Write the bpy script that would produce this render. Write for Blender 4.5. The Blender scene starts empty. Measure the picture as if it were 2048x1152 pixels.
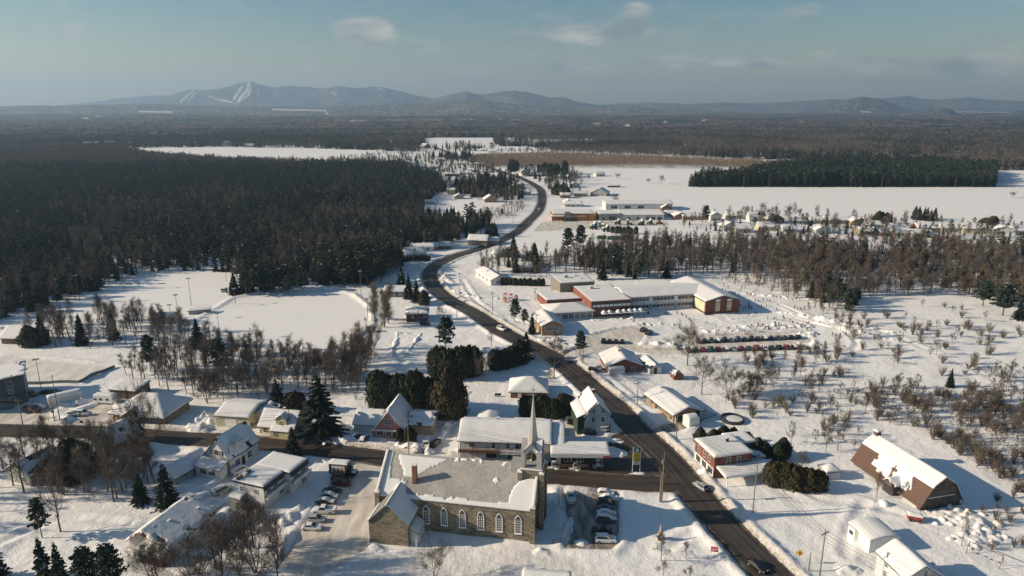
import bpy, bmesh, math, random
import numpy as np
from mathutils import Vector, Matrix

random.seed(11); RNG = np.random.default_rng(11)
SC = bpy.context.scene
COL = SC.collection
R = math.radians
PI = math.pi

# ------------------------------------------------------------------ camera, sky, sun, exposure
CAM_H, PITCH, FOC = 90.0, R(14.9), 1365.0
cd = bpy.data.cameras.new("camera"); cam = bpy.data.objects.new("camera", cd); COL.objects.link(cam)
cam.location = (0, 0, CAM_H); cam.rotation_euler = (PI/2 - PITCH, 0, 0)
cd.sensor_width = 36; cd.lens = 36*FOC/2048; cd.clip_start = 1.0; cd.clip_end = 60000
SC.camera = cam
SUN_EL, SUN_DIR = R(22.0), R(182.8)         # towards the sun: mathematical angle from +X
w = bpy.data.worlds.new("World"); SC.world = w; w.use_nodes = True
nt = w.node_tree; N = nt.nodes; L = nt.links
bg = N["Background"]
sky = N.new("ShaderNodeTexSky"); sky.sky_type = 'NISHITA'; sky.sun_disc = False
sky.sun_elevation = SUN_EL; sky.sun_rotation = PI/2 - SUN_DIR
sky.air_density = 1.0; sky.dust_density = 1.0; sky.ozone_density = 2.3; sky.altitude = 200
# thin broken cumulus low in the sky
tc = N.new("ShaderNodeTexCoord")
def mth(op, a, b=None, c=None, clamp=False):
    n = N.new("ShaderNodeMath"); n.operation = op; n.use_clamp = clamp
    for i, q in enumerate((a, b, c)):
        if q is None: continue
        if isinstance(q, (int, float)): n.inputs[i].default_value = q
        else: L.new(q, n.inputs[i])
    return n.outputs[0]
sep = N.new("ShaderNodeSeparateXYZ"); L.new(tc.outputs["Generated"], sep.inputs[0])
az = mth('ARCTAN2', sep.outputs[0], sep.outputs[1])
el = mth('ARCSINE', sep.outputs[2])
cmb = N.new("ShaderNodeCombineXYZ")
L.new(az, cmb.inputs[0]); L.new(mth('MULTIPLY', el, 3.2), cmb.inputs[1])
nz = N.new("ShaderNodeTexNoise"); nz.inputs["Scale"].default_value = 15.0; nz.inputs["Detail"].default_value = 8; nz.inputs["Roughness"].default_value = 0.58
L.new(cmb.outputs[0], nz.inputs["Vector"])
def blob(a, e, ra, re):
    x = mth('DIVIDE', mth('SUBTRACT', az, a), ra); y = mth('DIVIDE', mth('SUBTRACT', el, e), re)
    return mth('SUBTRACT', 1.0, mth('SQRT', mth('ADD', mth('MULTIPLY', x, x), mth('MULTIPLY', y, y))), clamp=True)
def ang(u, v):
    x = (u-1024)/FOC; y = (v-576)/FOC
    d = Vector((x, math.cos(PITCH)-y*math.sin(PITCH), -math.sin(PITCH)-y*math.cos(PITCH))).normalized()
    return math.atan2(d.x, d.y), math.asin(d.z)
tot = None
for (u, v, du, dv, s) in [(728, 64, 62, 28, 1.5), (1172, 70, 66, 26, .8), (1272, 46, 50, 44, .7), (1070, 62, 60, 20, .5), (1340, 122, 70, 16, .5),
                          (140, 68, 55, 16, .5), (370, 138, 50, 24, .45), (2008, 118, 60, 28, .8), (1620, 22, 52, 18, .5), (1500, 128, 60, 16, .55), (1800, 128, 110, 20, .6), (1190, 140, 70, 22, .45),
                          (1650, 118, 40, 22, .55), (1385, 160, 60, 14, .4), (20, 62, 30, 14, .5), (860, 80, 80, 16, .35), (1930, 138, 60, 20, .6), (1730, 134, 50, 16, .7), (1560, 120, 44, 14, .6), (1440, 128, 60, 16, .7), (1330, 128, 40, 14, .6), (1110, 132, 50, 16, .55), (1060, 108, 40, 12, .5), (960, 150, 60, 12, .4), (640, 130, 80, 16, .35), (940, 136, 70, 18, .35)]:
    a, e = ang(u, v); b = mth('MULTIPLY', blob(a, e, du/FOC*1.25, dv/FOC*1.3), s)
    tot = b if tot is None else mth('ADD', tot, b)
field = mth('MULTIPLY_ADD', tot, 1.25, mth('MULTIPLY', mth('SUBTRACT', nz.outputs[0], 0.5), 1.7))
field = mth('MULTIPLY', mth('SUBTRACT', field, 0.26), 2.1, clamp=True)
band = mth('MULTIPLY', mth('SUBTRACT', nz.outputs[0], 0.52), 1.8, clamp=True)
gate = mth('MULTIPLY', mth('SUBTRACT', 0.42, el), 4.0, clamp=True)
cl = mth('MULTIPLY', mth('MAXIMUM', field, mth('MULTIPLY', band, 1.0)), gate)
cl = mth('MULTIPLY', mth('MULTIPLY', cl, mth('MULTIPLY', el, 30.0, clamp=True)), 0.72)
# cloud colour: lit cream on the side towards the sun, mauve grey below
nz2 = N.new("ShaderNodeTexNoise"); nz2.inputs["Scale"].default_value = 13.0; nz2.inputs["Detail"].default_value = 4
off = N.new("ShaderNodeVectorMath"); off.operation = 'ADD'; off.inputs[1].default_value = (0.03, -0.05, 0); L.new(cmb.outputs[0], off.inputs[0]); L.new(off.outputs[0], nz2.inputs["Vector"])
cr = N.new("ShaderNodeValToRGB"); cr.color_ramp.elements[0].position = .36; cr.color_ramp.elements[1].position = .62
cr.color_ramp.elements[0].color = (4.0, 3.5, 3.8, 1); cr.color_ramp.elements[1].color = (11.0, 7.9, 6.6, 1)
L.new(nz2.outputs[0], cr.inputs[0])
mx = N.new("ShaderNodeMixRGB"); L.new(cl, mx.inputs[0]); L.new(sky.outputs[0], mx.inputs[1]); L.new(cr.outputs[0], mx.inputs[2])
tint = N.new("ShaderNodeMixRGB"); tint.blend_type = 'MULTIPLY'; tint.inputs[0].default_value = 1; tint.inputs[2].default_value = (.735, .985, 1.02, 1); hz_ = mth('SUBTRACT', 1.0, mth('DIVIDE', el, 0.17), clamp=True); wm = N.new("ShaderNodeMixRGB"); wm.inputs[1].default_value = (1, 1, 1, 1); wm.inputs[2].default_value = (2.05, 1.27, .88, 1); L.new(hz_, wm.inputs[0])
w2 = N.new("ShaderNodeMixRGB"); w2.blend_type = 'MULTIPLY'; w2.inputs[0].default_value = 1; L.new(sky.outputs[0], w2.inputs[1]); L.new(wm.outputs[0], w2.inputs[2]); L.new(w2.outputs[0], mx.inputs[1]); L.new(mx.outputs[0], tint.inputs[1]); L.new(tint.outputs[0], bg.inputs[0]); bg.inputs[1].default_value = 0.055
sd = bpy.data.lights.new("sun", 'SUN'); so = bpy.data.objects.new("sun", sd); COL.objects.link(so)
sd.energy = 4.85; sd.angle = R(0.5); sd.color = (1.0, 0.81, 0.585)
LV = Vector((-math.cos(SUN_EL)*math.cos(SUN_DIR), -math.cos(SUN_EL)*math.sin(SUN_DIR), -math.sin(SUN_EL)))
so.rotation_euler = LV.to_track_quat('-Z', 'Y').to_euler(); so.location = (-200, 0, 200)
vs = SC.view_settings; vs.view_transform = 'Standard'; vs.look = 'None'; vs.gamma = 1; vs.exposure = 0.55; vs.use_curve_mapping = False
SC.render.engine = 'CYCLES'; SC.cycles.use_denoising = True
SC.cycles.max_bounces = 5; SC.cycles.diffuse_bounces = 3; SC.cycles.volume_bounces = 0; SC.cycles.transparent_max_bounces = 6

# ------------------------------------------------------------------ survey helpers: where the ground lies under a point of the photograph
_c, _s = math.cos(PITCH), math.sin(PITCH)
def G(u, v, z=0.0):
    x = (u-1024)/FOC; y = (v-576)/FOC
    t = (z-CAM_H)/(-_s-y*_c)
    return (x*t, (_c-y*_s)*t)
def GP(*pts): return [G(u, v) for u, v in pts]
def fz(t):
    t = np.clip(t, 0, 1); return t*t*(3-2*t)
def _hash(ix, iy, s):
    n = (ix.astype(np.int64)*374761393 + iy.astype(np.int64)*668265263 + s*974634) & 0x7fffffff
    n = ((n ^ (n >> 13))*1274126177) & 0x7fffffff
    return ((n ^ (n >> 16)) & 0xffff)/65535.0
def vnoise(x, y, sc, seed=0, octv=3):
    x = np.asarray(x, float)/sc; y = np.asarray(y, float)/sc; r = 0; a = 1; tt = 0
    for o in range(octv):
        ix = np.floor(x); iy = np.floor(y); fx = fz(x-ix); fy = fz(y-iy)
        h = lambda p, q: _hash(ix+p, iy+q, seed+o)
        r = r + a*((h(0, 0)*(1-fx)+h(1, 0)*fx)*(1-fy)+(h(0, 1)*(1-fx)+h(1, 1)*fx)*fy)
        tt += a; a *= .5; x = x*2.03+7.1; y = y*2.03+3.7
    return r/tt
def seg_dist(x, y, pts):
    """distance to a polyline and running length of the nearest point"""
    best = np.full(x.shape, 1e9); along = np.zeros(x.shape); run = 0
    for (ax, ay), (bx, by) in zip(pts[:-1], pts[1:]):
        dx, dy = bx-ax, by-ay; l2 = dx*dx+dy*dy+1e-9
        t = np.clip(((x-ax)*dx+(y-ay)*dy)/l2, 0, 1)
        d = np.hypot(x-ax-t*dx, y-ay-t*dy); m = d < best
        best = np.where(m, d, best); along = np.where(m, run+t*math.sqrt(l2), along); run += math.sqrt(l2)
    return best, along
def in_poly(x, y, poly):
    r = np.zeros(x.shape, bool); n = len(poly)
    for i in range(n):
        x1, y1 = poly[i]; x2, y2 = poly[(i+1) % n]
        if y1 == y2: continue
        c = ((y1 > y) != (y2 > y)) & (x < (x2-x1)*(y-y1)/(y2-y1)+x1); r ^= c
    return r
def sd_poly(x, y, poly):
    """signed distance, negative inside"""
    d, _ = seg_dist(x, y, list(poly)+[poly[0]])
    return np.where(in_poly(x, y, poly), -d, d)
def spline(pts, step):
    """Catmull-Rom through points, resampled"""
    P = [np.array(p, float) for p in pts]; P = [2*P[0]-P[1]]+P+[2*P[-1]-P[-2]]; out = []
    for i in range(1, len(P)-2):
        n = max(2, int(np.linalg.norm(P[i+1]-P[i])/step))
        for k in range(n):
            t = k/n
            out.append(tuple(.5*((2*P[i])+(-P[i-1]+P[i+1])*t+(2*P[i-1]-5*P[i]+4*P[i+1]-P[i+2])*t*t+(-P[i-1]+3*P[i]-3*P[i+1]+P[i+2])*t**3)))
    out.append(tuple(P[-2])); return out

# ------------------------------------------------------------------ materials
MATS = {}
def mat(name, col, rough=.8, var=.12, vs_=.6, bump=0, bs=3.0, spec=.3, metal=0, col2=None, coord='Object', stretch=None, detail=4):
    """plain coloured surface with some mottling and fine relief"""
    if name in MATS: return MATS[name]
    m = bpy.data.materials.new(name); m.use_nodes = True; t = m.node_tree; b = t.nodes["Principled BSDF"]
    b.inputs["Roughness"].default_value = rough; b.inputs["Specular IOR Level"].default_value = spec; b.inputs["Metallic"].default_value = metal
    co = t.nodes.new("ShaderNodeTexCoord"); src = co.outputs[coord]
    if stretch:
        mp = t.nodes.new("ShaderNodeMapping"); mp.inputs["Scale"].default_value = stretch; t.links.new(src, mp.inputs[0]); src = mp.outputs[0]
    n = t.nodes.new("ShaderNodeTexNoise"); n.inputs["Scale"].default_value = vs_; n.inputs["Detail"].default_value = detail; t.links.new(src, n.inputs["Vector"])
    r = t.nodes.new("ShaderNodeValToRGB"); r.color_ramp.elements[0].position = .3; r.color_ramp.elements[1].position = .7
    c1 = tuple(max(0, q*(1-var)) for q in col); c2 = col2 or tuple(min(1, q*(1+var)) for q in col)
    r.color_ramp.elements[0].color = (*c1, 1); r.color_ramp.elements[1].color = (*c2, 1)
    t.links.new(n.outputs[0], r.inputs[0]); t.links.new(r.outputs[0], b.inputs["Base Color"])
    if bump:
        n2 = t.nodes.new("ShaderNodeTexNoise"); n2.inputs["Scale"].default_value = bs; n2.inputs["Detail"].default_value = 3; t.links.new(src, n2.inputs["Vector"])
        bu = t.nodes.new("ShaderNodeBump"); bu.inputs["Strength"].default_value = bump; bu.inputs["Distance"].default_value = .1
        t.links.new(n2.outputs[0], bu.inputs["Height"]); t.links.new(bu.outputs[0], b.inputs["Normal"])
    MATS[name] = m; return m
def courses(name, col, mortar, w_, h_, gap=.06, var=.3, rough=.85, offset=.5, bump=.4, warp=0):
    """masonry or siding laid in courses on vertical walls (object space)"""
    if name in MATS: return MATS[name]
    m = bpy.data.materials.new(name); m.use_nodes = True; t = m.node_tree; b = t.nodes["Principled BSDF"]; b.inputs["Roughness"].default_value = rough
    b.inputs["Specular IOR Level"].default_value = .25
    co = t.nodes.new("ShaderNodeTexCoord"); sp = t.nodes.new("ShaderNodeSeparateXYZ"); t.links.new(co.outputs["Object"], sp.inputs[0])
    ad = t.nodes.new("ShaderNodeMath"); ad.operation = 'ADD'; t.links.new(sp.outputs[0], ad.inputs[0]); t.links.new(sp.outputs[1], ad.inputs[1])
    cb = t.nodes.new("ShaderNodeCombineXYZ"); t.links.new(ad.outputs[0], cb.inputs[0]); t.links.new(sp.outputs[2], cb.inputs[1])
    br = t.nodes.new("ShaderNodeTexBrick"); br.offset = offset
    br.inputs["Scale"].default_value = 1; br.inputs["Brick Width"].default_value = w_; br.inputs["Row Height"].default_value = h_; br.inputs["Mortar Size"].default_value = gap*h_
    br.inputs["Color1"].default_value = (*[q*(1-var) for q in col], 1); br.inputs["Color2"].default_value = (*[min(1, q*(1+var)) for q in col], 1); br.inputs["Mortar"].default_value = (*mortar, 1)
    if warp:
        wn = t.nodes.new("ShaderNodeTexNoise"); wn.inputs["Scale"].default_value = 1.1; wn.inputs["Detail"].default_value = 3; t.links.new(co.outputs["Object"], wn.inputs["Vector"]); wv = t.nodes.new("ShaderNodeVectorMath"); wv.operation = 'MULTIPLY_ADD'; wv.inputs[1].default_value = (warp*2, warp, 0); t.links.new(wn.outputs["Color"], wv.inputs[0]); t.links.new(cb.outputs[0], wv.inputs[2]); t.links.new(wv.outputs[0], br.inputs["Vector"])
    else: t.links.new(cb.outputs[0], br.inputs["Vector"])
    n = t.nodes.new("ShaderNodeTexNoise"); n.inputs["Scale"].default_value = .45; n.inputs["Detail"].default_value = 6; t.links.new(co.outputs["Object"], n.inputs["Vector"])
    mx = t.nodes.new("ShaderNodeMixRGB"); mx.blend_type = 'MULTIPLY'; mx.inputs[0].default_value = .8
    rr = t.nodes.new("ShaderNodeValToRGB"); rr.color_ramp.elements[0].position = .3; rr.color_ramp.elements[0].color = (.62, .6, .58, 1); rr.color_ramp.elements[1].position = .7; rr.color_ramp.elements[1].color = (1.15, 1.12, 1.05, 1)
    t.links.new(n.outputs[0], rr.inputs[0]); t.links.new(br.outputs[0], mx.inputs[1]); t.links.new(rr.outputs[0], mx.inputs[2]); t.links.new(mx.outputs[0], b.inputs["Base Color"])
    bu = t.nodes.new("ShaderNodeBump"); bu.inputs["Strength"].default_value = bump; bu.inputs["Distance"].default_value = .05; bu.invert = True
    t.links.new(br.outputs["Fac"], bu.inputs["Height"]); t.links.new(bu.outputs[0], b.inputs["Normal"])
    MATS[name] = m; return m
SNOW = mat("roof_snow", (.71, .72, .735), .75, .03, .8, .35, 2.2, .3)
M_LUMP = mat("piled_snow", (.77, .77, .77), .8, .05, 1.2, .6, 3, .25)
GLASS = mat("window_glass", (.03, .045, .06), .12, .3, .5, spec=.6)
WHITE = mat("white_paint", (.74, .74, .72), .6, .04)
TRIM = mat("white_trim", (.78, .78, .76), .5, .03)
DARK = mat("dark_paint", (.035, .037, .04), .5, .2)
GREYM = mat("grey_metal", (.3, .31, .32), .45, .1, metal=.4)
WOODP = mat("weathered_pole_wood", (.19, .15, .115), .9, .25, 2, stretch=(6, 6, .6))
BARK = mat("tree_bark", (.105, .085, .07), .95, .35, 1.5)
BARKP = mat("pale_bark", (.2, .17, .14), .95, .3, 1.5)
TWIG = mat("winter_twigs", (.098, .086, .076), .95, .35, .25, coord='Object')
TWIGR = mat("reddish_twigs", (.125, .092, .078), .95, .3, .25)
TWIGY = mat("yellowish_twigs", (.17, .145, .105), .95, .3, .25)
NEED = mat("spruce_needles", (.02, .032, .022), .9, .45, .5)
NEEDP = mat("pine_needles", (.028, .046, .03), .9, .4, .5)
CEDAR = mat("cedar_foliage", (.036, .046, .023), .95, .45, .7)
CEDARB = mat("bronzed_cedar_foliage", (.06, .05, .026), .95, .4, .7)
M_RED = mat("red_brick_paint", (.2, .05, .04), .7)

# ------------------------------------------------------------------ mesh building
class MB:
    def __init__(s): s.v = []; s.f = []; s.m = []
    def face(s, pts, m=0):
        i = len(s.v); s.v.extend(tuple(p) for p in pts); s.f.append(tuple(range(i, i+len(pts)))); s.m.append(m)
    def box(s, x0, x1, y0, y1, z0, z1, m=0, M=None):
        P = [(x, y, z) for z in (z0, z1) for y in (y0, y1) for x in (x0, x1)]
        if M is not None: P = [tuple(M @ Vector(p)) for p in P]
        i = len(s.v); s.v.extend(P)
        for f in ((0, 2, 3, 1), (4, 5, 7, 6), (0, 1, 5, 4), (1, 3, 7, 5), (3, 2, 6, 7), (2, 0, 4, 6)):
            s.f.append(tuple(i+k for k in f)); s.m.append(m)
        return s
    def prism(s, poly, z0, z1, m=0):
        n = len(poly); i = len(s.v)
        s.v.extend((x, y, z0) for x, y in poly); s.v.extend((x, y, z1) for x, y in poly)
        s.f.append(tuple(range(i+n-1, i-1, -1))); s.f.append(tuple(range(i+n, i+2*n))); s.m += [m, m]
        for k in range(n): s.f.append((i+k, i+(k+1) % n, i+n+(k+1) % n, i+n+k)); s.m.append(m)
        return s
    def extr(s, prof, c0, c1, axis='x', m=0):
        """profile (a,z) pushed along an axis: axis x means a is y"""
        n = len(prof); i = len(s.v)
        for c in (c0, c1): s.v.extend(((c, a, z) if axis == 'x' else (a, c, z)) for a, z in prof)
        s.f.append(tuple(range(i, i+n))); s.f.append(tuple(range(i+2*n-1, i+n-1, -1))); s.m += [m, m]
        for k in range(n): s.f.append((i+k, i+n+k, i+n+(k+1) % n, i+(k+1) % n)); s.m.append(m)
        return s
    def tube(s, p, q, r0, r1=None, n=6, m=0, cap=True):
        p = Vector(p); q = Vector(q); r1 = r0 if r1 is None else r1; d = (q-p)
        if d.length < 1e-6: return s
        d.normalize(); a = d.cross(Vector((0, 0, 1)) if abs(d.z) < .9 else Vector((1, 0, 0))).normalized(); b = d.cross(a)
        i = len(s.v)
        for c, r in ((p, r0), (q, r1)):
            for k in range(n):
                t = 2*PI*k/n; s.v.append(tuple(c+(a*math.cos(t)+b*math.sin(t))*r))
        for k in range(n): s.f.append((i+k, i+(k+1) % n, i+n+(k+1) % n, i+n+k)); s.m.append(m)
        if cap and n > 3: s.f.append(tuple(range(i+n-1, i-1, -1))); s.f.append(tuple(range(i+n, i+2*n))); s.m += [m, m]
        return s
    def lathe(s, prof, n=12, m=0, c=(0, 0)):
        i = len(s.v)
        for r, z in prof:
            for k in range(n): s.v.append((c[0]+r*math.cos(2*PI*k/n), c[1]+r*math.sin(2*PI*k/n), z))
        for j in range(len(prof)-1):
            for k in range(n): s.f.append((i+j*n+k, i+j*n+(k+1) % n, i+(j+1)*n+(k+1) % n, i+(j+1)*n+k)); s.m.append(m)
        s.f.append(tuple(range(i+(len(prof)-1)*n, i+len(prof)*n))); s.m.append(m)
        return s
    def mesh(s, name, mats, smooth=False):
        me = bpy.data.meshes.new(name); me.from_pydata(s.v, [], s.f)
        for m in (mats if isinstance(mats, (list, tuple)) else [mats]): me.materials.append(m)
        if any(s.m): me.polygons.foreach_set("material_index", np.array(s.m, np.int32))
        if smooth: me.polygons.foreach_set("use_smooth", np.ones(len(me.polygons), bool))
        me.update(); return me
    def build(s, name, mats, parent=None, smooth=False, **kw): return link(name, s.mesh(name, mats, smooth), parent, **kw)
def link(name, me, parent=None, loc=None, rot=None, **kw):
    o = bpy.data.objects.new(name, me); COL.objects.link(o)
    if parent is not None: o.parent = parent
    if loc is not None: o.location = loc
    if rot is not None: o.rotation_euler = (0, 0, rot)
    for k, v in kw.items(): o[k] = v
    return o
def thing(name, label, cat, loc, rot=0, group=None):
    o = bpy.data.objects.new(name, None); COL.objects.link(o); o.location = loc; o.rotation_euler = (0, 0, rot); o.empty_display_size = .5
    o["label"] = label; o["category"] = cat
    if group: o["group"] = group
    return o
def dup(root, loc, rot=0, sc=1.0, label=None, group=None):
    r = root.copy(); COL.objects.link(r); r.location = loc; r.rotation_euler = (0, 0, rot)
    r.scale = (sc, sc, sc) if isinstance(sc, (int, float)) else sc
    if label: r["label"] = label
    if group: r["group"] = group
    for ch in KIDS.get(root.name) or list(root.children):
        c = ch.copy(); COL.objects.link(c); c.parent = r
        for g in list(ch.children):
            d = g.copy(); COL.objects.link(d); d.parent = c
    return r
KIDS = {}
# ------------------------------------------------------------------ layout of roads and cleared lots (ground positions surveyed from the photograph)
MAIN = spline(GP((1700, 1330), (1640, 1250), (1545, 1152), (1446, 1050), (1402, 1000), (1362, 950), (1318, 900), (1275, 862), (1238, 821), (1184, 776), (1130, 730), (1080, 700), (1027, 675), (985, 650),
              (947, 625), (899, 600), (872, 578), (862, 562), (859, 550), (864, 537), (882, 525), (912, 512), (955, 499), (985, 488), (1017, 474), (1041, 458), (1058, 441), (1075, 424), (1083, 406),
              (1084, 389), (1080, 378), (1066, 368), (1053, 361), (1036, 354), (1004, 344), (973, 333), (942, 323), (917, 313), (892, 303), (866, 293)), 4)
STREET = spline(GP((-260, 850), (-120, 856), (0, 861), (200, 866), (400, 879), (547, 888), (658, 901), (741, 912), (900, 934), (1091, 953), (1182, 960), (1273, 966), (1360, 968)), 4)
SCHOOLRD = spline(GP((1128, 722), (1150, 707), (1180, 700), (1230, 698), (1262, 697), (1300, 704), (1365, 706)), 3)
ROADS = [("main", MAIN, 4.3), ("street", STREET, 3.9), ("school", SCHOOLRD, 2.6)]
LOTS = {
 "church_left": GP((560, 1130), (600, 1060), (640, 1005), (672, 955), (700, 925), (772, 906), (768, 960), (742, 1040), (736, 1095), (690, 1125), (620, 1160)),
 "church_right": GP((1122, 986), (1165, 989), (1200, 984), (1236, 990), (1236, 1085), (1222, 1100), (1130, 1095), (1136, 1040)),
 "gas": GP((1086, 952), (1094, 900), (1212, 895), (1220, 882), (1228, 868), (1262, 862), (1312, 915), (1368, 985), (1300, 985), (1090, 965)),
 "school_front": GP((1172, 674), (1225, 660), (1278, 655), (1288, 672), (1272, 697), (1170, 700)),
 "school_cars": GP((1355, 690), (1385, 670), (1470, 668), (1610, 664), (1622, 676), (1618, 700), (1365, 712)),
 "tan_lot": GP((128, 852), (155, 826), (222, 800), (232, 845), (222, 858)),
 "apartment_lot": GP((-40, 850), (0, 815), (70, 800), (110, 818), (86, 850)),
 "pink_drive": GP((838, 915), (868, 868), (880, 838), (838, 826), (842, 816), (885, 812), (905, 826), (905, 870), (892, 918)),
 "yellow_drive": GP((408, 874), (432, 851), (495, 856), (520, 868), (520, 886)),
 "orange_lot": GP((1085, 446), (1112, 441), (1200, 440), (1330, 443), (1330, 450), (1220, 452), (1130, 460), (1070, 462)),
 "duplex_drive": GP((395, 1020), (445, 960), (470, 935), (485, 945), (455, 1010), (420, 1040)),
 "rink": GP((-60, 770), (10, 712), (226, 734), (158, 768)),
 "white_house_yard": GP((1120, 868), (1128, 838), (1150, 835), (1165, 862), (1160, 878)),
 "carport_drive": GP((1300, 862), (1330, 848), (1372, 842), (1380, 856), (1330, 866)),
}
BALL = GP((430, 655), (400, 640), (470, 598), (560, 580), (640, 575), (700, 590), (738, 620), (738, 650), (700, 680), (640, 700), (585, 712), (520, 704), (450, 686))
SOCCER = GP((130, 612), (280, 546), (350, 541), (470, 545), (455, 585), (500, 590), (380, 632), (300, 640), (180, 640))
TRAILS = [spline(GP(*t), 6) for t in ([(2110, 720), (2048, 672), (1985, 630), (1930, 608), (1885, 598)], [(1700, 662), (1750, 660), (1800, 676), (1850, 700), (1920, 728), (1990, 762)], [(1560, 610), (1640, 645), (1690, 664), (1715, 690), (1690, 706), (1640, 706)], [(1470, 640), (1560, 632), (1640, 652), (1690, 664)], [(1230, 752), (1270, 785), (1310, 815)], [(1560, 960), (1640, 1000), (1720, 1010), (1800, 1030)], [(1730, 1010), (1700, 1060), (1690, 1110)], [(905, 905), (920, 880), (912, 850)], [(300, 900), (330, 960), (380, 1010)], [(0, 1090), (120, 1040), (260, 1050)], [(1335, 1100), (1400, 1060), (1420, 1080)], [(790, 700), (815, 745), (800, 790)], [(1000, 640), (950, 600), (925, 560)])]
def terrain_far(x, y):
    """gentle rise of the land far off"""
    return 14*fz((y-2300)/5200) + 16*fz((y-2600)/1500)*(vnoise(x, y, 900, 5, 2)-.5)*2
def ground_parts(x, y):
    nf = 1-fz((y-360)/160)
    dr = np.full(x.shape, 1e9)
    for _, pts, hw in ROADS:
        d, _a = seg_dist(x, y, pts); dr = np.minimum(dr, d-hw)
    dl = np.full(x.shape, 1e9)
    for k, pl in LOTS.items():
        cx = np.mean([p[0] for p in pl]); cy = np.mean([p[1] for p in pl]); rad = max(math.hypot(p[0]-cx, p[1]-cy) for p in pl)
        m = np.hypot(x-cx, y-cy) < rad+8
        if m.any(): dl[m] = np.minimum(dl[m], sd_poly(x[m], y[m], pl))
    return nf, dr, dl
def ground_z(x, y, parts=None):
    x = np.atleast_1d(np.asarray(x, float)); y = np.atleast_1d(np.asarray(y, float))
    nf, dr, dl = parts if parts else ground_parts(x, y)
    calm = np.ones(x.shape)
    for pl in (BALL, SOCCER):
        calm = np.minimum(calm, .06+.94*fz(sd_poly(x, y, pl)/10+.3))
    rough = .55*(vnoise(x, y, 22, 3, 2)-.5)+.42*(vnoise(x, y, 4.5, 9, 3)-.45)
    z = -.10 + nf*(.26+rough*calm)
    edge = vnoise(x, y, 3.2, 21, 3)
    bank = .75*np.exp(-((dr-1.7)/1.0)**2)*(.45+1.1*edge)+.62*np.exp(-((dl-1.3)/1.1)**2)*fz(vnoise(x, y, 9, 40, 2)*2.4-.7)*(.4+1.2*edge)
    z = z+bank*nf
    sb = sd_poly(x, y, BALL); z = z+nf*.75*np.exp(-((sb-1.6)/1.2)**2)*(.5+1.0*edge)
    for tr in TRAILS:
        m = (x > min(p[0] for p in tr)-4) & (x < max(p[0] for p in tr)+4) & (y > min(p[1] for p in tr)-4) & (y < max(p[1] for p in tr)+4)
        if m.any():
            dt_ = seg_dist(x[m], y[m], tr)[0]; z[m] = z[m]+nf[m]*(.28*np.exp(-((dt_-2.0)/.9)**2)-.22*np.exp(-(dt_/1.2)**2))
    # ploughed ridges kept off the places where lots open on the road
    d = np.minimum(dr, dl); w_ = fz((d+.25+.5*(edge-.5))/.9)
    z = z*w_+(-.14)*(1-w_)
    return z+terrain_far(x, y)
def gz(x, y): return float(ground_z(x, y)[0])
def axis(knots):
    out = []
    for (a, b, st) in knots: out += list(np.arange(a, b, st))
    return np.array(out)
def grow(a, b, st, k=1.06):
    o = []; v = a
    while v < b: v += st; st *= k; o.append(v)
    return o
xc = list(np.arange(-128, 150, .8)); xr = grow(150, 15500, 1.0, 1.05); xl = [-q for q in grow(128, 15500, 1.0, 1.05)][::-1]
XS = np.array(xl+xc+xr)
YS = np.array([-400, -200, -50, 20, 60, 80, 92]+list(np.arange(100, 235, .8))+grow(235, 420, .85, 1.004)+grow(421, 15500, 1.7, 1.02))
gx, gy = np.meshgrid(XS, YS); fx, fy = gx.ravel(), gy.ravel()
GPTS = ground_parts(fx, fy); zz = ground_z(fx, fy, GPTS)
zz = np.where(fy > 2150, zz-1.0, zz)
me = bpy.data.meshes.new("ground"); nx, ny = len(XS), len(YS)
me.vertices.add(nx*ny); me.vertices.foreach_set("co", np.stack([fx, fy, zz], 1).ravel())
ii = (np.arange(ny-1)[:, None]*nx+np.arange(nx-1)[None, :]).ravel()
q = np.stack([ii, ii+1, ii+nx+1, ii+nx], 1).astype(np.int32)
me.loops.add(q.size); me.loops.foreach_set("vertex_index", q.ravel()); me.polygons.add(len(q)); me.polygons.foreach_set("loop_start", np.arange(len(q), dtype=np.int32)*4)
me.polygons.foreach_set("use_smooth", np.ones(len(q), bool)); me.update(); me.validate()
# grit thrown from the roads and trodden, sanded snow: two masks of real surface dirt
grit = np.exp(-np.clip(GPTS[1]-.2, 0, 50)/1.3)*.9+np.exp(-np.clip(GPTS[2]-.1, 0, 50)/.7)*.45
yard = np.zeros(fx.shape)
for pl, s in ((GP((560, 1170), (620, 1040), (740, 1060), (740, 1100), (830, 1105), (1060, 1098), (1130, 1100), (1240, 1180)), .55), (GP((1120, 870), (1130, 838), (1165, 850), (1160, 880)), .5),
              (GP((1180, 655), (1290, 640), (1440, 660), (1600, 655), (1620, 720), (1350, 715), (1300, 705), (1180, 705)), .25)):
    yard = np.maximum(yard, s*fz(.5-sd_poly(fx, fy, pl)/6))
brush = np.zeros(fx.shape)
for pl, s in ((GP((920, 312), (1520, 325), (1520, 338), (960, 334)), 1.0), (GP((0, 296), (230, 296), (450, 315), (640, 325), (600, 337), (0, 340)), .8), (GP((1520, 322), (2048, 322), (2048, 336), (1520, 334)), .85)):
    brush = np.maximum(brush, s*fz(.5-sd_poly(fx, fy, pl)/60))
woods = fz((fy-2150)/120)
still = 1-.6*fz((fy-400)/120)
for pl in (BALL, SOCCER): still = np.minimum(still, .12+.88*fz(sd_poly(fx, fy, pl)/6+.5))
at = me.color_attributes.new("surface", 'FLOAT_COLOR', 'POINT')
at.data.foreach_set("color", np.stack([np.clip(grit, 0, 1), np.clip(yard, 0, 1), np.maximum(brush*.8, woods), still], 1).astype(np.float32).ravel())
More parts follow.
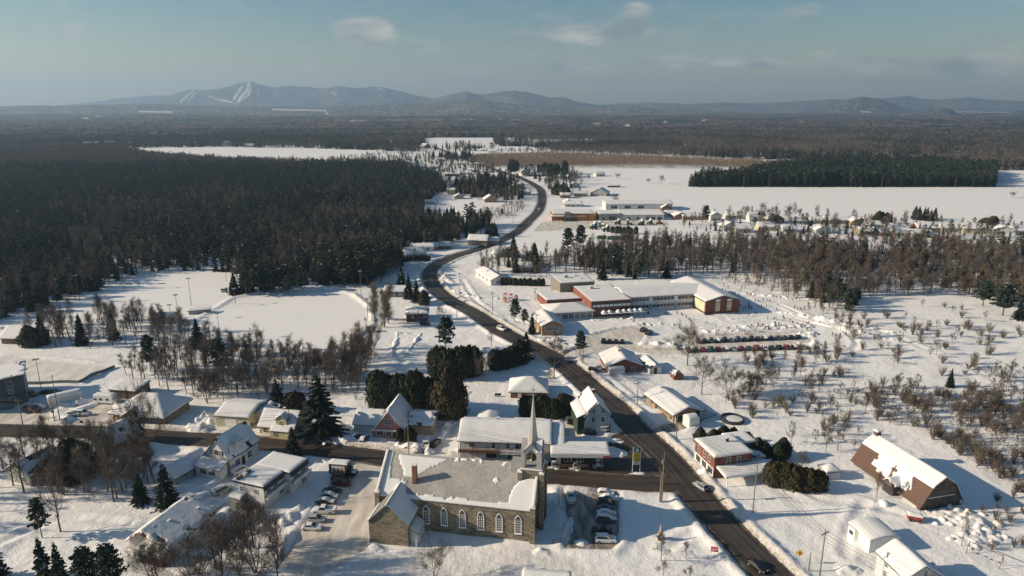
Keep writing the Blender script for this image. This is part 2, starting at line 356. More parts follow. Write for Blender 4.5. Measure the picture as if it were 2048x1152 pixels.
def snow_ground():
    m = bpy.data.materials.new("snow_ground"); m.use_nodes = True; t = m.node_tree; b = t.nodes["Principled BSDF"]; N = t.nodes.new; K = t.links.new
    b.inputs["Roughness"].default_value = .72; b.inputs["Specular IOR Level"].default_value = .3
    ca = N("ShaderNodeVertexColor"); ca.layer_name = "surface"; sp = N("ShaderNodeSeparateColor"); K(ca.outputs[0], sp.inputs[0])
    ge = N("ShaderNodeNewGeometry")
    def noise(sc, det=4, st=None, ro=.55):
        n = N("ShaderNodeTexNoise"); n.inputs["Scale"].default_value = sc; n.inputs["Detail"].default_value = det; n.inputs["Roughness"].default_value = ro
        if st:
            mp = N("ShaderNodeMapping"); mp.inputs["Scale"].default_value = st[:3]; mp.inputs["Rotation"].default_value = (0, 0, st[3]); K(ge.outputs["Position"], mp.inputs[0]); K(mp.outputs[0], n.inputs["Vector"])
        else: K(ge.outputs["Position"], n.inputs["Vector"])
        return n.outputs[0]
    def mix(f, a, c, ty='MIX'):
        x = N("ShaderNodeMixRGB"); x.blend_type = ty
        for i, q in enumerate((f, a, c)):
            if isinstance(q, tuple): x.inputs[i].default_value = (*q, 1)
            elif isinstance(q, (int, float)): x.inputs[i].default_value = q
            else: K(q, x.inputs[i])
        return x.outputs[0]
    def mad(a, m_, c, cl=True):
        x = N("ShaderNodeMath"); x.operation = 'MULTIPLY_ADD'; x.use_clamp = cl
        for i, q in enumerate((a, m_, c)):
            if isinstance(q, (int, float)): x.inputs[i].default_value = q
            else: K(q, x.inputs[i])
        return x.outputs[0]
    base = mix(mad(noise(.05, 5), 1.6, -.3), (.79, .80, .815), (.84, .84, .835))
    base = mix(mad(noise(.9, 4, (1, .45, 1, .3)), 2.2, -1.15), base, (.70, .71, .73))
    g = mad(sp.outputs[0], 1.5, -.15); gn = N("ShaderNodeMath"); gn.operation = 'MULTIPLY'; gn.use_clamp = True; K(g, gn.inputs[0]); K(mad(noise(1.4, 5), 2.6, -.55), gn.inputs[1])
    base = mix(gn.outputs[0], base, (.36, .31, .255))
    tn = mad(noise(.55, 5, (1.5, .35, 1, -.35)), 2.8, -.95); yn = N("ShaderNodeMath"); yn.operation = 'MULTIPLY'; yn.use_clamp = True; K(sp.outputs[1], yn.inputs[0]); K(tn, yn.inputs[1])
    base = mix(yn.outputs[0], base, (.46, .41, .35))
    bn = N("ShaderNodeMath"); bn.operation = 'MULTIPLY'; bn.use_clamp = True; K(sp.outputs[2], bn.inputs[0]); K(mad(noise(.06, 6, (1, .3, 1, 0), .65), 2.2, -.35), bn.inputs[1])
    base = mix(bn.outputs[0], base, (.16, .125, .09))
    K(base, b.inputs["Base Color"])
    bu = N("ShaderNodeBump"); st_ = mad(ca.outputs[1], .8, 0); K(st_, bu.inputs["Strength"]); bu.inputs["Distance"].default_value = .3
    h = N("ShaderNodeMath"); h.operation = 'ADD'; K(noise(.55, 5), h.inputs[0]); K(mad(noise(2.1, 4), .35, 0), h.inputs[1]); K(h.outputs[0], bu.inputs["Height"]); K(bu.outputs[0], b.inputs["Normal"])
    return m
me.materials.append(snow_ground())
link("ground", me, kind="structure")

# ------------------------------------------------------------------ roads and lots
def asphalt(name, c0, c1, slush, amount):
    m = bpy.data.materials.new(name); m.use_nodes = True; t = m.node_tree; b = t.nodes["Principled BSDF"]; N = t.nodes.new; K = t.links.new
    b.inputs["Roughness"].default_value = .62; b.inputs["Specular IOR Level"].default_value = .28
    uv = N("ShaderNodeUVMap"); sp = N("ShaderNodeSeparateXYZ"); K(uv.outputs[0], sp.inputs[0])
    mp = N("ShaderNodeMapping"); mp.inputs["Scale"].default_value = (9, .02, 1); K(uv.outputs[0], mp.inputs[0])
    n1 = N("ShaderNodeTexNoise"); n1.inputs["Scale"].default_value = 1; n1.inputs["Detail"].default_value = 5; K(mp.outputs[0], n1.inputs["Vector"])
    r = N("ShaderNodeValToRGB"); r.color_ramp.elements[0].position = .36; r.color_ramp.elements[1].position = .66; r.color_ramp.elements[0].color = (*c0, 1); r.color_ramp.elements[1].color = (*c1, 1); K(n1.outputs[0], r.inputs[0])
    ge = N("ShaderNodeNewGeometry"); n2 = N("ShaderNodeTexNoise"); n2.inputs["Scale"].default_value = .5; n2.inputs["Detail"].default_value = 6; K(ge.outputs["Position"], n2.inputs["Vector"])
    # slush along both edges
    e = N("ShaderNodeMath"); e.operation = 'ABSOLUTE'; s1 = N("ShaderNodeMath"); s1.operation = 'SUBTRACT'; s1.inputs[1].default_value = .5; K(sp.outputs[0], s1.inputs[0]); K(s1.outputs[0], e.inputs[0])
    e2 = N("ShaderNodeMath"); e2.operation = 'MULTIPLY_ADD'; e2.inputs[1].default_value = 3.6; e2.inputs[2].default_value = -2.1; K(e.outputs[0], e2.inputs[0])
    e3 = N("ShaderNodeMath"); e3.operation = 'MULTIPLY_ADD'; e3.inputs[1].default_value = 1.5; e3.use_clamp = True; K(n2.outputs[0], e3.inputs[0]); K(e2.outputs[0], e3.inputs[2])
    e4 = N("ShaderNodeMath"); e4.operation = 'MULTIPLY'; e4.inputs[1].default_value = amount; K(e3.outputs[0], e4.inputs[0])
    mx = N("ShaderNodeMixRGB"); K(e4.outputs[0], mx.inputs[0]); K(r.outputs[0], mx.inputs[1]); mx.inputs[2].default_value = (*slush, 1)
    n3 = N("ShaderNodeTexNoise"); n3.inputs["Scale"].default_value = .12; n3.inputs["Detail"].default_value = 5; K(ge.outputs["Position"], n3.inputs["Vector"])
    m2 = N("ShaderNodeMixRGB"); m2.blend_type = 'MULTIPLY'; m2.inputs[0].default_value = .7; rr = N("ShaderNodeValToRGB"); rr.color_ramp.elements[0].position = .3; rr.color_ramp.elements[1].position = .7; rr.color_ramp.elements[0].color = (.7, .68, .66, 1); rr.color_ramp.elements[1].color = (1.3, 1.28, 1.25, 1)
    K(n3.outputs[0], rr.inputs[0]); K(mx.outputs[0], m2.inputs[1]); K(rr.outputs[0], m2.inputs[2]); K(m2.outputs[0], b.inputs["Base Color"])
    return m
def ribbon(name, pts, hw, z, m, label=None):
    P = np.array(pts); T = np.gradient(P, axis=0); T /= np.linalg.norm(T, axis=1)[:, None]; Nn = np.stack([-T[:, 1], T[:, 0]], 1)
    k = 5; V = []; F = []; UV = []; run = np.concatenate([[0], np.cumsum(np.linalg.norm(np.diff(P, axis=0), axis=1))])
    for i in range(len(P)):
        ww = hw*(1 if P[i][1] < 420 else .9)+.9*(vnoise(np.array([run[i]]), np.array([hw*9]), 6, 4)[0]-.5)
        for j in range(k):
            s = j/(k-1); c = P[i]+Nn[i]*(2*s-1)*(ww+.35); V.append((c[0], c[1], z+.05*(1-(2*s-1)**2)+float(terrain_far(c[0:1], c[1:2])[0]))); UV.append((1-s, run[i]))
    for i in range(len(P)-1):
        for j in range(k-1):
            a = i*k+j; F.append((a, a+k, a+k+1, a+1))
    me = bpy.data.meshes.new(name); me.from_pydata(V, [], F); me.materials.append(m); u = me.uv_layers.new(name="UVMap")
    li = np.zeros(len(me.loops), np.int32); me.loops.foreach_get("vertex_index", li); u.data.foreach_set("uv", np.array(UV, np.float32)[li].ravel()); me.update()
    return link(name, me, kind="structure")
M_ASPH = asphalt("asphalt_main", (.024, .022, .021), (.084, .074, .065), (.36, .3, .25), .8)
M_ASPH2 = asphalt("asphalt_street", (.03, .025, .022), (.075, .06, .049), (.4, .35, .29), .8)
ribbon("main_road", MAIN, 4.3, .004, M_ASPH)
ribbon("village_street", STREET, 3.9, -.004, M_ASPH2)
M_PACK = mat("packed_sanded_snow", (.53, .485, .43), .85, .2, .35, .25, 2.0, col2=(.74, .71, .66), stretch=(1.3, .3, 1), detail=6)
M_PACKW = mat("packed_white_snow", (.62, .6, .57), .85, .15, .3, .25, 2.0, col2=(.78, .77, .75), stretch=(1.2, .4, 1), detail=6)
M_APRON = mat("wet_apron", (.042, .032, .026), .6, .3, .25, .1, 2.0, col2=(.085, .065, .052), detail=6)
M_LOTD = mat("half_cleared_lot", (.07, .058, .05), .75, .3, .4, .2, 2, col2=(.5, .46, .42), stretch=(1.6, .35, 1), detail=7)
ribbon("school_road", SCHOOLRD, 2.6, -.012, M_PACK)
LOTMAT = dict(church_left=M_PACK, church_right=M_LOTD, gas=M_APRON, rink=M_PACKW, pink_drive=M_PACKW, duplex_drive=M_PACKW, yellow_drive=M_PACKW, white_house_yard=M_PACK, carport_drive=M_LOTD)
LOTNAME = dict(church_left="parking_lot", church_right="parking_lot", gas="forecourt", rink="ice", pink_drive="driveway", yellow_drive="driveway", duplex_drive="driveway", white_house_yard="driveway", carport_drive="driveway")
for i, (k, pl) in enumerate(LOTS.items()):
    cx = sum(p[0] for p in pl)/len(pl); cy = sum(p[1] for p in pl)/len(pl)
    mb = MB(); mb.face([(x-cx+(x-cx)*.03, y-cy+(y-cy)*.03, 0) for x, y in pl])
    link(LOTNAME.get(k, "parking_lot"), mb.mesh("lot", LOTMAT.get(k, M_PACK)), None, loc=(cx, cy, -.022-.004*(i % 4)), kind="structure")
# ------------------------------------------------------------------ far hills and woods
def project(x, y, z):
    z = z-CAM_H; zc = y*_c-z*_s; yc = -(y*_s+z*_c); return 1024+FOC*x/zc, 576+FOC*yc/zc
def woods_mat(name, bare, dark, sc, snow=.0, attr=False, sc2=None):
    m = bpy.data.materials.new(name); m.use_nodes = True; t = m.node_tree; b = t.nodes["Principled BSDF"]; N = t.nodes.new; K = t.links.new
    b.inputs["Roughness"].default_value = 1; b.inputs["Specular IOR Level"].default_value = 0
    ge = N("ShaderNodeNewGeometry"); n = N("ShaderNodeTexNoise"); n.inputs["Scale"].default_value = sc; n.inputs["Detail"].default_value = 8; n.inputs["Roughness"].default_value = .62; K(ge.outputs["Position"], n.inputs["Vector"])
    r = N("ShaderNodeValToRGB"); e = r.color_ramp.elements; e[0].position = .42; e[0].color = (*dark, 1); e[1].position = .56; e[1].color = (*bare, 1); K(n.outputs[0], r.inputs[0])
    n2 = N("ShaderNodeTexNoise"); n2.inputs["Scale"].default_value = sc2 or sc*9; n2.inputs["Detail"].default_value = 4; K(ge.outputs["Position"], n2.inputs["Vector"])
    r2 = N("ShaderNodeValToRGB"); r2.color_ramp.elements[0].position = .6-.12*snow; r2.color_ramp.elements[1].position = .78-.1*snow; r2.color_ramp.elements[0].color = (0, 0, 0, 1); r2.color_ramp.elements[1].color = (.55*snow, .55*snow, .55*snow, 1); K(n2.outputs[0], r2.inputs[0])
    x = N("ShaderNodeMixRGB"); K(r2.outputs[0], x.inputs[0]); K(r.outputs[0], x.inputs[1]); x.inputs[2].default_value = (.7, .71, .73, 1); out = x.outputs[0]
    if attr:
        ca = N("ShaderNodeVertexColor"); ca.layer_name = "clearing"; x2 = N("ShaderNodeMixRGB"); K(ca.outputs[0], x2.inputs[0]); K(out, x2.inputs[1]); x2.inputs[2].default_value = (.8, .8, .8, 1); out = x2.outputs[0]
    K(out, b.inputs["Base Color"]); return m
def grid_mesh(name, X, Y, Z, m, clear=None, smooth=False):
    ny, nx = X.shape; me = bpy.data.meshes.new(name); me.vertices.add(nx*ny); me.vertices.foreach_set("co", np.stack([X.ravel(), Y.ravel(), Z.ravel()], 1).ravel())
    ii = (np.arange(ny-1)[:, None]*nx+np.arange(nx-1)[None, :]).ravel(); q = np.stack([ii, ii+1, ii+nx+1, ii+nx], 1).astype(np.int32)
    me.loops.add(q.size); me.loops.foreach_set("vertex_index", q.ravel()); me.polygons.add(len(q)); me.polygons.foreach_set("loop_start", np.arange(len(q), dtype=np.int32)*4)
    if smooth: me.polygons.foreach_set("use_smooth", np.ones(len(q), bool))
    if clear is not None:
        a = me.color_attributes.new("clearing", 'FLOAT_COLOR', 'POINT'); c = np.clip(clear.ravel(), 0, 1); a.data.foreach_set("color", np.stack([c, c, c, np.ones_like(c)], 1).astype(np.float32).ravel())
    me.update(); me.validate(); me.materials.append(m); return me
def px_dist(u, v, line): return seg_dist(u, v, line)[0]
def ridge(name, prof, D, depth, m, rough, runs=(), n=1.6, rows=46):
    u0, u1 = prof[0][0], prof[-1][0]; U = np.arange(u0, u1+n, n); V = np.interp(U, [p[0] for p in prof], [p[1] for p in prof])
    V = V-(vnoise(U, U*0, 26, 17, 3)-.5)*2.2
    x = (U-1024)/FOC; y = (V-576)/FOC; dy = _c-y*_s; dz = -_s-y*_c; tt = D/dy; Xc = x*tt; Zc = CAM_H+dz*tt
    S = np.concatenate([np.linspace(0, 1, rows), np.linspace(1.06, 2, 8)])
    X = np.repeat(Xc[None, :], len(S), 0)*(1+(S[:, None]-1)*depth/D); Y = D+(S[:, None]-1)*depth+0*X
    sh = np.where(S < 1, fz(S)**.85, np.clip(1-(S-1)**2, 0, 1))[:, None]
    foot = np.where(S < 1, 1, 0)[:, None]
    Z = -4+(Zc[None, :]+4)*sh
    am = np.clip(Zc[None, :], 0, 1e9)*rough*np.sin(np.clip(S, 0, 1)*PI)[:, None]
    Z = Z+am*(vnoise(X, Y, depth*.22, 31, 4)-.5)*2
    clear = np.zeros_like(X)
    if runs:
        pu, pv = project(X, Y, Z)
        for wd, line in runs:
            clear = np.maximum(clear, fz(1.3-px_dist(pu, pv, line)/wd)*(.45+.55*vnoise(pu, pv, 5, 8, 2)))
        clear[S > 1.0] = 0
    return link(name, grid_mesh(name, X, Y, Z, m, clear, True), kind="structure")
M_HILL = woods_mat("hill_woods", (.10, .085, .075), (.035, .042, .04), .004, .9, True, .03)
M_MTN = woods_mat("mountain_woods", (.115, .11, .108), (.06, .062, .062), .0022, .35, True, .01)
ridge("mountain", [(110, 213), (170, 206), (225, 198), (290, 192), (360, 190), (440, 196), (520, 204), (600, 212)], 13800, 1500, M_MTN, .16)
ridge("ski_mountain", [(230, 214), (290, 204), (330, 194), (352, 187), (375, 180), (402, 181), (432, 179), (460, 172), (478, 166), (500, 163), (522, 170), (545, 175), (575, 172), (602, 171), (640, 177), (678, 172), (705, 176), (742, 174),
      (765, 174), (790, 180), (830, 190), (880, 199), (930, 208), (980, 214)], 12400, 2600, M_MTN, .2,
      runs=[(3.4, [(499, 166), (494, 180), (484, 192), (476, 204)]), (2.4, [(484, 173), (474, 188), (468, 198)]), (1.8, [(505, 170), (497, 190), (480, 203)]), (1.6, [(386, 182), (374, 192), (361, 204)]), (1.4, [(392, 184), (378, 200)]), (1.3, [(520, 181), (514, 192)]),
            (1.6, [(418, 192), (440, 200), (470, 206)]), (1.2, [(592, 171), (606, 173), (622, 173)]), (1.4, [(665, 185), (672, 190)]), (1.2, [(755, 176), (772, 183)])])
ridge("mountain", [(800, 214), (840, 203), (870, 196), (905, 187), (932, 183), (950, 188), (972, 189), (1000, 184), (1028, 181), (1050, 183), (1075, 189), (1100, 195), (1128, 194), (1150, 202), (1190, 209), (1260, 215)], 10300, 1900, M_MTN, .2)
ridge("mountain", [(1130, 214), (1230, 208), (1300, 205), (1370, 208), (1450, 205), (1520, 207), (1590, 203), (1660, 199), (1720, 198), (1770, 196), (1812, 192), (1850, 198), (1880, 200), (1935, 194), (1975, 199), (2048, 202), (2160, 204)], 11000, 1500, M_MTN, .14)
M_DOME = woods_mat("dome_woods", (.075, .07, .066), (.03, .036, .036), .006, .7, True, .03)
ridge("hill", [(1590, 226), (1640, 219), (1672, 210), (1696, 199), (1728, 193), (1758, 197), (1786, 207), (1815, 217), (1860, 226)], 7900, 1300, M_DOME, .16, runs=[(1.4, [(1722, 223), (1740, 224)]), (1.2, [(1580, 216), (1600, 217)])])
ridge("hill", [(1730, 238), (1800, 227), (1838, 221), (1862, 217), (1886, 215), (1902, 218), (1914, 227), (1950, 230), (1990, 229), (2020, 224), (2048, 220), (2180, 221)], 6100, 800, M_DOME, .16, runs=[(1.6, [(1925, 228), (1950, 229)])])
ridge("hill", [(-260, 214), (-80, 213), (0, 212), (100, 211), (200, 209), (300, 208), (380, 210), (500, 213), (620, 213), (740, 210), (860, 205), (930, 200), (960, 200), (1000, 205), (1060, 210), (1150, 215), (1230, 213), (1275, 212), (1310, 218), (1450, 222), (1600, 226), (1780, 234)], 7300, 2000, M_HILL, .1,
      runs=[(1.8, [(278, 223), (345, 224)]), (1.5, [(545, 219), (645, 221)]), (1.2, [(648, 219), (662, 238)]), (1.3, [(630, 233), (645, 236)])])
# the woods that reach from two kilometres out to the hills: one broken canopy
Yr = [2080.0]
while Yr[-1] < 7200: Yr.append(Yr[-1]*1.0056)
Yr = np.array(Yr); Sx = np.linspace(-.86, .86, 620)
X = Yr[:, None]*Sx[None, :]; Y = np.repeat(Yr[:, None], len(Sx), 1)
X = X+RNG.normal(0, 1, X.shape)*Yr[:, None]*.0011; Y = Y+RNG.normal(0, 1, Y.shape)*Yr[:, None]*.0016
stand = vnoise(X, Y, 260, 71, 3)
H_ = 5+8*RNG.random(X.shape)**.8+5*(stand > .55)*RNG.random(X.shape)
clear = np.zeros_like(X)
for (u, v, du, dl) in [(40, 246, 5, 260), (170, 240, 6, 300), (195, 238, 5, 240), (230, 243, 4, 200), (312, 223, 34, 420), (60, 262, 6, 200), (280, 262, 4, 160), (300, 264, 4, 160), (425, 262, 4, 160), (447, 262, 5, 160), (590, 219, 50, 300), (640, 233, 9, 380), (655, 230, 3, 900),
                       (700, 247, 30, 260), (780, 246, 26, 240), (860, 246, 22, 200), (925, 245, 18, 220), (990, 244, 14, 200), (560, 244, 4, 160), (1190, 253, 8, 260), (1250, 256, 8, 260), (1327, 250, 5, 240), (1405, 248, 4, 240), (1600, 249, 3, 200), (1030, 246, 8, 200), (1020, 252, 10, 160), (880, 252, 20, 120)]:
    gx_, gy_ = G(u, v); wd = du/FOC*gy_
    c = fz(1.25-np.abs(X-gx_*Y/gy_)/wd)*fz(1.3-np.abs(Y-gy_)/(dl*.6)); clear = np.maximum(clear, c*(.5+.7*RNG.random(X.shape)))
Z = terrain_far(X, Y)+H_*(1-np.clip(clear*1.4, 0, 1)*.93); Z[0] = terrain_far(X[0], Y[0])-2; Z[-1] -= 30
M_WOODS = woods_mat("distant_woods", (.105, .085, .075), (.03, .038, .036), .0042, .25, True, .05)
link("far_woods", grid_mesh("far_woods", X, Y, Z, M_WOODS, clear), kind="stuff", label="grey brown winter woods stretching away to the hills", category="woods")
# ------------------------------------------------------------------ winter haze
hb = MB().box(-17000, 17000, -420, 16500, -8, 640)
hm = bpy.data.materials.new("haze_air"); hm.use_nodes = True; t = hm.node_tree; t.nodes.remove(t.nodes["Principled BSDF"])
pv = t.nodes.new("ShaderNodeVolumePrincipled"); pv.inputs["Color"].default_value = (.45, .68, .98, 1); pv.inputs["Density"].default_value = 1.0e-4; pv.inputs["Anisotropy"].default_value = .25
t.links.new(pv.outputs[0], t.nodes["Material Output"].inputs["Volume"])
hb.build("haze", hm, kind="stuff", label="thin cold haze over the valley", category="haze")
# ------------------------------------------------------------------ tree kinds
class TM:
    """fast triangle and quad soup, several materials"""
    def __init__(s): s.v = []; s.t = []; s.mi = []; s.n = 0
    def tris(s, P, m=0):                       # P: (k,3,3)
        k = len(P)
        if not k: return
        s.v.append(P.reshape(-1, 3)); s.t.append(np.arange(s.n, s.n+3*k).reshape(-1, 3)); s.mi.append(np.full(k, m)); s.n += 3*k
    def quads(s, c, a, b, m=0):                # centre, half axes (k,3)
        s.tris(np.stack([c-a-b, c+a-b, c+a+b], 1), m); s.tris(np.stack([c-a-b, c+a+b, c-a+b], 1), m)
    def tube(s, pts, rad, n=5, m=0):
        pts = np.array(pts, float); k = len(pts); T = np.gradient(pts, axis=0); T /= np.linalg.norm(T, axis=1)[:, None]+1e-9
        up = np.where(np.abs(T[:, 2:3]) < .9, [[0, 0, 1]], [[1, 0, 0]]); A = np.cross(T, up); A /= np.linalg.norm(A, axis=1)[:, None]+1e-9; B = np.cross(T, A)
        th = 2*PI*np.arange(n)/n; V = pts[:, None]+(A[:, None]*np.cos(th)[None, :, None]+B[:, None]*np.sin(th)[None, :, None])*np.array(rad)[:, None, None]
        a, b = V[:-1], V[1:]; a2, b2 = np.roll(a, -1, 1), np.roll(b, -1, 1)
        s.tris(np.stack([a, a2, b2], 2).reshape(-1, 3, 3), m); s.tris(np.stack([a, b2, b], 2).reshape(-1, 3, 3), m)
    def mesh(s, name, mats):
        V = np.concatenate(s.v); Tt = np.concatenate(s.t).astype(np.int32); mi = np.concatenate(s.mi).astype(np.int32); me = bpy.data.meshes.new(name)
        me.vertices.add(len(V)); me.vertices.foreach_set("co", V.ravel()); me.loops.add(Tt.size); me.loops.foreach_set("vertex_index", Tt.ravel()); me.polygons.add(len(Tt)); me.polygons.foreach_set("loop_start", np.arange(len(Tt), dtype=np.int32)*3)
        for m in mats: me.materials.append(m)
        me.polygons.foreach_set("material_index", mi); me.update(); return me
def join_tm(*tms):
    r = TM()
    for t in tms:
        off = r.n
        for v in t.v: r.v.append(v)
        for q in t.t: r.t.append(q+off)
        r.mi += t.mi; r.n += t.n
    return r
def unit(v): return v/(np.linalg.norm(v, axis=-1, keepdims=True)+1e-9)
def bare_tree(seed, h, spread, limbs, ntw, tw, up=.9, base=.3, tm=1, stems=1):
    """leafless broadleaf: trunk and limbs in one soup, twigs in another"""
    g = np.random.default_rng(seed); T = TM(); C = TM()
    tips = []; dirs = []
    for st in range(stems):
        lean = g.normal(0, .05 if stems == 1 else .22, 2); top = h*(.78 if stems == 1 else g.uniform(.5, .75)); k = 7
        zs = np.linspace(0, top, k); wob = np.cumsum(g.normal(0, .012*h, (k, 2)), 0)*np.linspace(0, 1, k)[:, None]
        P = np.stack([lean[0]*zs+wob[:, 0], lean[1]*zs+wob[:, 1], zs-.4*(zs == 0)], 1); r0 = h*(.0155 if stems == 1 else .009)
        rad = r0*np.linspace(1, .28, k); T.tube(P, rad, 6, 0)
        nl = max(2, limbs//stems)
        for i in range(nl):
            t = base+(1-base)*(i+.5*g.random())/nl; bp = np.array([np.interp(t*top, zs, P[:, a]) for a in range(3)]); az_ = i*2.4+g.normal(0, .4)
            ln = spread*(1.05-.55*t)*g.uniform(.75, 1.15); el_ = up*(.6+.5*t)+g.normal(0, .1)
            d = np.array([math.cos(az_)*math.cos(el_), math.sin(az_)*math.cos(el_), math.sin(el_)])
            L_ = [bp]
            for q in range(4):
                d = unit(d+np.array([0, 0, .12])+g.normal(0, .13, 3)); L_.append(L_[-1]+d*ln/4)
            rr = r0*(.5-.25*t); T.tube(L_, rr*np.linspace(1, .25, 5), 4, 0)
            tips.append(L_[-1]); dirs.append(d)
            for q in range(5):
                s_ = g.uniform(.3, 1); j = min(3, int(s_*4)); b = L_[j]+(L_[j+1]-L_[j])*(s_*4-j); dd = unit(d+g.normal(0, .5, 3)+np.array([0, 0, .25])); e = b+dd*ln*g.uniform(.25, .5)
                C.tube([b, (b+e)/2+g.normal(0, .04*ln, 3), e], rr*np.array([.4, .28, .12])+.008, 3, 0)
                for w_ in (.45, .75, 1.0): tips.append(b+(e-b)*w_); dirs.append(dd)
        tips.append(P[-1]); dirs.append(np.array([0, 0, 1.]))
    tips = np.array(tips); dirs = np.array(dirs); idx = g.integers(0, len(tips), ntw)
    o = tips[idx]+g.normal(0, .02*h, (ntw, 3)); d = unit(dirs[idx]+g.normal(0, .55, (ntw, 3))+np.array([0, 0, .22])); ln = g.uniform(.05, .13, (ntw, 1))*h
    sd_ = unit(np.cross(d, g.normal(0, 1, (ntw, 3))))*tw; C.tris(np.stack([o-sd_, o+sd_, o+d*ln], 1), tm)
    m2 = o+d*ln*.45; d2 = unit(d+g.normal(0, .6, (ntw, 3))); C.tris(np.stack([m2-sd_*.8, m2+sd_*.8, m2+d2*ln*.7], 1), tm)
    return T, C
def spruce(seed, h, r, whorls, per, tw, snow=.03, base=.06, tip=.9, droop=.25):
    g = np.random.default_rng(seed); T = TM(); C = TM(); T.tube([(0, 0, -.4), (0, 0, h*.5), (0, 0, h*.97)], [h*.016, h*.01, .03], 6)
    for i in range(whorls):
        t = base+(1-base)*(i/(whorls-1)); z = h*t; ln = r*(1-(t-base)/(1-base))**tip*g.uniform(.82, 1.12)+.12*h/12; n = max(4, int(per*(1.1-.5*t)))
        for j in range(n):
            a = 2*PI*j/n+i*1.1+g.normal(0, .18); l = ln*g.uniform(.72, 1.12); k = max(2, int(4*(l/r)+1.5))
            q = (np.arange(k)+.6)/k; dz = -droop*l*q**1.4+.12*l*q**3; ca, sa = math.cos(a), math.sin(a)
            c = np.stack([ca*l*q, sa*l*q, z+dz], 1)+g.normal(0, .03*r, (k, 3)); wd = (tw*r)*(1.15-.75*q)*g.uniform(.7, 1.2, k)
            A = np.stack([ca*np.ones(k), sa*np.ones(k), -droop*np.ones(k)], 1)*(.62*l/k)[..., None] if False else np.stack([ca*np.ones(k), sa*np.ones(k), -droop*np.ones(k)], 1)*(.72*l/k)
            B = np.stack([-sa*np.ones(k), ca*np.ones(k), g.normal(0, .55, k)], 1)*wd[:, None]
            sn = g.random(k) < snow
            for mm in (0, 1):
                w_ = sn if mm else ~sn
                if w_.any(): C.quads(c[w_]+(np.array([0, 0, .05]) if mm else 0), A[w_]*(1 if not mm else .8), B[w_], mm)
            # hanging sprays
            hk = ~sn
            if hk.any():
                A2 = A[hk]*.9; B2 = np.stack([0*wd[hk], 0*wd[hk], -wd[hk]*.8], 1); C.quads(c[hk]+B2*.6, A2, B2, 0)
    return T, C
def pine(seed, h, r, n, snow=.03, base=.28):
    """white pine: open crown of upswept plumes on long limbs"""
    g = np.random.default_rng(seed); T = TM(); C = TM(); T.tube([(0, 0, -.4), (.1, 0, h*.5), (0, .1, h*.96)], [h*.017, h*.011, .04], 6)
    for i in range(n):
        t = base+(1-base)*(i/n)**.9; z = h*t; a = i*2.4+g.normal(0, .3); env = (1-((t-.42)/.62)**2 if t > .42 else .75+.6*(t-base))
        l = r*max(.18, env)*g.uniform(.6, 1.12); e = np.array([math.cos(a)*l, math.sin(a)*l, z+l*.22*g.uniform(.2, 1.4)]); b = np.array([0, 0, z]); mid = (b+e)/2+[0, 0, -.04*l]
        C.tube([b, mid, e], [h*.005, h*.0035, .02], 3, 2)
        k = 26; q = g.uniform(.35, 1.08, k)[:, None]; c = b+(e-b)*q+g.normal(0, 1, (k, 3))*np.array([.17, .17, .07])*r*(1.15-.5*q)
        A = unit(g.normal(0, 1, (k, 3))*[1, 1, .35])*r*.105; B = unit(np.cross(A, g.normal(0, 1, (k, 3))))*r*.06
        sn = g.random(k) < snow; C.quads(c[~sn], A[~sn], B[~sn], 0)
        if sn.any(): C.quads(c[sn]+[0, 0, .1], A[sn]*.8, B[sn]*[1, 1, .3], 1)
    return T, C
def cedar(seed, h, r, n, egg=.62, snow=.01, top=.85):
    """dense clipped or egg shaped cedar: ragged upright sprays over a dark inside"""
    g = np.random.default_rng(seed); T = TM(); C = TM(); T.tube([(0, 0, -.3), (0, 0, h*.5)], [.12, .07], 5)
    def rad(t): return r*np.where(t < .38, .80+.2*np.sin(t/.38*PI/2), np.clip(1-((t-.38)/.62)**(1/egg), 0, 1)**top)
    ts = np.linspace(.0, .97, 9); th = 2*PI*np.arange(10)/10
    ring = np.stack([np.stack([rad(t)*.7*np.cos(th), rad(t)*.7*np.sin(th), t*h*.97*np.ones(10)], 1) for t in ts]); a, b = ring[:-1], ring[1:]; a2, b2 = np.roll(a, -1, 1), np.roll(b, -1, 1)
    C.tris(np.stack([a, a2, b2], 2).reshape(-1, 3, 3), 0); C.tris(np.stack([a, b2, b], 2).reshape(-1, 3, 3), 0)
    t = g.random(n)**.85*.99; a_ = g.random(n)*2*PI; lump = 1+.12*np.sin(a_*3+seed)*np.sin(t*9+seed)+.08*np.sin(a_*7+t*13)
    rr = rad(t)*g.uniform(.62, 1.18, n)**1.0*lump+g.random(n)**6*.25*r; c = np.stack([rr*np.cos(a_), rr*np.sin(a_), t*h*(1+.05*np.sin(a_*5+seed))+.02*h+g.normal(0, .02*h, n)], 1)
    out = np.stack([np.cos(a_), np.sin(a_), .3+0*a_], 1); A = unit(np.cross(out, [0, 0, 1.])+g.normal(0, .35, (n, 3)))*g.uniform(.03, .07, (n, 1))*r*1.15; B = unit(np.array([0, 0, 1.])+g.normal(0, .4, (n, 3))+out*.25)*g.uniform(.05, .12, (n, 1))*r*1.3
    sn = g.random(n) < snow; C.quads(c[~sn], A[~sn], B[~sn], 0)
    if sn.any(): C.quads(c[sn]+out[sn]*.05, A[sn], B[sn]*.5, 1)
    return T, C
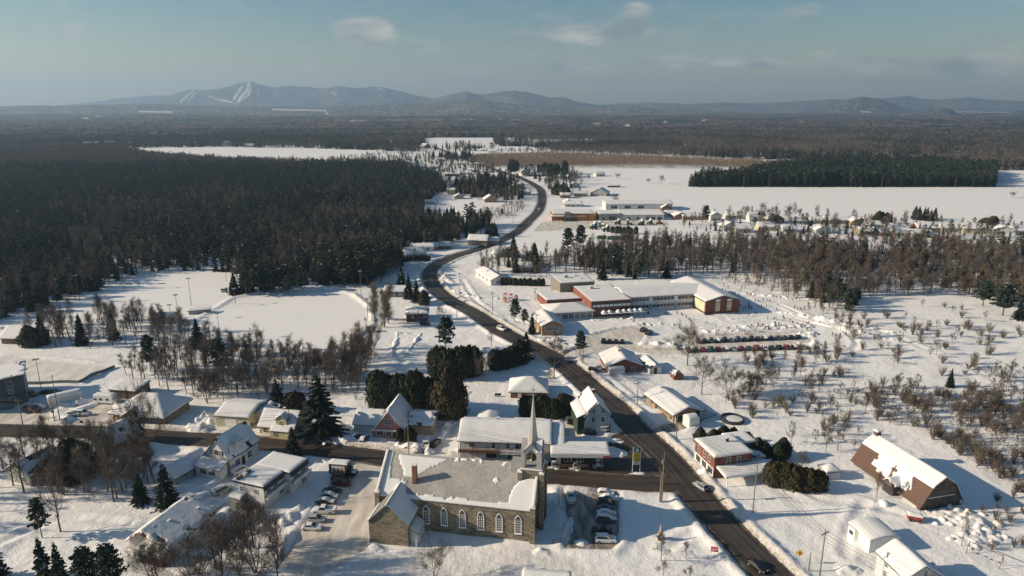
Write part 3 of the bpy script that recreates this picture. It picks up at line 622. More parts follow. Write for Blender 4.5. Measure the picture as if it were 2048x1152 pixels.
def shrub(seed, h, r, stems, ntw, tw):
    g = np.random.default_rng(seed); C = TM(); S = TM(); tips = []; dirs = []
    for i in range(stems):
        a = g.random()*2*PI; q = g.random()**.6; e = np.array([math.cos(a)*r*q, math.sin(a)*r*q, h*g.uniform(.55, 1)*(1-.35*q)]); b = np.array([math.cos(a)*r*.15*q, math.sin(a)*r*.15*q, -.2]); mid = (b+e)/2+[math.cos(a)*-.05, math.sin(a)*-.05, .08*h]
        S.tube([b, mid, e], [.035, .025, .012], 3)
        for w_ in (.4, .6, .8, 1): tips.append(b+(e-b)*w_+[0, 0, .06*h]); dirs.append(unit(e-b))
    tips = np.array(tips); dirs = np.array(dirs); idx = g.integers(0, len(tips), ntw); o = tips[idx]+g.normal(0, .03*h, (ntw, 3)); d = unit(dirs[idx]+g.normal(0, .42, (ntw, 3))+[0, 0, .45]); ln = g.uniform(.1, .28, (ntw, 1))*h
    sd_ = unit(np.cross(d, g.normal(0, 1, (ntw, 3))))*tw; C.tris(np.stack([o-sd_, o+sd_, o+d*ln], 1), 0)
    return S, C
PROTO = {}
def proto(kind, T, C, tm, cm, third=None):
    PROTO.setdefault(kind, []).append((T.mesh("trunk_wood", [tm]), C.mesh("crown_mass", cm), T, C, tm, cm))
SNOWT = mat("snow_on_branches", (.8, .8, .82), .8, .03)
for i in range(6):
    h = 11+1.2*i
    T, C = bare_tree(100+i, h, h*.34, 17, 950, .026, up=1.0+.07*(i % 3), base=.24); proto("bare", T, C, BARK, [BARK, (TWIG, TWIGR, TWIG)[i % 3]])
for i in range(3):
    h = 12+1.5*i
    T, C = bare_tree(140+i, h, h*.2, 18, 800, .027, up=1.12, base=.22); proto("slim", T, C, BARKP, [BARKP, (TWIG, TWIGY, TWIGR)[i]])
for i in range(3):
    T, C = bare_tree(150+i, 13, 6.6, 20, 1700, .027, up=.62, base=.24, stems=(1, 3, 2)[i]); proto("broad", T, C, BARK, [BARK, TWIG])
for i in range(2):
    T, C = bare_tree(160+i, 17, 2.3, 26, 2000, .03, up=1.35, base=.08); proto("poplar", T, C, BARKP, [BARKP, TWIGY])
for i in range(4):
    T, C = spruce(200+i, 12, 2.9+.25*i, 24, 9, .13, snow=(.02, .05, .01, .03)[i]); proto("spruce", T, C, BARK, [NEED, SNOWT])
for i in range(3):
    T, C = pine(220+i, 14, 4.0, 44, snow=.02); proto("pine", T, C, BARK, [NEEDP, SNOWT, BARK])
for i in range(2):
    T, C = cedar(240+i, 8, 3.1, 4200); proto("cedar", T, C, BARK, [CEDAR, SNOWT])
T, C = cedar(250, 11, 3.4, 6000, snow=0); proto("bronze_cedar", T, C, BARK, [CEDARB, SNOWT])
T, C = cedar(251, 6.5, 2.2, 3600, egg=.35, snow=0, top=.5); proto("dome_cedar", T, C, BARK, [CEDARB, SNOWT])
T, C = cedar(252, 6.5, 2.4, 3600, egg=.3, snow=.004, top=.45); proto("hedge_cedar", T, C, BARK, [CEDAR, SNOWT])
for i in range(5):
    T, C = shrub(260+i, 2.6+.3*i, 1.0+.14*i, 20, 520, .022); proto("shrub", T, C, BARK, [(TWIG, TWIGR, TWIGY, TWIG, TWIGR)[i]])
for i in range(3):
    T, C = bare_tree(270+i, 4.6, 2.0, 8, 420, .02, up=.95, base=.25); proto("sapling", T, C, BARK, [BARK, TWIG])
NAMES = dict(bare=("bare_tree", "tree"), slim=("bare_tree", "tree"), broad=("bare_tree", "tree"), poplar=("bare_tree", "tree"), spruce=("spruce_tree", "conifer"), pine=("pine_tree", "conifer"),
             cedar=("cedar_tree", "cedar"), bronze_cedar=("cedar_tree", "cedar"), dome_cedar=("cedar_tree", "cedar"), hedge_cedar=("cedar_tree", "cedar"), shrub=("bare_shrub", "shrub"), sapling=("young_tree", "tree"))
HT = dict(bare=11, slim=12, broad=13, poplar=17, spruce=12, pine=14, cedar=8, bronze_cedar=11, dome_cedar=6.5, hedge_cedar=6.5, shrub=2.6, sapling=4.6)
COUNT = {}
PLANTED = []
def tree(kind, x, y, label, group=None, h=None, fat=1.0, var=None, z=None):
    P = PROTO[kind]; i = RNG.integers(len(P)) if var is None else var; T, C = P[i][0], P[i][1]
    nm, cat = NAMES[kind]; zz_ = gz(x, y) if z is None else z
    r = thing(nm, label, cat, (x, y, zz_-.05), RNG.uniform(0, 2*PI), group)
    hh = HT[kind]+(1.2*i if kind == "bare" else 1.5*i if kind == "slim" else .3*i if kind == "shrub" else 0)
    s = (h/hh) if h else RNG.uniform(.8, 1.15); r.scale = (s*fat, s*fat, s)
    link("trunk" if kind not in ("shrub",) else "stems", T, r); link("crown" if kind not in ("shrub",) else "twigs", C, r)
    COUNT[nm] = COUNT.get(nm, 0)+1; PLANTED.append((x, y)); return r
def scatter(poly, n, seed, gap=0):
    """random points in a polygon"""
    g = np.random.default_rng(seed); P = np.array(poly); lo, hi = P.min(0), P.max(0); out = np.zeros((0, 2))
    while len(out) < n:
        c = g.uniform(lo, hi, (n*3, 2)); c = c[in_poly(c[:, 0], c[:, 1], poly)]; out = np.concatenate([out, c])
    out = out[:n]
    if gap:
        keep = []
        for p in out:
            if all((p[0]-q[0])**2+(p[1]-q[1])**2 > gap*gap for q in keep[-60:]): keep.append(p)
        out = np.array(keep)
    return out
def hgt_at(u, v, vtop):
    """height of an upright thing whose foot and top are seen at v and vtop"""
    X, Y = G(u, v); lo, hi = 0., 60.
    for _ in range(30):
        m = (lo+hi)/2
        if project(X, Y, m)[1] > vtop: lo = m
        else: hi = m
    return lo
# ------------------------------------------------------------------ woods: the nearest trees one by one, the rest as massed growth
def forest(name, label, pts, protos):
    """pts: (n,6) x y z scale rot pick; one mass of growth"""
    col = bpy.data.collections.new(name+"_kinds")
    for i, (nm, me) in enumerate(protos): col.objects.link(bpy.data.objects.new(nm, me))
    me = bpy.data.meshes.new(name); me.vertices.add(len(pts)); me.vertices.foreach_set("co", pts[:, :3].astype(np.float32).ravel())
    for an, c in (("size", 3), ("turn", 4)):
        a = me.attributes.new(an, 'FLOAT', 'POINT'); a.data.foreach_set("value", pts[:, c].astype(np.float32))
    a = me.attributes.new("pick", 'INT', 'POINT'); a.data.foreach_set("value", pts[:, 5].astype(np.int32)); me.update()
    o = link(name, me, kind="stuff", label=label, category="woods")
    ng = bpy.data.node_groups.new(name, 'GeometryNodeTree'); ng.interface.new_socket("Geometry", in_out='INPUT', socket_type='NodeSocketGeometry'); ng.interface.new_socket("Geometry", in_out='OUTPUT', socket_type='NodeSocketGeometry')
    n = ng.nodes.new; k = ng.links.new; gi = n("NodeGroupInput"); go = n("NodeGroupOutput"); ip = n("GeometryNodeInstanceOnPoints"); ci = n("GeometryNodeCollectionInfo")
    ci.inputs["Collection"].default_value = col; ci.inputs["Separate Children"].default_value = True; ci.inputs["Reset Children"].default_value = True
    def na(an, ty):
        q = n("GeometryNodeInputNamedAttribute"); q.data_type = ty; q.inputs["Name"].default_value = an; return q.outputs["Attribute"]
    cb = n("ShaderNodeCombineXYZ"); k(na("turn", 'FLOAT'), cb.inputs[2]); k(gi.outputs[0], ip.inputs["Points"]); k(ci.outputs[0], ip.inputs["Instance"]); ip.inputs["Pick Instance"].default_value = True
    k(na("pick", 'INT'), ip.inputs["Instance Index"]); k(cb.outputs[0], ip.inputs["Rotation"]); k(na("size", 'FLOAT'), ip.inputs["Scale"]); k(ip.outputs[0], go.inputs[0])
    md = o.modifiers.new("growth", 'NODES'); md.node_group = ng
    return o
def joined(T, C, tm, cm, name):
    """trunk and crown in one mesh; trunk material appended"""
    t2 = TM(); t2.v = list(T.v); t2.t = list(T.t); t2.mi = [np.full(len(q), len(cm)) for q in T.mi]; t2.n = T.n
    return join_tm(C, t2).mesh(name, list(cm)+[tm])
FB, FC, FCL, FD = [], [], [], []      # bare, conifer, far bare clumps, far conifer clumps
for i in range(7):
    h = 11+1.0*i; tmat = (TWIG, TWIGR, TWIG, TWIGY, TWIG, TWIGR, TWIG)[i]
    T, C = bare_tree(300+i, h, h*(.19+.03*(i % 3)), 9, 300, .05, up=1.12, base=.3); FB.append(("woods_bare_tree", joined(T, C, BARKP if i % 3 == 1 else BARK, [BARK, tmat], "woods_bare_tree")))
for i in range(5):
    if i < 3: T, C = spruce(320+i, 12+i, 2.5+.2*i, 12, 6, .22, snow=(.0, .04, .01)[i]); cm = [NEED, SNOWT]
    else: T, C = pine(320+i, 15, 3.4, 16, snow=.025); cm = [NEEDP, SNOWT, BARK]
    FC.append(("woods_conifer", joined(T, C, BARK, cm, "woods_conifer")))
def clump(seed, kind, n, rad):
    g = np.random.default_rng(seed); parts = []
    for i in range(n):
        a, q = g.random()*2*PI, math.sqrt(g.random())*rad; s = g.uniform(.75, 1.2)
        if kind == 'b': T, C = bare_tree(seed*10+i, 12*s, 3.6*s, 3, 60, .12, up=1.0, base=.35)
        else: T, C = spruce(seed*10+i, 13*s, 2.6*s, 6, 5, .34, snow=.02)
        J = join_tm(C, TM()) if kind == 'c' else join_tm(C, T)
        J.v = [v+np.array([math.cos(a)*q, math.sin(a)*q, 0]) for v in J.v]; parts.append(J)
    return join_tm(*parts)
for i in range(4):
    FCL.append(("far_bare_clump", clump(40+i, 'b', 5, 9).mesh("far_bare_clump", [BARK, (TWIG, TWIGR, TWIG, TWIGY)[i]])))
    FD.append(("far_conifer_clump", clump(50+i, 'c', 5, 9).mesh("far_conifer_clump", [NEED, SNOWT])))
LOW = []
for i in range(3):
    T, C = bare_tree(360+i, 4.2, 1.6, 5, 90, .05, up=.95, base=.15); LOW.append(("low_brush", joined(T, C, TWIGR, [TWIGR, (TWIGR, TWIGY, TWIG)[i]], "low_brush")))
def fill(poly, per, seed, n_max=60000):
    """points in polygon at one per 'per' square metres, jittered"""
    P = np.array(poly); A = .5*abs(np.dot(P[:, 0], np.roll(P[:, 1], 1))-np.dot(P[:, 1], np.roll(P[:, 0], 1)))
    return scatter(poly, int(min(n_max, A/per)), seed)
def clear_of(p, keep=3.5):
    """drop points on roads, lots and in openings"""
    _nf, dr, dl = ground_parts(p[:, 0], p[:, 1]); ok = (dr > keep) & (dl > 2)
    return p[ok]
def rows(p, s0, s1, seed, npick, far=False):
    g = np.random.default_rng(seed); z = ground_z(p[:, 0], p[:, 1]) if not far else terrain_far(p[:, 0], p[:, 1])-.3
    return np.stack([p[:, 0], p[:, 1], z-.1, g.uniform(s0, s1, len(p)), g.uniform(0, 6.28, len(p)), g.integers(0, npick, len(p))], 1)
Z_LEFT = GP((-260, 640), (-200, 345), (0, 341), (130, 338), (400, 336), (640, 335), (800, 339), (868, 352), (895, 380), (848, 408), (846, 440), (895, 448), (955, 440), (985, 452), (962, 474), (905, 488), (868, 500), (800, 498), (760, 520), (772, 556), (735, 572), (700, 566), (640, 574),
            (560, 580), (500, 590), (455, 585), (478, 548), (350, 541), (280, 546), (215, 572), (140, 606), (20, 634), (-60, 660))
Z_RIGHT = GP((1105, 524), (1165, 510), (1210, 506), (1290, 494), (1420, 498), (1560, 500), (1700, 503), (1850, 506), (2048, 508), (2300, 510), (2300, 625), (2100, 622), (2048, 618), (1985, 606), (1900, 590), (1800, 592), (1730, 594), (1690, 628), (1650, 615), (1610, 590), (1560, 572), (1470, 548), (1400, 548),
             (1320, 560), (1260, 558), (1180, 548), (1120, 548))
Z_PLANT = GP((1372, 374), (1420, 374), (1422, 374), (1990, 374), (1990, 347), (1880, 332), (1860, 330), (1640, 330), (1600, 344), (1420, 362))
HOLE = [GP((120, 402), (240, 402), (240, 394), (120, 394)), GP((320, 440), (345, 440), (345, 432), (320, 432)), GP((1740, 520), (1780, 520), (1775, 508), (1745, 508)), GP((180, 528), (270, 530), (260, 518), (190, 520))]
def not_in(p, polys):
    ok = np.ones(len(p), bool)
    for h in polys: ok &= ~in_poly(p[:, 0], p[:, 1], h)
    return p[ok]
pl = not_in(clear_of(fill(Z_LEFT, 13, 1)), HOLE); pl = pl[(vnoise(pl[:, 0], pl[:, 1], 26, 93, 2) > .3) | (RNG.random(len(pl)) < .25)]; far_l = fz((pl[:, 1]-640)/200)
isc = RNG.random(len(pl)) < np.clip(.5+.45*(vnoise(pl[:, 0], pl[:, 1], 42, 90, 3) > .47)+.5*far_l, 0, .96)
pr = not_in(clear_of(fill(Z_RIGHT, 14, 2)), HOLE); isc2 = RNG.random(len(pr)) < np.clip(.04+.4*(vnoise(pr[:, 0], pr[:, 1], 48, 91, 3) > .59)+.2*(pr[:, 0] > 360), 0, .9)
pp = not_in(fill(Z_PLANT, 12, 3), HOLE)
B_ = np.concatenate([pl[~isc], pr[~isc2]]); C_ = np.concatenate([pl[isc], pr[isc2]])
# the front rows of both woods are single trees
NB, NC = 70, 90
def front(p, n):
    sc = p[:, 1]/np.where(p[:, 0] > 0, 1.0, .93); vis = np.abs(p[:, 0]) < p[:, 1]*.77; idx = np.argsort(np.where(vis, sc, 1e9)); return p[idx[:n]], p[idx[n:]]
bf, B_ = front(B_, NB); cf, C_ = front(C_, NC)
for x, y in bf:
    e = "east" if x > 0 else "west"
    tree("slim" if RNG.random() < .5 else "bare", x, y, "tall leafless tree at the front of the brown woods behind the school" if x > 0 else "leafless tree at the front edge of the dark woods beside the snowy pitch", "bare trees along the edge of the "+("school woods" if x > 0 else "dark woods"), h=RNG.uniform(7, 12))
for x, y in cf:
    tree("spruce" if RNG.random() < .65 else "pine", x, y, "dark conifer standing among the leafless woods behind the school" if x > 0 else "dark conifer in the front rows of the dark woods beside the pitch", "conifers in the "+("school woods" if x > 0 else "dark woods"), h=RNG.uniform(6, 11.5))
off_ = np.concatenate([fill(GP((-330, 880), (-20, 880), (-20, 1120), (-420, 1120)), 60, 33), fill(GP((240, 755), (300, 722), (420, 708), (600, 724), (720, 702), (735, 755), (700, 795), (610, 780), (420, 808), (330, 782)), 34, 34), fill(GP((0, 930), (130, 905), (330, 950), (290, 995), (60, 1005)), 34, 35), fill(GP((30, 690), (170, 642), (330, 642), (420, 690), (250, 708)), 50, 36)]); B_ = np.concatenate([B_, clear_of(off_, 2.5)])
rb_ = rows(B_, .6, 1.05, 5, 7); rb_[:, 3] *= .7+.6*vnoise(rb_[:, 0], rb_[:, 1], 38, 95, 3)
forest("bare_woods", "brown leafless trees massed in the woods either side of the road", rb_, FB)
C_ = np.concatenate([C_, pp]); rc = rows(C_, .5, .95, 6, 5); rc[-len(pp):, 3] *= 1.35
rc[:, 3] *= .62+.8*vnoise(rc[:, 0], rc[:, 1], 38, 94, 3)
forest("conifer_woods", "dark conifers massed in the woods and the long plantation", rc, FC)
# brush and farther woods
zb = [(GP((0, 336), (-250, 336), (-250, 296), (0, 296), (232, 297), (290, 314), (450, 326), (640, 330), (820, 335), (800, 338), (640, 332), (400, 334)), 95, .55),
      (GP((925, 312), (1100, 308), (1520, 322), (1520, 336), (1300, 330), (960, 335)), 16, 0)]
lp = np.concatenate([fill(zb[1][0], 9, 7, 24000), fill(GP((1480, 325), (2300, 327), (2300, 339), (2000, 341), (1480, 336)), 13, 77, 14000)])
STEM = mat("young_stems", (.27, .205, .15), .95, .2, .25)
LOWT = []
for i in range(3):
    T, C = bare_tree(370+i, 4.2, 1.4, 5, 90, .05, up=1.1, base=.15); LOWT.append(("young_tree", joined(T, C, STEM, [STEM, STEM], "young_tree")))
forest("plantation_brush", "pale brown rows of young leafless trees beyond the white field", rows(lp, 1.0, 1.5, 8, 3), LOWT)
fb = [fill(zb[0][0], 45, 9, 16000)]
fcn = []
for poly, per, pc, sd_ in ((GP((-300, 297), (0, 297), (232, 298), (240, 297), (420, 294), (640, 297), (830, 304), (850, 292), (846, 284), (850, 272), (-300, 272)), 150, .45, 11),
                           (GP((1000, 296), (1210, 304), (1300, 308), (1520, 320), (1900, 320), (2300, 322), (2300, 268), (1300, 268), (1010, 268), (990, 280)), 150, .4, 12),
                           (GP((1500, 336), (1600, 330), (1900, 326), (2300, 330), (2300, 340), (2000, 340), (1560, 334)), 60, .12, 13),
                           (GP((-300, 272), (2400, 268), (2400, 262), (-300, 262)), 190, .45, 14)):
    p = fill(poly, per, sd_, 30000); p = clear_of(p, 4); k = RNG.random(len(p)) < np.clip(pc+.5*(vnoise(p[:, 0], p[:, 1], 160, 60, 2)-.5)*2.6, 0, 1); fb.append(p[~k]); fcn.append(p[k])
OPEN = [GP((855, 281), (1040, 281), (1040, 274), (855, 274)), GP((1000, 289), (1215, 288), (1180, 281), (1010, 282)), GP((866, 300), (925, 318), (1130, 305), (1060, 293), (920, 292)), GP((1690, 318), (1860, 316), (1840, 311), (1700, 312)), GP((1400, 300), (1330, 300), (1330, 296), (1400, 296))]
fb = not_in(np.concatenate(fb), OPEN); fcn = not_in(np.concatenate(fcn), OPEN)
forest("far_bare_woods", "leafless woods covering the far side of the valley", rows(fb, .8, 1.25, 15, 4, True), FCL)
forest("far_conifer_woods", "dark evergreen stands among the far leafless woods", rows(fcn, .8, 1.25, 16, 4, True), FD)
# ------------------------------------------------------------------ building kit
def win_mesh(w, h, style):
    k = ("win", round(w, 2), round(h, 2), style)
    if k not in KIDS:
        f = MB(); b = .07
        f.box(-w/2-b, -w/2, -.09, .01, -b, h+b); f.box(w/2, w/2+b, -.09, .01, -b, h+b); f.box(-w/2, w/2, -.09, .01, h, h+b); f.box(-w/2, w/2, -.12, .01, -b, 0)
        if style in ('cross', 'grid', 'two'): f.box(-.025, .025, -.065, -.022, 0, h)
        if style in ('cross', 'sash'): f.box(-w/2, w/2, -.068, -.024, h*.5-.03, h*.5+.03)
        if style == 'grid':
            for q in (.33, .66): f.box(-w/2, w/2, -.068, -.024, h*q-.02, h*q+.02)
            for q in (-.25, .25): f.box(w*q-.02, w*q+.02, -.066, -.023, 0, h)
        p = MB(); p.box(-w/2, w/2, -.02, .005, 0, h)
        KIDS[k] = (f.mesh("window_frame", [TRIM]), p.mesh("window_pane", [GLASS]))
    return KIDS[k]
FACE = {'F': 0, 'R': PI/2, 'B': PI, 'L': -PI/2}
def on_face(face, s, w, d, out=0):
    """point on a wall: s runs left to right seen from outside, -1..1 is the whole wall when |s|<=1 given as fraction"""
    if face == 'F': return (s*w/2, -d/2-out)
    if face == 'B': return (-s*w/2, d/2+out)
    if face == 'R': return (w/2+out, s*d/2)
    return (-w/2-out, -s*d/2)
def window(root, face, s, z, ww, wh, w, d, style='cross', shutters=None, frame=None):
    x, y = on_face(face, s, w, d); fm, pm = win_mesh(ww, wh, style)
    o = link("window", fm, root, (x, y, z), FACE[face]); link("pane", pm, o)
    if frame: o.material_slots[0].link = 'OBJECT'; o.material_slots[0].material = frame
    if shutters:
        k = ("shut", round(ww, 2), round(wh, 2), shutters.name)
        if k not in KIDS: KIDS[k] = MB().box(-.22, .22, -.06, .01, 0, wh).mesh("shutter", [shutters])
        for q in (-1, 1): link("shutter", KIDS[k], o, (q*(ww/2+.31), 0, 0))
    return o
def door(root, face, s, w, d, col, ww=.95, wh=2.1, z=.15):
    x, y = on_face(face, s, w, d); o = MB().box(-ww/2, ww/2, -.06, .01, 0, wh).box(-ww/2-.1, -ww/2, -.09, .01, 0, wh+.1).box(ww/2, ww/2+.1, -.09, .01, 0, wh+.1).box(-ww/2, ww/2, -.09, .01, wh, wh+.1).build("door", [col], root)
    o.location = (x, y, z); o.rotation_euler = (0, 0, FACE[face]); MB().tube((ww*.36, -.06, wh*.48), (ww*.36, -.14, wh*.48), .04, .04, 6).build("handle", [GREYM], o); return o
def garage_door(root, face, s, w, d, ww, wh, col=TRIM):
    x, y = on_face(face, s, w, d); o = MB().box(-ww/2-.1, ww/2+.1, -.03, .01, 0, wh+.1).build("garage_door", [TRIM], root); o.location = (x, y, .05); o.rotation_euler = (0, 0, FACE[face])
    for q in range(4): MB().box(-ww/2, ww/2, -.07, -.03, wh*q/4+.02, wh*(q+1)/4-.02).build("panel", [col], o)
    return o
def chimney(root, x, y, z0, z1, s=.6, m=None):
    o = MB().box(x-s/2, x+s/2, y-s/2, y+s/2, z0, z1).build("chimney", [m or MATS.get("brick_red", GREYM)], root)
    MB().box(x-s/2-.08, x+s/2+.08, y-s/2-.08, y+s/2+.08, z1, z1+.12).build("cap", [SNOW], o); return o
def roof_fn(kind, w, d, h, rise, axis='x', ridge=0.0, prof=None, fall='F'):
    if kind == 'gable':
        def f(x, y):
            a = y if axis == 'x' else x; half = (d if axis == 'x' else w)/2; r = ridge*half
            return h+rise*np.where(a < r, (a+half)/(half+r), (half-a)/(half-r))
    elif kind == 'hip':
        def f(x, y):
            s = rise/(min(w, d)/2); return h+np.minimum(rise, s*np.minimum(d/2-np.abs(y), w/2-np.abs(x)))
    elif kind == 'prof':
        def f(x, y):
            a = np.abs(y if axis == 'x' else x)/((d if axis == 'x' else w)/2); return np.interp(a, prof[0], prof[1])
    elif kind == 'shed':
        def f(x, y):
            t = dict(F=(y+d/2)/d, B=(d/2-y)/d, L=(x+w/2)/w, R=(w/2-x)/w)[fall]; return h+rise*t
    else:
        def f(x, y): return h+0*x+0*y
    return f
def breaks(half, over, extra=(), n=0):
    v = [-half-over, -half, half, half+over]+list(extra)
    if n: v += list(np.linspace(-half, half, n))
    return sorted(set(round(q, 4) for q in v))
def shell(fn, xs, ys, th, lift=0.0):
    """slab following fn between its top and a skin th below"""
    X, Y = np.meshgrid(xs, ys); Zt = fn(X, Y)+lift; Zb = Zt-th; ny, nx = X.shape; mb = MB()
    mb.v = [tuple(p) for p in np.stack([X.ravel(), Y.ravel(), Zt.ravel()], 1)]+[tuple(p) for p in np.stack([X.ravel(), Y.ravel(), Zb.ravel()], 1)]; o = nx*ny
    for j in range(ny-1):
        for i in range(nx-1):
            a = j*nx+i; mb.f += [(a, a+1, a+nx+1, a+nx), (o+a, o+a+nx, o+a+nx+1, o+a+1)]
    for i in range(nx-1):
        a = i; b = (ny-1)*nx+i; mb.f += [(a, o+a, o+a+1, a+1), (b, b+1, o+b+1, o+b)]
    for j in range(ny-1):
        a = j*nx; b = j*nx+nx-1; mb.f += [(a, a+nx, o+a+nx, o+a), (b, o+b, o+b+nx, b+nx)]
    mb.m = [0]*len(mb.f); return mb
def snow_slab(fn, x0, x1, y0, y1, t, cell=.7, seed=0, mask=None, lift=.0, lump=.35):
    """blanket of snow lying on fn: rounded lip, soft lumps, bare where mask says so"""
    nx = max(4, int((x1-x0)/cell)+1); ny = max(4, int((y1-y0)/cell)+1)
    ex = min(.22, (x1-x0)/8); xs = np.concatenate([[x0, x0+ex*.35], np.linspace(x0+ex, x1-ex, nx), [x1-ex*.35, x1]]); ys = np.concatenate([[y0, y0+ex*.35], np.linspace(y0+ex, y1-ex, ny), [y1-ex*.35, y1]])
    X, Y = np.meshgrid(xs, ys); e = np.minimum(np.minimum(X-x0, x1-X), np.minimum(Y-y0, y1-Y))
    wob = vnoise(X+seed*13, Y, 2.6, seed, 3); edgew = np.clip(e/.25, 0, 1)
    th = t*(.55+.45*np.sqrt(fz(e/.45)))*(1-lump/2+lump*wob)
    X = X+(.12*(vnoise(X+5, Y+seed, 1.7, seed+3, 2)-.5))*(1-edgew); base = fn(X, Y)+lift
    keep = np.ones((X.shape[0]-1, X.shape[1]-1), bool)
    if mask is not None:
        xc, yc = (X[:-1, :-1]+X[1:, 1:])/2, (Y[:-1, :-1]+Y[1:, 1:])/2; keep = mask(xc, yc)
        nb = np.zeros(X.shape); cnt = np.zeros(X.shape)
        for a in (0, 1):
            for b in (0, 1): nb[a:X.shape[0]-1+a, b:X.shape[1]-1+b] += keep; cnt[a:X.shape[0]-1+a, b:X.shape[1]-1+b] += 1
        th = th*np.where(nb < cnt, .5, 1)
    Z = base+th; n = X.size; V = np.concatenate([np.stack([X.ravel(), Y.ravel(), Z.ravel()], 1), np.stack([X.ravel(), Y.ravel(), base.ravel()-.02], 1)]); F = []; W = X.shape[1]
    for j in range(keep.shape[0]):
        for i in range(keep.shape[1]):
            if not keep[j, i]: continue
            a = j*W+i; q = (a, a+1, a+W+1, a+W); F.append(q)
            for (jj, ii, p, r) in ((j-1, i, 0, 1), (j, i+1, 1, 2), (j+1, i, 2, 3), (j, i-1, 3, 0)):
                if jj < 0 or ii < 0 or jj >= keep.shape[0] or ii >= keep.shape[1] or not keep[jj, ii]: F.append((q[p], n+q[p], n+q[r], q[r]))
    me = bpy.data.meshes.new("snow_cover"); me.from_pydata(V.tolist(), [], F); me.polygons.foreach_set("use_smooth", np.ones(len(F), bool)); me.materials.append(SNOW); me.update(); return me
def walls_mb(w, d, fn, h, kind, axis, sink=.6, prof=None, rise=0, ridge=0):
    mb = MB(); e = .02
    mb.face([(-w/2, -d/2, -sink), (w/2, -d/2, -sink), (w/2, -d/2, float(fn(np.array(w/2), np.array(-d/2)))-e), (-w/2, -d/2, float(fn(np.array(-w/2), np.array(-d/2)))-e)])
    def side(pts): mb.face(pts)
    def ring(xs, ys):
        n = len(xs); top = [(x, y, float(fn(np.array(x), np.array(y)))-e) for x, y in zip(xs, ys)]; mb.face([(xs[0], ys[0], -sink), (xs[-1], ys[-1], -sink)]+top[::-1])
    mb.v.clear(); mb.f.clear(); mb.m.clear(); k = 25
    t = np.concatenate([np.linspace(-1, 1, k), [ridge]]); t = np.unique(np.round(t, 5))
    simple = [-1, 1]
    tx = t if axis == 'y' and kind in ('gable', 'prof') or kind == 'shed' else simple; ty = t if axis == 'x' and kind in ('gable', 'prof') or kind == 'shed' else simple
    ring([q*w/2 for q in tx], [-d/2]*len(tx)); ring([-q*w/2 for q in tx], [d/2]*len(tx)); ring([w/2]*len(ty), [q*d/2 for q in ty]); ring([-w/2]*len(ty), [-q*d/2 for q in ty])
    if kind == 'flat': mb.face([(-w/2, -d/2, h-.02), (w/2, -d/2, h-.02), (w/2, d/2, h-.02), (-w/2, d/2, h-.02)])
    return mb
def frame_of(a, b, d):
    """foot of the front wall from its two surveyed corners: centre, width, heading"""
    A = np.array(G(*a)); B = np.array(G(*b)); w = float(np.linalg.norm(B-A)); r = math.atan2(B[1]-A[1], B[0]-A[0]); n = np.array([-math.sin(r), math.cos(r)]); c = (A+B)/2+n*d/2
    return (float(c[0]), float(c[1])), w, r
SEED = [0]
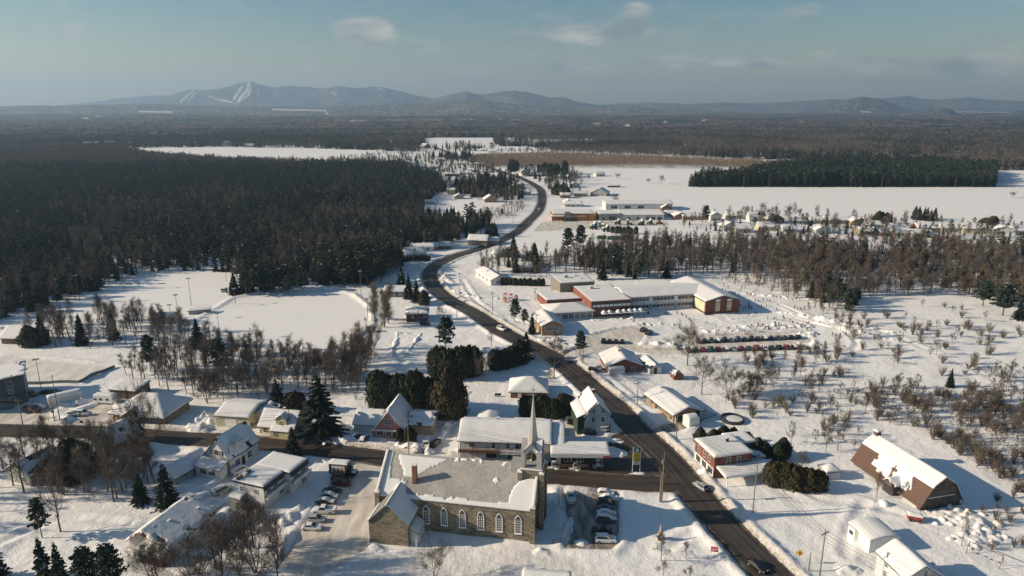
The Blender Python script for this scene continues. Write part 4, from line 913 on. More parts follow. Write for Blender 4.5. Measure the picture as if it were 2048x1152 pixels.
def house(name, label, cat, at, w, d, h, rot=0.0, kind='gable', axis='x', rise=2.5, over=.45, ridge=0.0, prof=None, fall='F', wall=WHITE, roofm=None, snow=.38, wins=(), doors=(), chim=(), group=None, mask=None, cell=.7, z=None, th=.16, root=None, off=(0, 0), base=0.0, part=None, frame=None, lump=.35):
    """one building, or a wing of one when root is given"""
    SEED[0] += 1; sd_ = SEED[0]
    top = root is None
    if mask is None and snow and sd_ % 3 == 1 and cell <= .7 and kind != 'flat': cell = .32; mask = lambda X, Y: (vnoise(X+sd_*3, Y, 1.9, sd_, 4) < .6) | (np.minimum(w/2-np.abs(X), d/2-np.abs(Y)) > .55+.5*vnoise(X, Y, 1.1, sd_, 2))
    if top:
        root = thing(name, label, cat, (at[0], at[1], gz(*at) if z is None else z), rot, group)
    fn = roof_fn(kind, w, d, h, rise, axis, ridge, prof, fall); host = root
    wm = walls_mb(w, d, fn, h, kind, axis, .6, prof, rise, ridge); wo = wm.build(part or "wall", [wall], root); loc = (off[0], off[1], base)
    wo.location = loc
    rm = roofm or DARK
    if kind == 'flat':
        pa = MB(); q = .18
        pa.box(-w/2-q, w/2+q, -d/2-q, -d/2+q, h-.15, h+.28); pa.box(-w/2-q, w/2+q, d/2-q, d/2+q, h-.15, h+.28); pa.box(-w/2-q, -w/2+q, -d/2+q, d/2-q, h-.15, h+.28); pa.box(w/2-q, w/2+q, -d/2+q, d/2-q, h-.15, h+.28)
        ro = pa.build("roof", [rm], root); ro.location = loc; over = .12
        fs = lambda X, Y: h+.0*X
        sm = snow_slab(fs, -w/2-over, w/2+over, -d/2-over, d/2+over, snow+.28, cell, sd_, mask, 0, lump*.4) if snow else None
    else:
        ox = over if kind != 'shed' else .2
        if kind == 'hip': xs = breaks(w/2, over, n=9); ys = breaks(d/2, over, n=9)
        elif kind == 'prof':
            ex = [s*q*(d if axis == 'x' else w)/2 for q in prof[0] for s in (-1, 1)]; xs = breaks(w/2, over, ex if axis == 'y' else ()); ys = breaks(d/2, over, ex if axis == 'x' else ())
        else: xs = breaks(w/2, over, [ridge*w/2] if axis == 'y' else ()); ys = breaks(d/2, over, [ridge*d/2] if axis == 'x' else ())
        ro = shell(fn, xs, ys, th, th*.9).build("roof", [rm], root); ro.location = loc
        sm = snow_slab(fn, -w/2-over+.05, w/2+over-.05, -d/2-over+.03, d/2+over-.03, snow, cell, sd_, mask, th*.9, lump) if snow else None
    if sm: so_ = link("snow_cover", sm, ro)
    holder = root
    if not top:
        holder = wo
    for q in wins:
        f, s, zz_, ww, wh = q[:5]; st = q[5] if len(q) > 5 else 'cross'; sh = q[6] if len(q) > 6 else None
        o = window(root, f, s, zz_, ww, wh, w, d, st, sh, frame)
        if not top: o.location = (o.location[0]+loc[0], o.location[1]+loc[1], o.location[2]+loc[2])
    for q in doors:
        o = door(root, q[0], q[1], w, d, q[2])
        if not top: o.location = (o.location[0]+loc[0], o.location[1]+loc[1], o.location[2]+loc[2])
    for (cx, cy, up, s, m) in chim:
        chimney(root, cx+loc[0], cy+loc[1], float(fn(np.array(cx), np.array(cy)))-.3+base, float(fn(np.array(cx), np.array(cy)))+up+base, s, m)
    return root
BRICK = courses("brick_red", (.24, .075, .05), (.2, .15, .13), .24, .075, .12, .25)
BRICKD = courses("brick_dark", (.15, .055, .04), (.13, .1, .09), .24, .075, .12, .25)
BRICKT = courses("brick_tan", (.36, .24, .13), (.3, .24, .18), .24, .075, .12, .22)
STONE = courses("field_stone", (.205, .178, .135), (.25, .23, .19), .75, .42, .12, .5, bump=.8, warp=.34)
def siding(n, c): return courses(n, c, tuple(q*.72 for q in c), 9.0, .16, .1, .05, .6, bump=.3)
S_WHITE = siding("white_siding", (.7, .71, .72)); S_CREAM = siding("cream_siding", (.66, .62, .45)); S_YEL = siding("yellow_siding", (.68, .62, .38)); S_PINK = siding("rose_siding", (.42, .2, .19)); S_GREY = siding("grey_siding", (.36, .37, .37))
S_BLUE = siding("slate_blue_siding", (.09, .11, .14)); S_GRN = siding("sea_green_siding", (.25, .40, .38)); S_RED = siding("barn_red_siding", (.17, .05, .045)); S_BRN = siding("brown_siding", (.17, .12, .085)); S_TAN = siding("tan_siding", (.45, .34, .22)); S_PALE = siding("pale_blue_and_shade_siding", (.5, .56, .6))  # pale blue also serves a white house, its blue shade put into the colour
PLANK = courses("grey_barn_boards", (.13, .115, .1), (.05, .045, .04), 3.5, .24, .12, .35, .9)
RUST = mat("rust_brown_tin", (.105, .062, .05), .7, .25, .8, stretch=(1, 4, 4)); SHING = mat("dark_shingles", (.07, .07, .075), .9, .2, 3)
CONC = mat("concrete", (.42, .41, .39), .9, .1, .6)
# ------------------------------------------------------------------ stone church
def corner_at(u, v, w, d, rot_deg, left=True):
    """centre of a footprint whose front left (or right) corner is surveyed"""
    x, y = G(u, v); r = R(rot_deg); s = 1 if left else -1
    return (x+math.cos(r)*s*w/2-math.sin(r)*d/2, y+math.sin(r)*s*w/2+math.cos(r)*d/2)
def slate_mat():
    m = bpy.data.materials.new("diamond_slates"); m.use_nodes = True; t = m.node_tree; b = t.nodes["Principled BSDF"]; N = t.nodes.new; K = t.links.new; b.inputs["Roughness"].default_value = .55
    co = N("ShaderNodeTexCoord"); mp = N("ShaderNodeMapping"); mp.inputs["Scale"].default_value = (1, 1.37, 0); K(co.outputs["Object"], mp.inputs[0]); m2 = N("ShaderNodeMapping"); m2.inputs["Rotation"].default_value = (0, 0, PI/4); K(mp.outputs[0], m2.inputs[0])
    br = N("ShaderNodeTexBrick"); br.offset = 0; br.inputs["Scale"].default_value = 1; br.inputs["Brick Width"].default_value = .52; br.inputs["Row Height"].default_value = .52; br.inputs["Mortar Size"].default_value = .035; br.inputs["Mortar Smooth"].default_value = .3
    br.inputs["Color1"].default_value = (.34, .34, .33, 1); br.inputs["Color2"].default_value = (.45, .445, .43, 1); br.inputs["Mortar"].default_value = (.22, .22, .22, 1); K(m2.outputs[0], br.inputs["Vector"])
    n = N("ShaderNodeTexNoise"); n.inputs["Scale"].default_value = .3; n.inputs["Detail"].default_value = 6; K(co.outputs["Object"], n.inputs["Vector"]); r = N("ShaderNodeValToRGB"); r.color_ramp.elements[0].position = .3; r.color_ramp.elements[1].position = .7; r.color_ramp.elements[0].color = (.8, .8, .8, 1); r.color_ramp.elements[1].color = (1.15, 1.13, 1.08, 1); K(n.outputs[0], r.inputs[0])
    x = N("ShaderNodeMixRGB"); x.blend_type = 'MULTIPLY'; x.inputs[0].default_value = 1; K(br.outputs[0], x.inputs[1]); K(r.outputs[0], x.inputs[2]); K(x.outputs[0], b.inputs["Base Color"])
    bu = N("ShaderNodeBump"); bu.inputs["Strength"].default_value = .6; bu.inputs["Distance"].default_value = .06; bu.invert = True; K(br.outputs["Fac"], bu.inputs["Height"]); K(bu.outputs[0], b.inputs["Normal"])
    return m
SLATE = slate_mat(); TIN = mat("painted_tin", (.38, .38, .37), .45, .08, 1.2, metal=.15); STONEL = mat("dressed_stone", (.36, .335, .28), .85, .15, 1.5)
cr = R(-10.5); cx0, cy0 = G(1063, 1087); CH = (cx0-17*math.cos(cr)-7.5*math.sin(cr), cy0-17*math.sin(cr)+7.5*math.cos(cr))
church = thing("church", "grey stone church with slate roof, white lancet windows and pointed belfry spire", "church", (CH[0], CH[1], gz(*CH)-.05), cr)
def nave_snow(x, y):
    n = vnoise(x, y, 2.2, 61, 4)-.5; n2 = vnoise(x, y, .9, 62, 3)-.5; s = (y+7.5)/7.5; back = y > .1
    eave = (s < .085+.10*n+.07*n2)
    right = (x > 11.4+8.5*s**2.2+1.6*n+.5*n2) & (s < .8)
    chim = (x > -14.2+2.6*n+(.97-s)*3.4) & (x < -9.6+9.0*(s-.48)*1.6+1.2*n) & (s > .44) & (s < .95)
    lefts = (x < -15.6+1.3*n+2.0*(s < .3)) | ((x < -11.3+2.4*n) & (s < .33+.2*n))
    ridge = (s > .9) & (n2 > .05) & (x > -6)
    bits = ((x-8.5)**2+(y+3.2)**2*2 < .5+n2) | ((np.abs(x-12.7) < .9*(s-.78)*5) & (s > .8) & (s < .97))
    return back | eave | right | chim | lefts | ridge | bits
house("church", "", "", CH, 34, 15, 7.7, 0, 'gable', 'x', 6.3, over=.25, wall=STONE, roofm=SLATE, snow=.15, lump=.2, mask=nave_snow, cell=.27, root=church, part="nave_wall", th=.12)
# raised stone copings on both gables
for nm, x in (("gable_coping", -17.25), ("gable_coping", 17.25)):
    mb = MB(); mb.extr([(-7.9, 7.3), (7.9, 7.3), (7.9, 8.2), (0, 14.65), (-7.9, 8.2)], x-.3, x+.3, 'x'); o = mb.build(nm, [STONEL], church)
    fnc = lambda X, Y: 8.2+(14.65-8.2)*(1-np.abs(Y)/7.9)
    link("snow_cap", snow_slab(fnc, x-.3, x+.3, -7.9, 7.9, .22, .5, 5), o)
for (x, y) in ((17.2, -7.6), (-17.1, -7.6), (17.2, 7.6)):
    o = MB().box(x-.55, x+.55, y-.5, y+.5, -.6, 8.5).build("buttress", [STONE], church); link("snow_cap", snow_slab(lambda X, Y: 8.5+0*X, x-.6, x+.6, y-.55, y+.55, .3, .4, 3), o)
# lancet windows
def lancet(w, h):
    k = ("lancet", w, h)
    if k not in KIDS:
        def arch(wd, hh, n=7):
            sp = hh-wd*.95; L_ = [(-wd/2, 0), (wd/2, 0), (wd/2, sp)]; r = wd
            for i in range(1, n): a = i/n*(PI/3); L_.append((-wd/2+r*math.cos(a), sp+r*math.sin(a)*1.09))
            L_.append((0, hh))
            for i in range(n-1, 0, -1): a = i/n*(PI/3); L_.append((wd/2-r*math.cos(a), sp+r*math.sin(a)*1.09))
            L_.append((-wd/2, sp)); return L_
        a, b = arch(w, h), arch(w+.36, h+.3); b = [(p[0], p[1]-.1) for p in b]; f = MB(); n = len(a)
        for i in range(n):
            j = (i+1) % n; f.face([(b[i][0], -.1, b[i][1]), (b[j][0], -.1, b[j][1]), (a[j][0], -.1, a[j][1]), (a[i][0], -.1, a[i][1])]); f.face([(b[i][0], -.1, b[i][1]), (b[j][0], -.1, b[j][1]), (b[j][0], .02, b[j][1]), (b[i][0], .02, b[i][1])]); f.face([(a[i][0], -.1, a[i][1]), (a[j][0], -.1, a[j][1]), (a[j][0], .02, a[j][1]), (a[i][0], .02, a[i][1])])
        for q in (-.18, .18): f.box(w*q-.03, w*q+.03, -.075, -.02, 0, h*.8)
        for q in (.14, .28, .42, .56, .7): f.box(-w/2, w/2, -.07, -.025, h*q-.03, h*q+.03)
        f.box(-w/2-.25, w/2+.25, -.22, .02, -.25, -.1); p = MB(); p.face([(x, -.03, z) for x, z in a]); KIDS[k] = (f.mesh("lancet_frame", [TRIM]), p.mesh("lancet_pane", [GLASS]))
    return KIDS[k]
fm, pm = lancet(1.15, 4.1)
for x in (14.1, 10.0, 5.95, 1.9, -2.15, -6.2):
    o = link("window", fm, church, (x, -7.52, 1.95)); link("pane", pm, o)
chimney(church, -9.4, -4.8, 9.0, 14.2, .95, BRICK)
# vestry with its gable towards the viewer, lean-to porch beside it
def flare(x, y): return np.where(y > 2.2, (y-2.2)*.28, 0)
house("", "", "", (0, 0), 8.6, 10.4, 5.5, 0, 'gable', 'y', 4.3, over=.35, wall=STONE, roofm=mat("grey_tin", (.2, .2, .2), .6), snow=.22, root=church, off=(-12.5, -8.7), part="vestry_wall", mask=lambda x, y: (x > -.2+.5*(vnoise(x, y, 1.2, 4, 2)-.5)) | (y > 1.5) | (x < -3.9))
house("", "", "", (0, 0), 1.7, 4.6, 2.5, 0, 'shed', 'x', 1.2, over=.1, wall=S_WHITE, roofm=DARK, snow=.25, root=church, off=(-7.3, -10.4), part="porch_wall", fall='R')
MB().box(-6.4, -6.25, -14.4, -14.25, -.4, 2.5).build("porch_post", [TRIM], church)
# tower and belfry
TX, TY = 16.0, 0.0
o = MB().box(TX-2.4, TX+2.5, -2.5, 2.5, -.6, 14.2).build("tower", [STONE], church)
for sx in (-1, 1):
    for sy in (-1, 1):
        x, y = TX+sx*2.35, sy*2.4; b = MB().box(x-.5, x+.5, y-.5, y+.5, -.6, 13.6).build("buttress", [STONE], church); link("snow_cap", snow_slab(lambda X, Y: 13.6+0*X, x-.55, x+.55, y-.55, y+.55, .4, .4, 3), b)
link("snow_cover", snow_slab(lambda X, Y: 14.2+0*X, TX-2.4, TX+2.5, -2.5, 2.5, .25, .5, 12), o)
MB().box(TX-4.6, TX-2.3, -1.6, 1.6, 12.0, 14.9).build("tower_skirt", [TIN], church)
bel = MB(); q = 1.85
for sx in (-1, 1):
    for sy in (-1, 1): bel.box(TX+sx*q-.38, TX+sx*q+.38, sy*q-.38, sy*q+.38, 14.2, 18.7)
def arch_wall(mb, T):
    """gabled face with a pointed opening"""
    pts = [(-1.15, 14.5), (-1.15, 16.9)]; n = 6
    for i in range(1, n): a = i/n*PI/3; pts.append((1.15-2.3*math.cos(a), 16.9+2.3*math.sin(a)*.92))
    pts.append((0, 18.75)); r = [(-p[0], p[1]) for p in pts[::-1]]; op = pts+r[1:]
    out = [(-1.5, 14.5), (-1.5, 18.4), (0, 20.3), (1.5, 18.4), (1.5, 14.5)]
    L_ = [out[0], out[1], out[2]]
    def quad(p): 
        for dd in (.0, .24): mb.face([T(x, z, dd) for x, z in p])
    h = len(pts)
    for i in range(h-1):
        t0, t1 = i/(h-1), (i+1)/(h-1)
        def o_(t):
            return (-1.5, 14.5+(18.4-14.5)*t*1.25) if t <= .8 else (-1.5+1.5*(t-.8)/.2, 18.4+1.9*(t-.8)/.2)
        a, b = o_(t0), o_(t1); quad([pts[i], pts[i+1], b, a]); quad([(-pts[i][0], pts[i][1]), (-pts[i+1][0], pts[i+1][1]), (-b[0], b[1]), (-a[0], a[1])])
arch_wall(bel, lambda x, z, dd: (TX+x, -q-.25+dd, z)); arch_wall(bel, lambda x, z, dd: (TX+x, q+.25-dd, z)); arch_wall(bel, lambda x, z, dd: (TX+q+.25-dd, x, z)); arch_wall(bel, lambda x, z, dd: (TX-q-.25+dd, x, z))
bel.box(TX-q-.5, TX+q+.5, -q-.5, q+.5, 14.2, 14.55); bel.build("belfry", [TIN], church)
gb = MB()
for k in range(2):
    f2 = lambda a, c, z: (TX+a, c, z) if k == 0 else (TX+c, a, z)
    for s in (-1, 1):
        gb.face([f2(0, -q-.5, 20.45), f2(0, q+.5, 20.45), f2(s*1.95, q+.5, 18.2), f2(s*1.95, -q-.5, 18.2)]); gb.face([f2(0, -q-.5, 20.3), f2(0, q+.5, 20.3), f2(s*1.95, q+.5, 18.05), f2(s*1.95, -q-.5, 18.05)])
gb.build("belfry_roof", [TIN], church)
sm = MB()
for s in (1,):
    sm.extr([(-2.3, 18.35), (-.3, 20.55), (-.3, 20.8), (-2.3, 18.55)], TX+.9, TX+2.2, 'x')
sm.build("snow_cap", [SNOW], church)
sp = MB(); sp.lathe([(1.6, 18.6), (1.12, 20.2), (.84, 22), (.07, 30.4)], 8, 0, (TX, 0)); sp.build("spire", [TIN], church)
MB().tube((TX, 0, 30.2), (TX, 0, 32.7), .07, .05, 5).tube((TX, -.55, 31.8), (TX, .55, 31.8), .06, .06, 5).tube((TX-.5, 0, 31.8), (TX+.5, 0, 31.8), .06, .06, 5).lathe([(.02, 30.3), (.22, 30.5), (.02, 30.75)], 8, 0, (TX, 0)).build("cross", [GREYM], church)
bell = MB(); bell.lathe([(.75, 15.4), (.6, 15.6), (.45, 16.3), (.2, 16.55)], 10, 0, (TX, 0)); bell.tube((TX-1.8, 0, 16.6), (TX+1.8, 0, 16.6), .12, .12, 6); bell.build("bell", [mat("bronze", (.06, .05, .035), .4, metal=.6)], church)
o = door(church, 'R', 0, 37.2, 15, BRICKD, 1.8, 3.2)
# ------------------------------------------------------------------ houses and shops, near to far
DK = mat("dark_shutter", (.03, .032, .04), .6)
at, w, r = frame_of((409, 940), (459, 951), 12.0)
whouse = house("house", "white storey and a half house with dark shutters, steep blue-shaded roof and a dormer", "house", at, 7.6, 10.5, 4.2, r, 'gable', 'y', 4.6, over=.45, wall=S_WHITE, snow=.3,
      wins=[('F', -.28, 4.5, .85, 1.25, 'cross', DK), ('F', .28, 4.5, .85, 1.25, 'cross', DK), ('R', -.5, 1.0, 1.5, 1.6), ('R', .35, 1.0, 1.6, 1.7)], doors=[('R', -.1, DARK)], chim=[(-1.6, 3.6, 1.0, .5, BRICKD)])
house("", "", "", (0, 0), 2.6, 2.4, 2.0, 0, 'shed', 'x', .5, over=.2, wall=S_WHITE, snow=.35, root=whouse, off=(2.3, -1.2), base=4.6, part="dormer", fall='L', wins=[('F', 0, .6, .9, 1.0)])
house("", "", "", (0, 0), 7.6, 2.6, 2.6, 0, 'shed', 'x', .9, over=.25, wall=S_WHITE, snow=.4, root=whouse, off=(0, -7.6), part="porch_wall", fall='F', wins=[('F', -.35, .9, 2.0, 1.2, 'two'), ('F', .35, .9, 2.0, 1.2, 'two')])
# flat roofed duplex
dup_at = corner_at(531, 1021, 8.6, 7.4, -20, left=False)
dpx = house("duplex_house", "white two storey flat roofed duplex with dark upper band and a stepped side", "house", dup_at, 8.6, 7.4, 5.6, R(-20), 'flat', wall=S_WHITE, roofm=DARK, snow=.3, off=(0, 0),
      wins=[('F', -.45, 3.6, 1.0, 1.1), ('F', .5, 3.6, 1.0, 1.1), ('R', -.55, 3.7, 1.4, 1.2), ('R', .1, 3.7, 1.4, 1.2), ('R', .6, 1.0, 1.4, 1.2)], chim=[(-2.2, -2.0, 1.5, .8, CONC)])
house("", "", "", (0, 0), 10.2, 7.0, 5.6, 0, 'flat', wall=S_WHITE, roofm=DARK, snow=.3, root=dpx, off=(.9, 7.1), part="rear_wall", wins=[('R', -.4, 3.6, 1.6, 1.2), ('R', .4, 3.6, 1.6, 1.2), ('R', .4, .8, 1.6, 1.2)])
MB().box(-3.4, -2.5, -3.6, .6, 5.9, 6.6).build("roof_divider", [BRICKD], dpx)
mb = MB(); mb.box(4.35, 4.6, -3.7, 3.5, 4.6, 5.85); mb.box(6.05, 6.3, 3.7, 10.5, 4.6, 5.85); mb.build("dark_fascia", [DARK], dpx)
mb = MB(); mb.box(4.35, 5.3, -3.6, 3.4, 2.65, 2.85); mb.box(5.2, 5.3, -3.6, 3.4, 2.85, 3.7); mb.box(6.05, 7.0, 3.8, 10.4, 2.65, 2.85); mb.box(6.9, 7.0, 3.8, 10.4, 2.85, 3.7); mb.build("balcony", [S_WHITE], dpx)
house("", "", "", (0, 0), 3.2, 2.2, 2.6, 0, 'shed', 'x', .5, over=.2, wall=S_GREY, snow=.4, root=dpx, off=(-2.4, -4.6), part="entrance", fall='F', wins=[('F', .2, 1.0, .8, .8)])
# long white house lower left
lw = corner_at(262, 1102, 10.2, 13, -16)
house("house", "long white house with rust red gable fascia and deep roof snow behind leafless trees", "house", lw, 10.2, 13.0, 2.7, R(-16), 'gable', 'y', 2.3, over=.7, ridge=-.35, wall=S_WHITE, roofm=mat("rust_fascia", (.25, .09, .06), .7), snow=.45, wins=[('F', -.4, .9, 1.1, 1.1), ('F', .25, .7, .9, 1.3), ('R', -.3, .9, 1.3, 1.0), ('R', .4, .9, 1.3, 1.0)], doors=[('F', 0, DARK)],
      chim=[(2.6, 5.0, .9, .5, GREYM), (.3, -1.2, .5, .7, DARK), (-1.0, -4.2, .4, .6, DARK)])
sh = corner_at(283, 1128, 5, 4, -16); house("shed", "small snowed-in lean-to shed in front of the long white house", "shed", sh, 5.0, 3.6, 1.9, R(-16), 'shed', 'x', .7, over=.2, wall=S_RED, snow=.4, fall='F')
ga = corner_at(319, 962, 5.6, 10.5, -24); house("garage", "narrow pale garage with blue-shaded roof behind the shuttered white house", "garage", ga, 5.6, 10.5, 2.3, R(-24), 'gable', 'y', 2.2, wall=S_GREY, snow=.3, wins=[('R', .3, .8, 1.0, 1.0), ('R', -.4, .8, 1.0, 1.0)])
dr = corner_at(193, 905, 7, 9, -24); house("house", "dark red gabled house half hidden by bare trees beside the street", "house", dr, 7.2, 9.5, 3.6, R(-24), 'gable', 'y', 3.4, wall=S_RED, snow=.25, wins=[('F', -.35, 3.6, .8, 1.2), ('F', .35, 3.6, .8, 1.2), ('R', 0, 1.0, 1.2, 1.2), ('F', 0, .8, 1.8, 1.3, 'two')], chim=[(-1, 2, .9, .6, BRICKD)], cell=.35, mask=lambda x, y: (x < 0) | (vnoise(x, y, 1.6, 9, 3) > .4))
hd = corner_at(18, 962, 8, 9, -20); house("house", "dark grey house hidden among leafless trees at the far left", "house", hd, 8.5, 9.0, 3.0, R(-20), 'gable', 'y', 2.8, wall=S_GREY, snow=.22, wins=[('F', -.4, .9, 1.1, 1.1), ('F', .4, .9, 1.1, 1.1)], cell=.35, mask=lambda x, y: vnoise(x, y, 2.0, 19, 3) > .4)
# tan brick office with hipped snow roof
tb = corner_at(229, 843, 16.5, 11.5, -9.2)
tbo = house("office_building", "low tan brick building with big hipped snow roof and corner windows", "building", tb, 16.5, 12.0, 3.0, R(-9.2), 'hip', 'x', 3.6, over=.9, wall=BRICKT, snow=.6, wins=[('F', -.78, .5, 1.1, 1.8, 'two'), ('F', -.3, .5, 1.6, 1.9, 'two'), ('F', .12, .5, 1.1, 1.9, 'two'), ('F', .62, .5, 2.6, 1.9, 'grid'), ('R', -.5, .6, 1.2, 1.6), ('R', .1, .6, 1.2, 1.6), ('R', .6, .6, 1.2, 1.6)], doors=[('F', -.1, DARK)])
house("", "", "", (0, 0), 5.0, 4.0, 2.8, 0, 'gable', 'y', 1.5, over=.5, wall=BRICKT, snow=.45, root=tbo, off=(-1.4, -5.4), part="entrance_gable")
tr = corner_at(97, 818, 9.5, 3.0, 40); house("storage_trailer", "white box trailer with rounded snow load parked beside the cleared yard", "trailer", tr, 9.0, 3.0, 2.8, R(40), 'prof', 'x', prof=([0, .6, 1], [3.1, 3.0, 2.7]), over=.05, wall=S_WHITE, roofm=TRIM, snow=.35)
fs = corner_at(224, 797, 8, 7, -9); house("shed", "flat roofed brown and white outbuilding beside the snowy motorhome", "shed", fs, 9.0, 7.0, 2.8, R(-9), 'shed', 'x', .35, over=.4, wall=S_BRN, snow=.45, fall='F', wins=[('R', 0, .9, 1.0, 1.0)])
ap = corner_at(49, 803, 15, 12, 34, left=False); house("apartment_building", "slate blue three storey apartment block with white framed windows at the left edge", "building", ap, 17, 13, 8.0, R(34), 'shed', 'x', .9, over=.6, wall=S_BLUE, snow=.4, fall='L',
      wins=[(f, s, z, 1.3, 1.4, 'two') for f, ss in (('F', (-.5, 0, .55)), ('R', (-.65, -.1, .5))) for s in ss for z in (.9, 3.5, 6.0)])
hl = corner_at(2, 690, 13, 10, -4); house("house", "snow roofed brown bungalow behind the outdoor rink", "house", hl, 13, 9.0, 2.6, R(-4), 'gable', 'x', 3.0, over=.6, wall=S_BRN, snow=.5, wins=[('F', 0, .8, 1.4, 1.1), ('F', .6, .8, 1.2, 1.1), ('R', 0, .8, 1.2, 1.1)])
yg = corner_at(435, 852, 10.2, 10.5, -8.5)
ygo = house("garage", "pale yellow garage with a wide white door and thick roof snow beside the street", "garage", yg, 10.2, 11.0, 3.3, R(-8.5), 'gable', 'x', 1.3, over=.4, wall=S_CREAM, snow=.5, wins=[('R', 0, 1.0, 1.1, 1.0)])
garage_door(ygo, 'F', -.1, 10.2, 11.0, 3.4, 2.6)
bs = corner_at(503, 846, 6.2, 7.5, -8.5); house("shed", "pale blue lean-to roofed shed joined behind the yellow garage", "shed", bs, 6.0, 7.5, 2.6, R(-8.5), 'gable', 'y', 1.0, over=.3, wall=S_PALE, snow=.3, wins=[('F', .3, .9, .8, .9)], cell=.35, mask=lambda x, y: vnoise(x, y, 2.0, 77, 2) > .3)
yc = corner_at(526, 869, 8.6, 8.2, -10)
yco = house("house", "small pale yellow cottage with a front dormer right beside the street", "house", yc, 10.6, 8.2, 2.6, R(-10), 'gable', 'x', 3.3, over=.4, wall=S_YEL, snow=.3, wins=[('F', -.65, .8, 1.1, 1.3), ('F', .6, .8, 1.1, 1.3), ('R', .1, .8, 1.0, 1.2), ('R', -.3, 3.2, .8, 1.0)], doors=[('F', .05, BRICKD)], chim=[(.6, .2, .9, .55, BRICKD)])
house("", "", "", (0, 0), 3.2, 2.4, 2.5, 0, 'gable', 'y', 1.3, over=.25, wall=S_YEL, snow=.3, root=yco, off=(1.4, -2.6), base=2.4, part="dormer", wins=[('F', 0, .7, 1.0, 1.2)])
house("", "", "", (0, 0), 5.6, 1.8, 2.2, 0, 'shed', 'x', .6, over=.2, wall=S_YEL, snow=.3, root=yco, off=(1.8, -4.9), part="porch_wall", fall='F', wins=[('F', -.5, .8, .9, 1.1)])
# rose A-frame
pk = corner_at(746, 876, 9.6, 12, -5.2)
pko = house("house", "rose coloured steep gabled house with white framed windows and low white wings", "house", pk, 9.6, 11.5, 1.9, R(-6), 'gable', 'y', 6.2, over=.5, wall=S_PINK, roofm=TRIM, snow=.26, wins=[('F', 0, 4.0, 2.6, 1.5, 'grid'), ('F', -.55, .5, 1.6, 1.6, 'two'), ('F', -.05, .5, 1.4, 1.6, 'two'), ('F', .68, .5, 1.2, 1.6, 'two')], doors=[('F', .36, BRICKD)])
MB().box(-4.7, 4.7, -6.35, -5.75, 2.2, 2.4).build("white_beam", [TRIM], pko)
house("", "", "", (0, 0), 7.4, 9.6, 2.5, 0, 'gable', 'x', 2.2, over=.4, wall=S_WHITE, snow=.32, root=pko, off=(-7.4, 1.4), part="west_wing_wall")
house("", "", "", (0, 0), 7.0, 9.0, 2.7, 0, 'gable', 'x', 1.5, over=.4, wall=S_TAN, snow=.5, root=pko, off=(8.0, 1.9), part="east_wing_wall", wins=[('R', 0, .9, 1.1, 1.1)])
# long two storey shop on the corner
cm = corner_at(920, 918, 23.5, 12.5, -4.0)
cmo = house("shop_building", "long two storey shop with upper balcony and sea green ground floor behind the church", "shop", cm, 23.6, 13.0, 5.4, R(-4.0), 'gable', 'x', 2.6, over=.55, wall=S_WHITE, snow=.42, cell=.55, wins=[('F', -.72, 3.6, 1.3, 1.3), ('F', -.24, 3.4, .9, 1.5, 'sash'), ('F', .08, 3.4, .9, 1.5, 'sash'), ('F', .34, 3.4, 2.2, 1.5, 'two'), ('F', .52, 3.4, 2.0, 1.5, 'two'), ('F', .78, 3.4, 1.2, 1.4, 'sash'), ('L', 0, 3.4, 1.0, 1.3)],
      chim=[(-7.6, .6, .8, .4, DARK), (-2.2, .7, 1.0, .7, BRICKD), (3.6, .7, .6, .4, DARK), (9.3, .6, .6, .4, DARK)])
MB().box(-4.6, 11.6, -6.62, -6.5, -.3, 2.75).build("green_front", [S_GRN], cmo)
for x in (-3.4, 4.0, 8.6):
    o = MB().box(x-1.3, x+1.3, -6.68, -6.63, .7, 2.2).build("shop_window", [GLASS], cmo)
o = MB().box(.9, 1.9, -6.7, -6.63, 0, 2.2).build("door", [DARK], cmo)
bal = MB(); bal.box(-11.9, -1.0, -8.1, -6.5, 2.75, 2.95); bal.box(-11.9, -1.0, -8.12, -8.02, 3.0, 3.55); bal.box(-1, 11.4, -7.7, -6.5, 2.85, 2.97)
for x in (-11.8, -8.2, -4.6, -1.2): bal.box(x-.07, x+.07, -8.1, -7.96, -.3, 5.3)
bal.build("balcony", [mat("brown_rail", (.16, .085, .06), .8)], cmo)
sg = MB(); sg.box(1.0-2.3, 1.0+4.6, -8.05, -7.85, 2.55, 3.65); sg.build("sign_board", [TRIM], cmo)
st = MB()
for q in range(17):
    x = -1.0+q*.38
    if q in (4, 9, 12): continue
    st.box(x, x+.22, -8.09, -8.05, 2.95, 3.3)
st.build("lettering", [mat("sign_letters", (.25, .25, .24), .7)], cmo)
house("", "", "", (0, 0), 6.0, 8.5, 3.0, 0, 'gable', 'y', .8, over=.3, wall=S_WHITE, snow=.45, root=cmo, off=(-6.0, 11.6), part="rear_annex_wall")
house("", "", "", (0, 0), 9.0, 5.0, 2.6, 0, 'flat', wall=S_BRN, roofm=BRICKD, snow=.5, root=cmo, off=(6.0, 10.2), part="rear_shed_wall")
house("", "", "", (0, 0), 3.6, 13.0, 4.6, 0, 'gable', 'x', 2.4, over=.4, wall=S_WHITE, snow=.4, root=cmo, off=(13.6, .2), part="east_wing_wall", wins=[('F', 0, 2.8, .9, 1.2)])
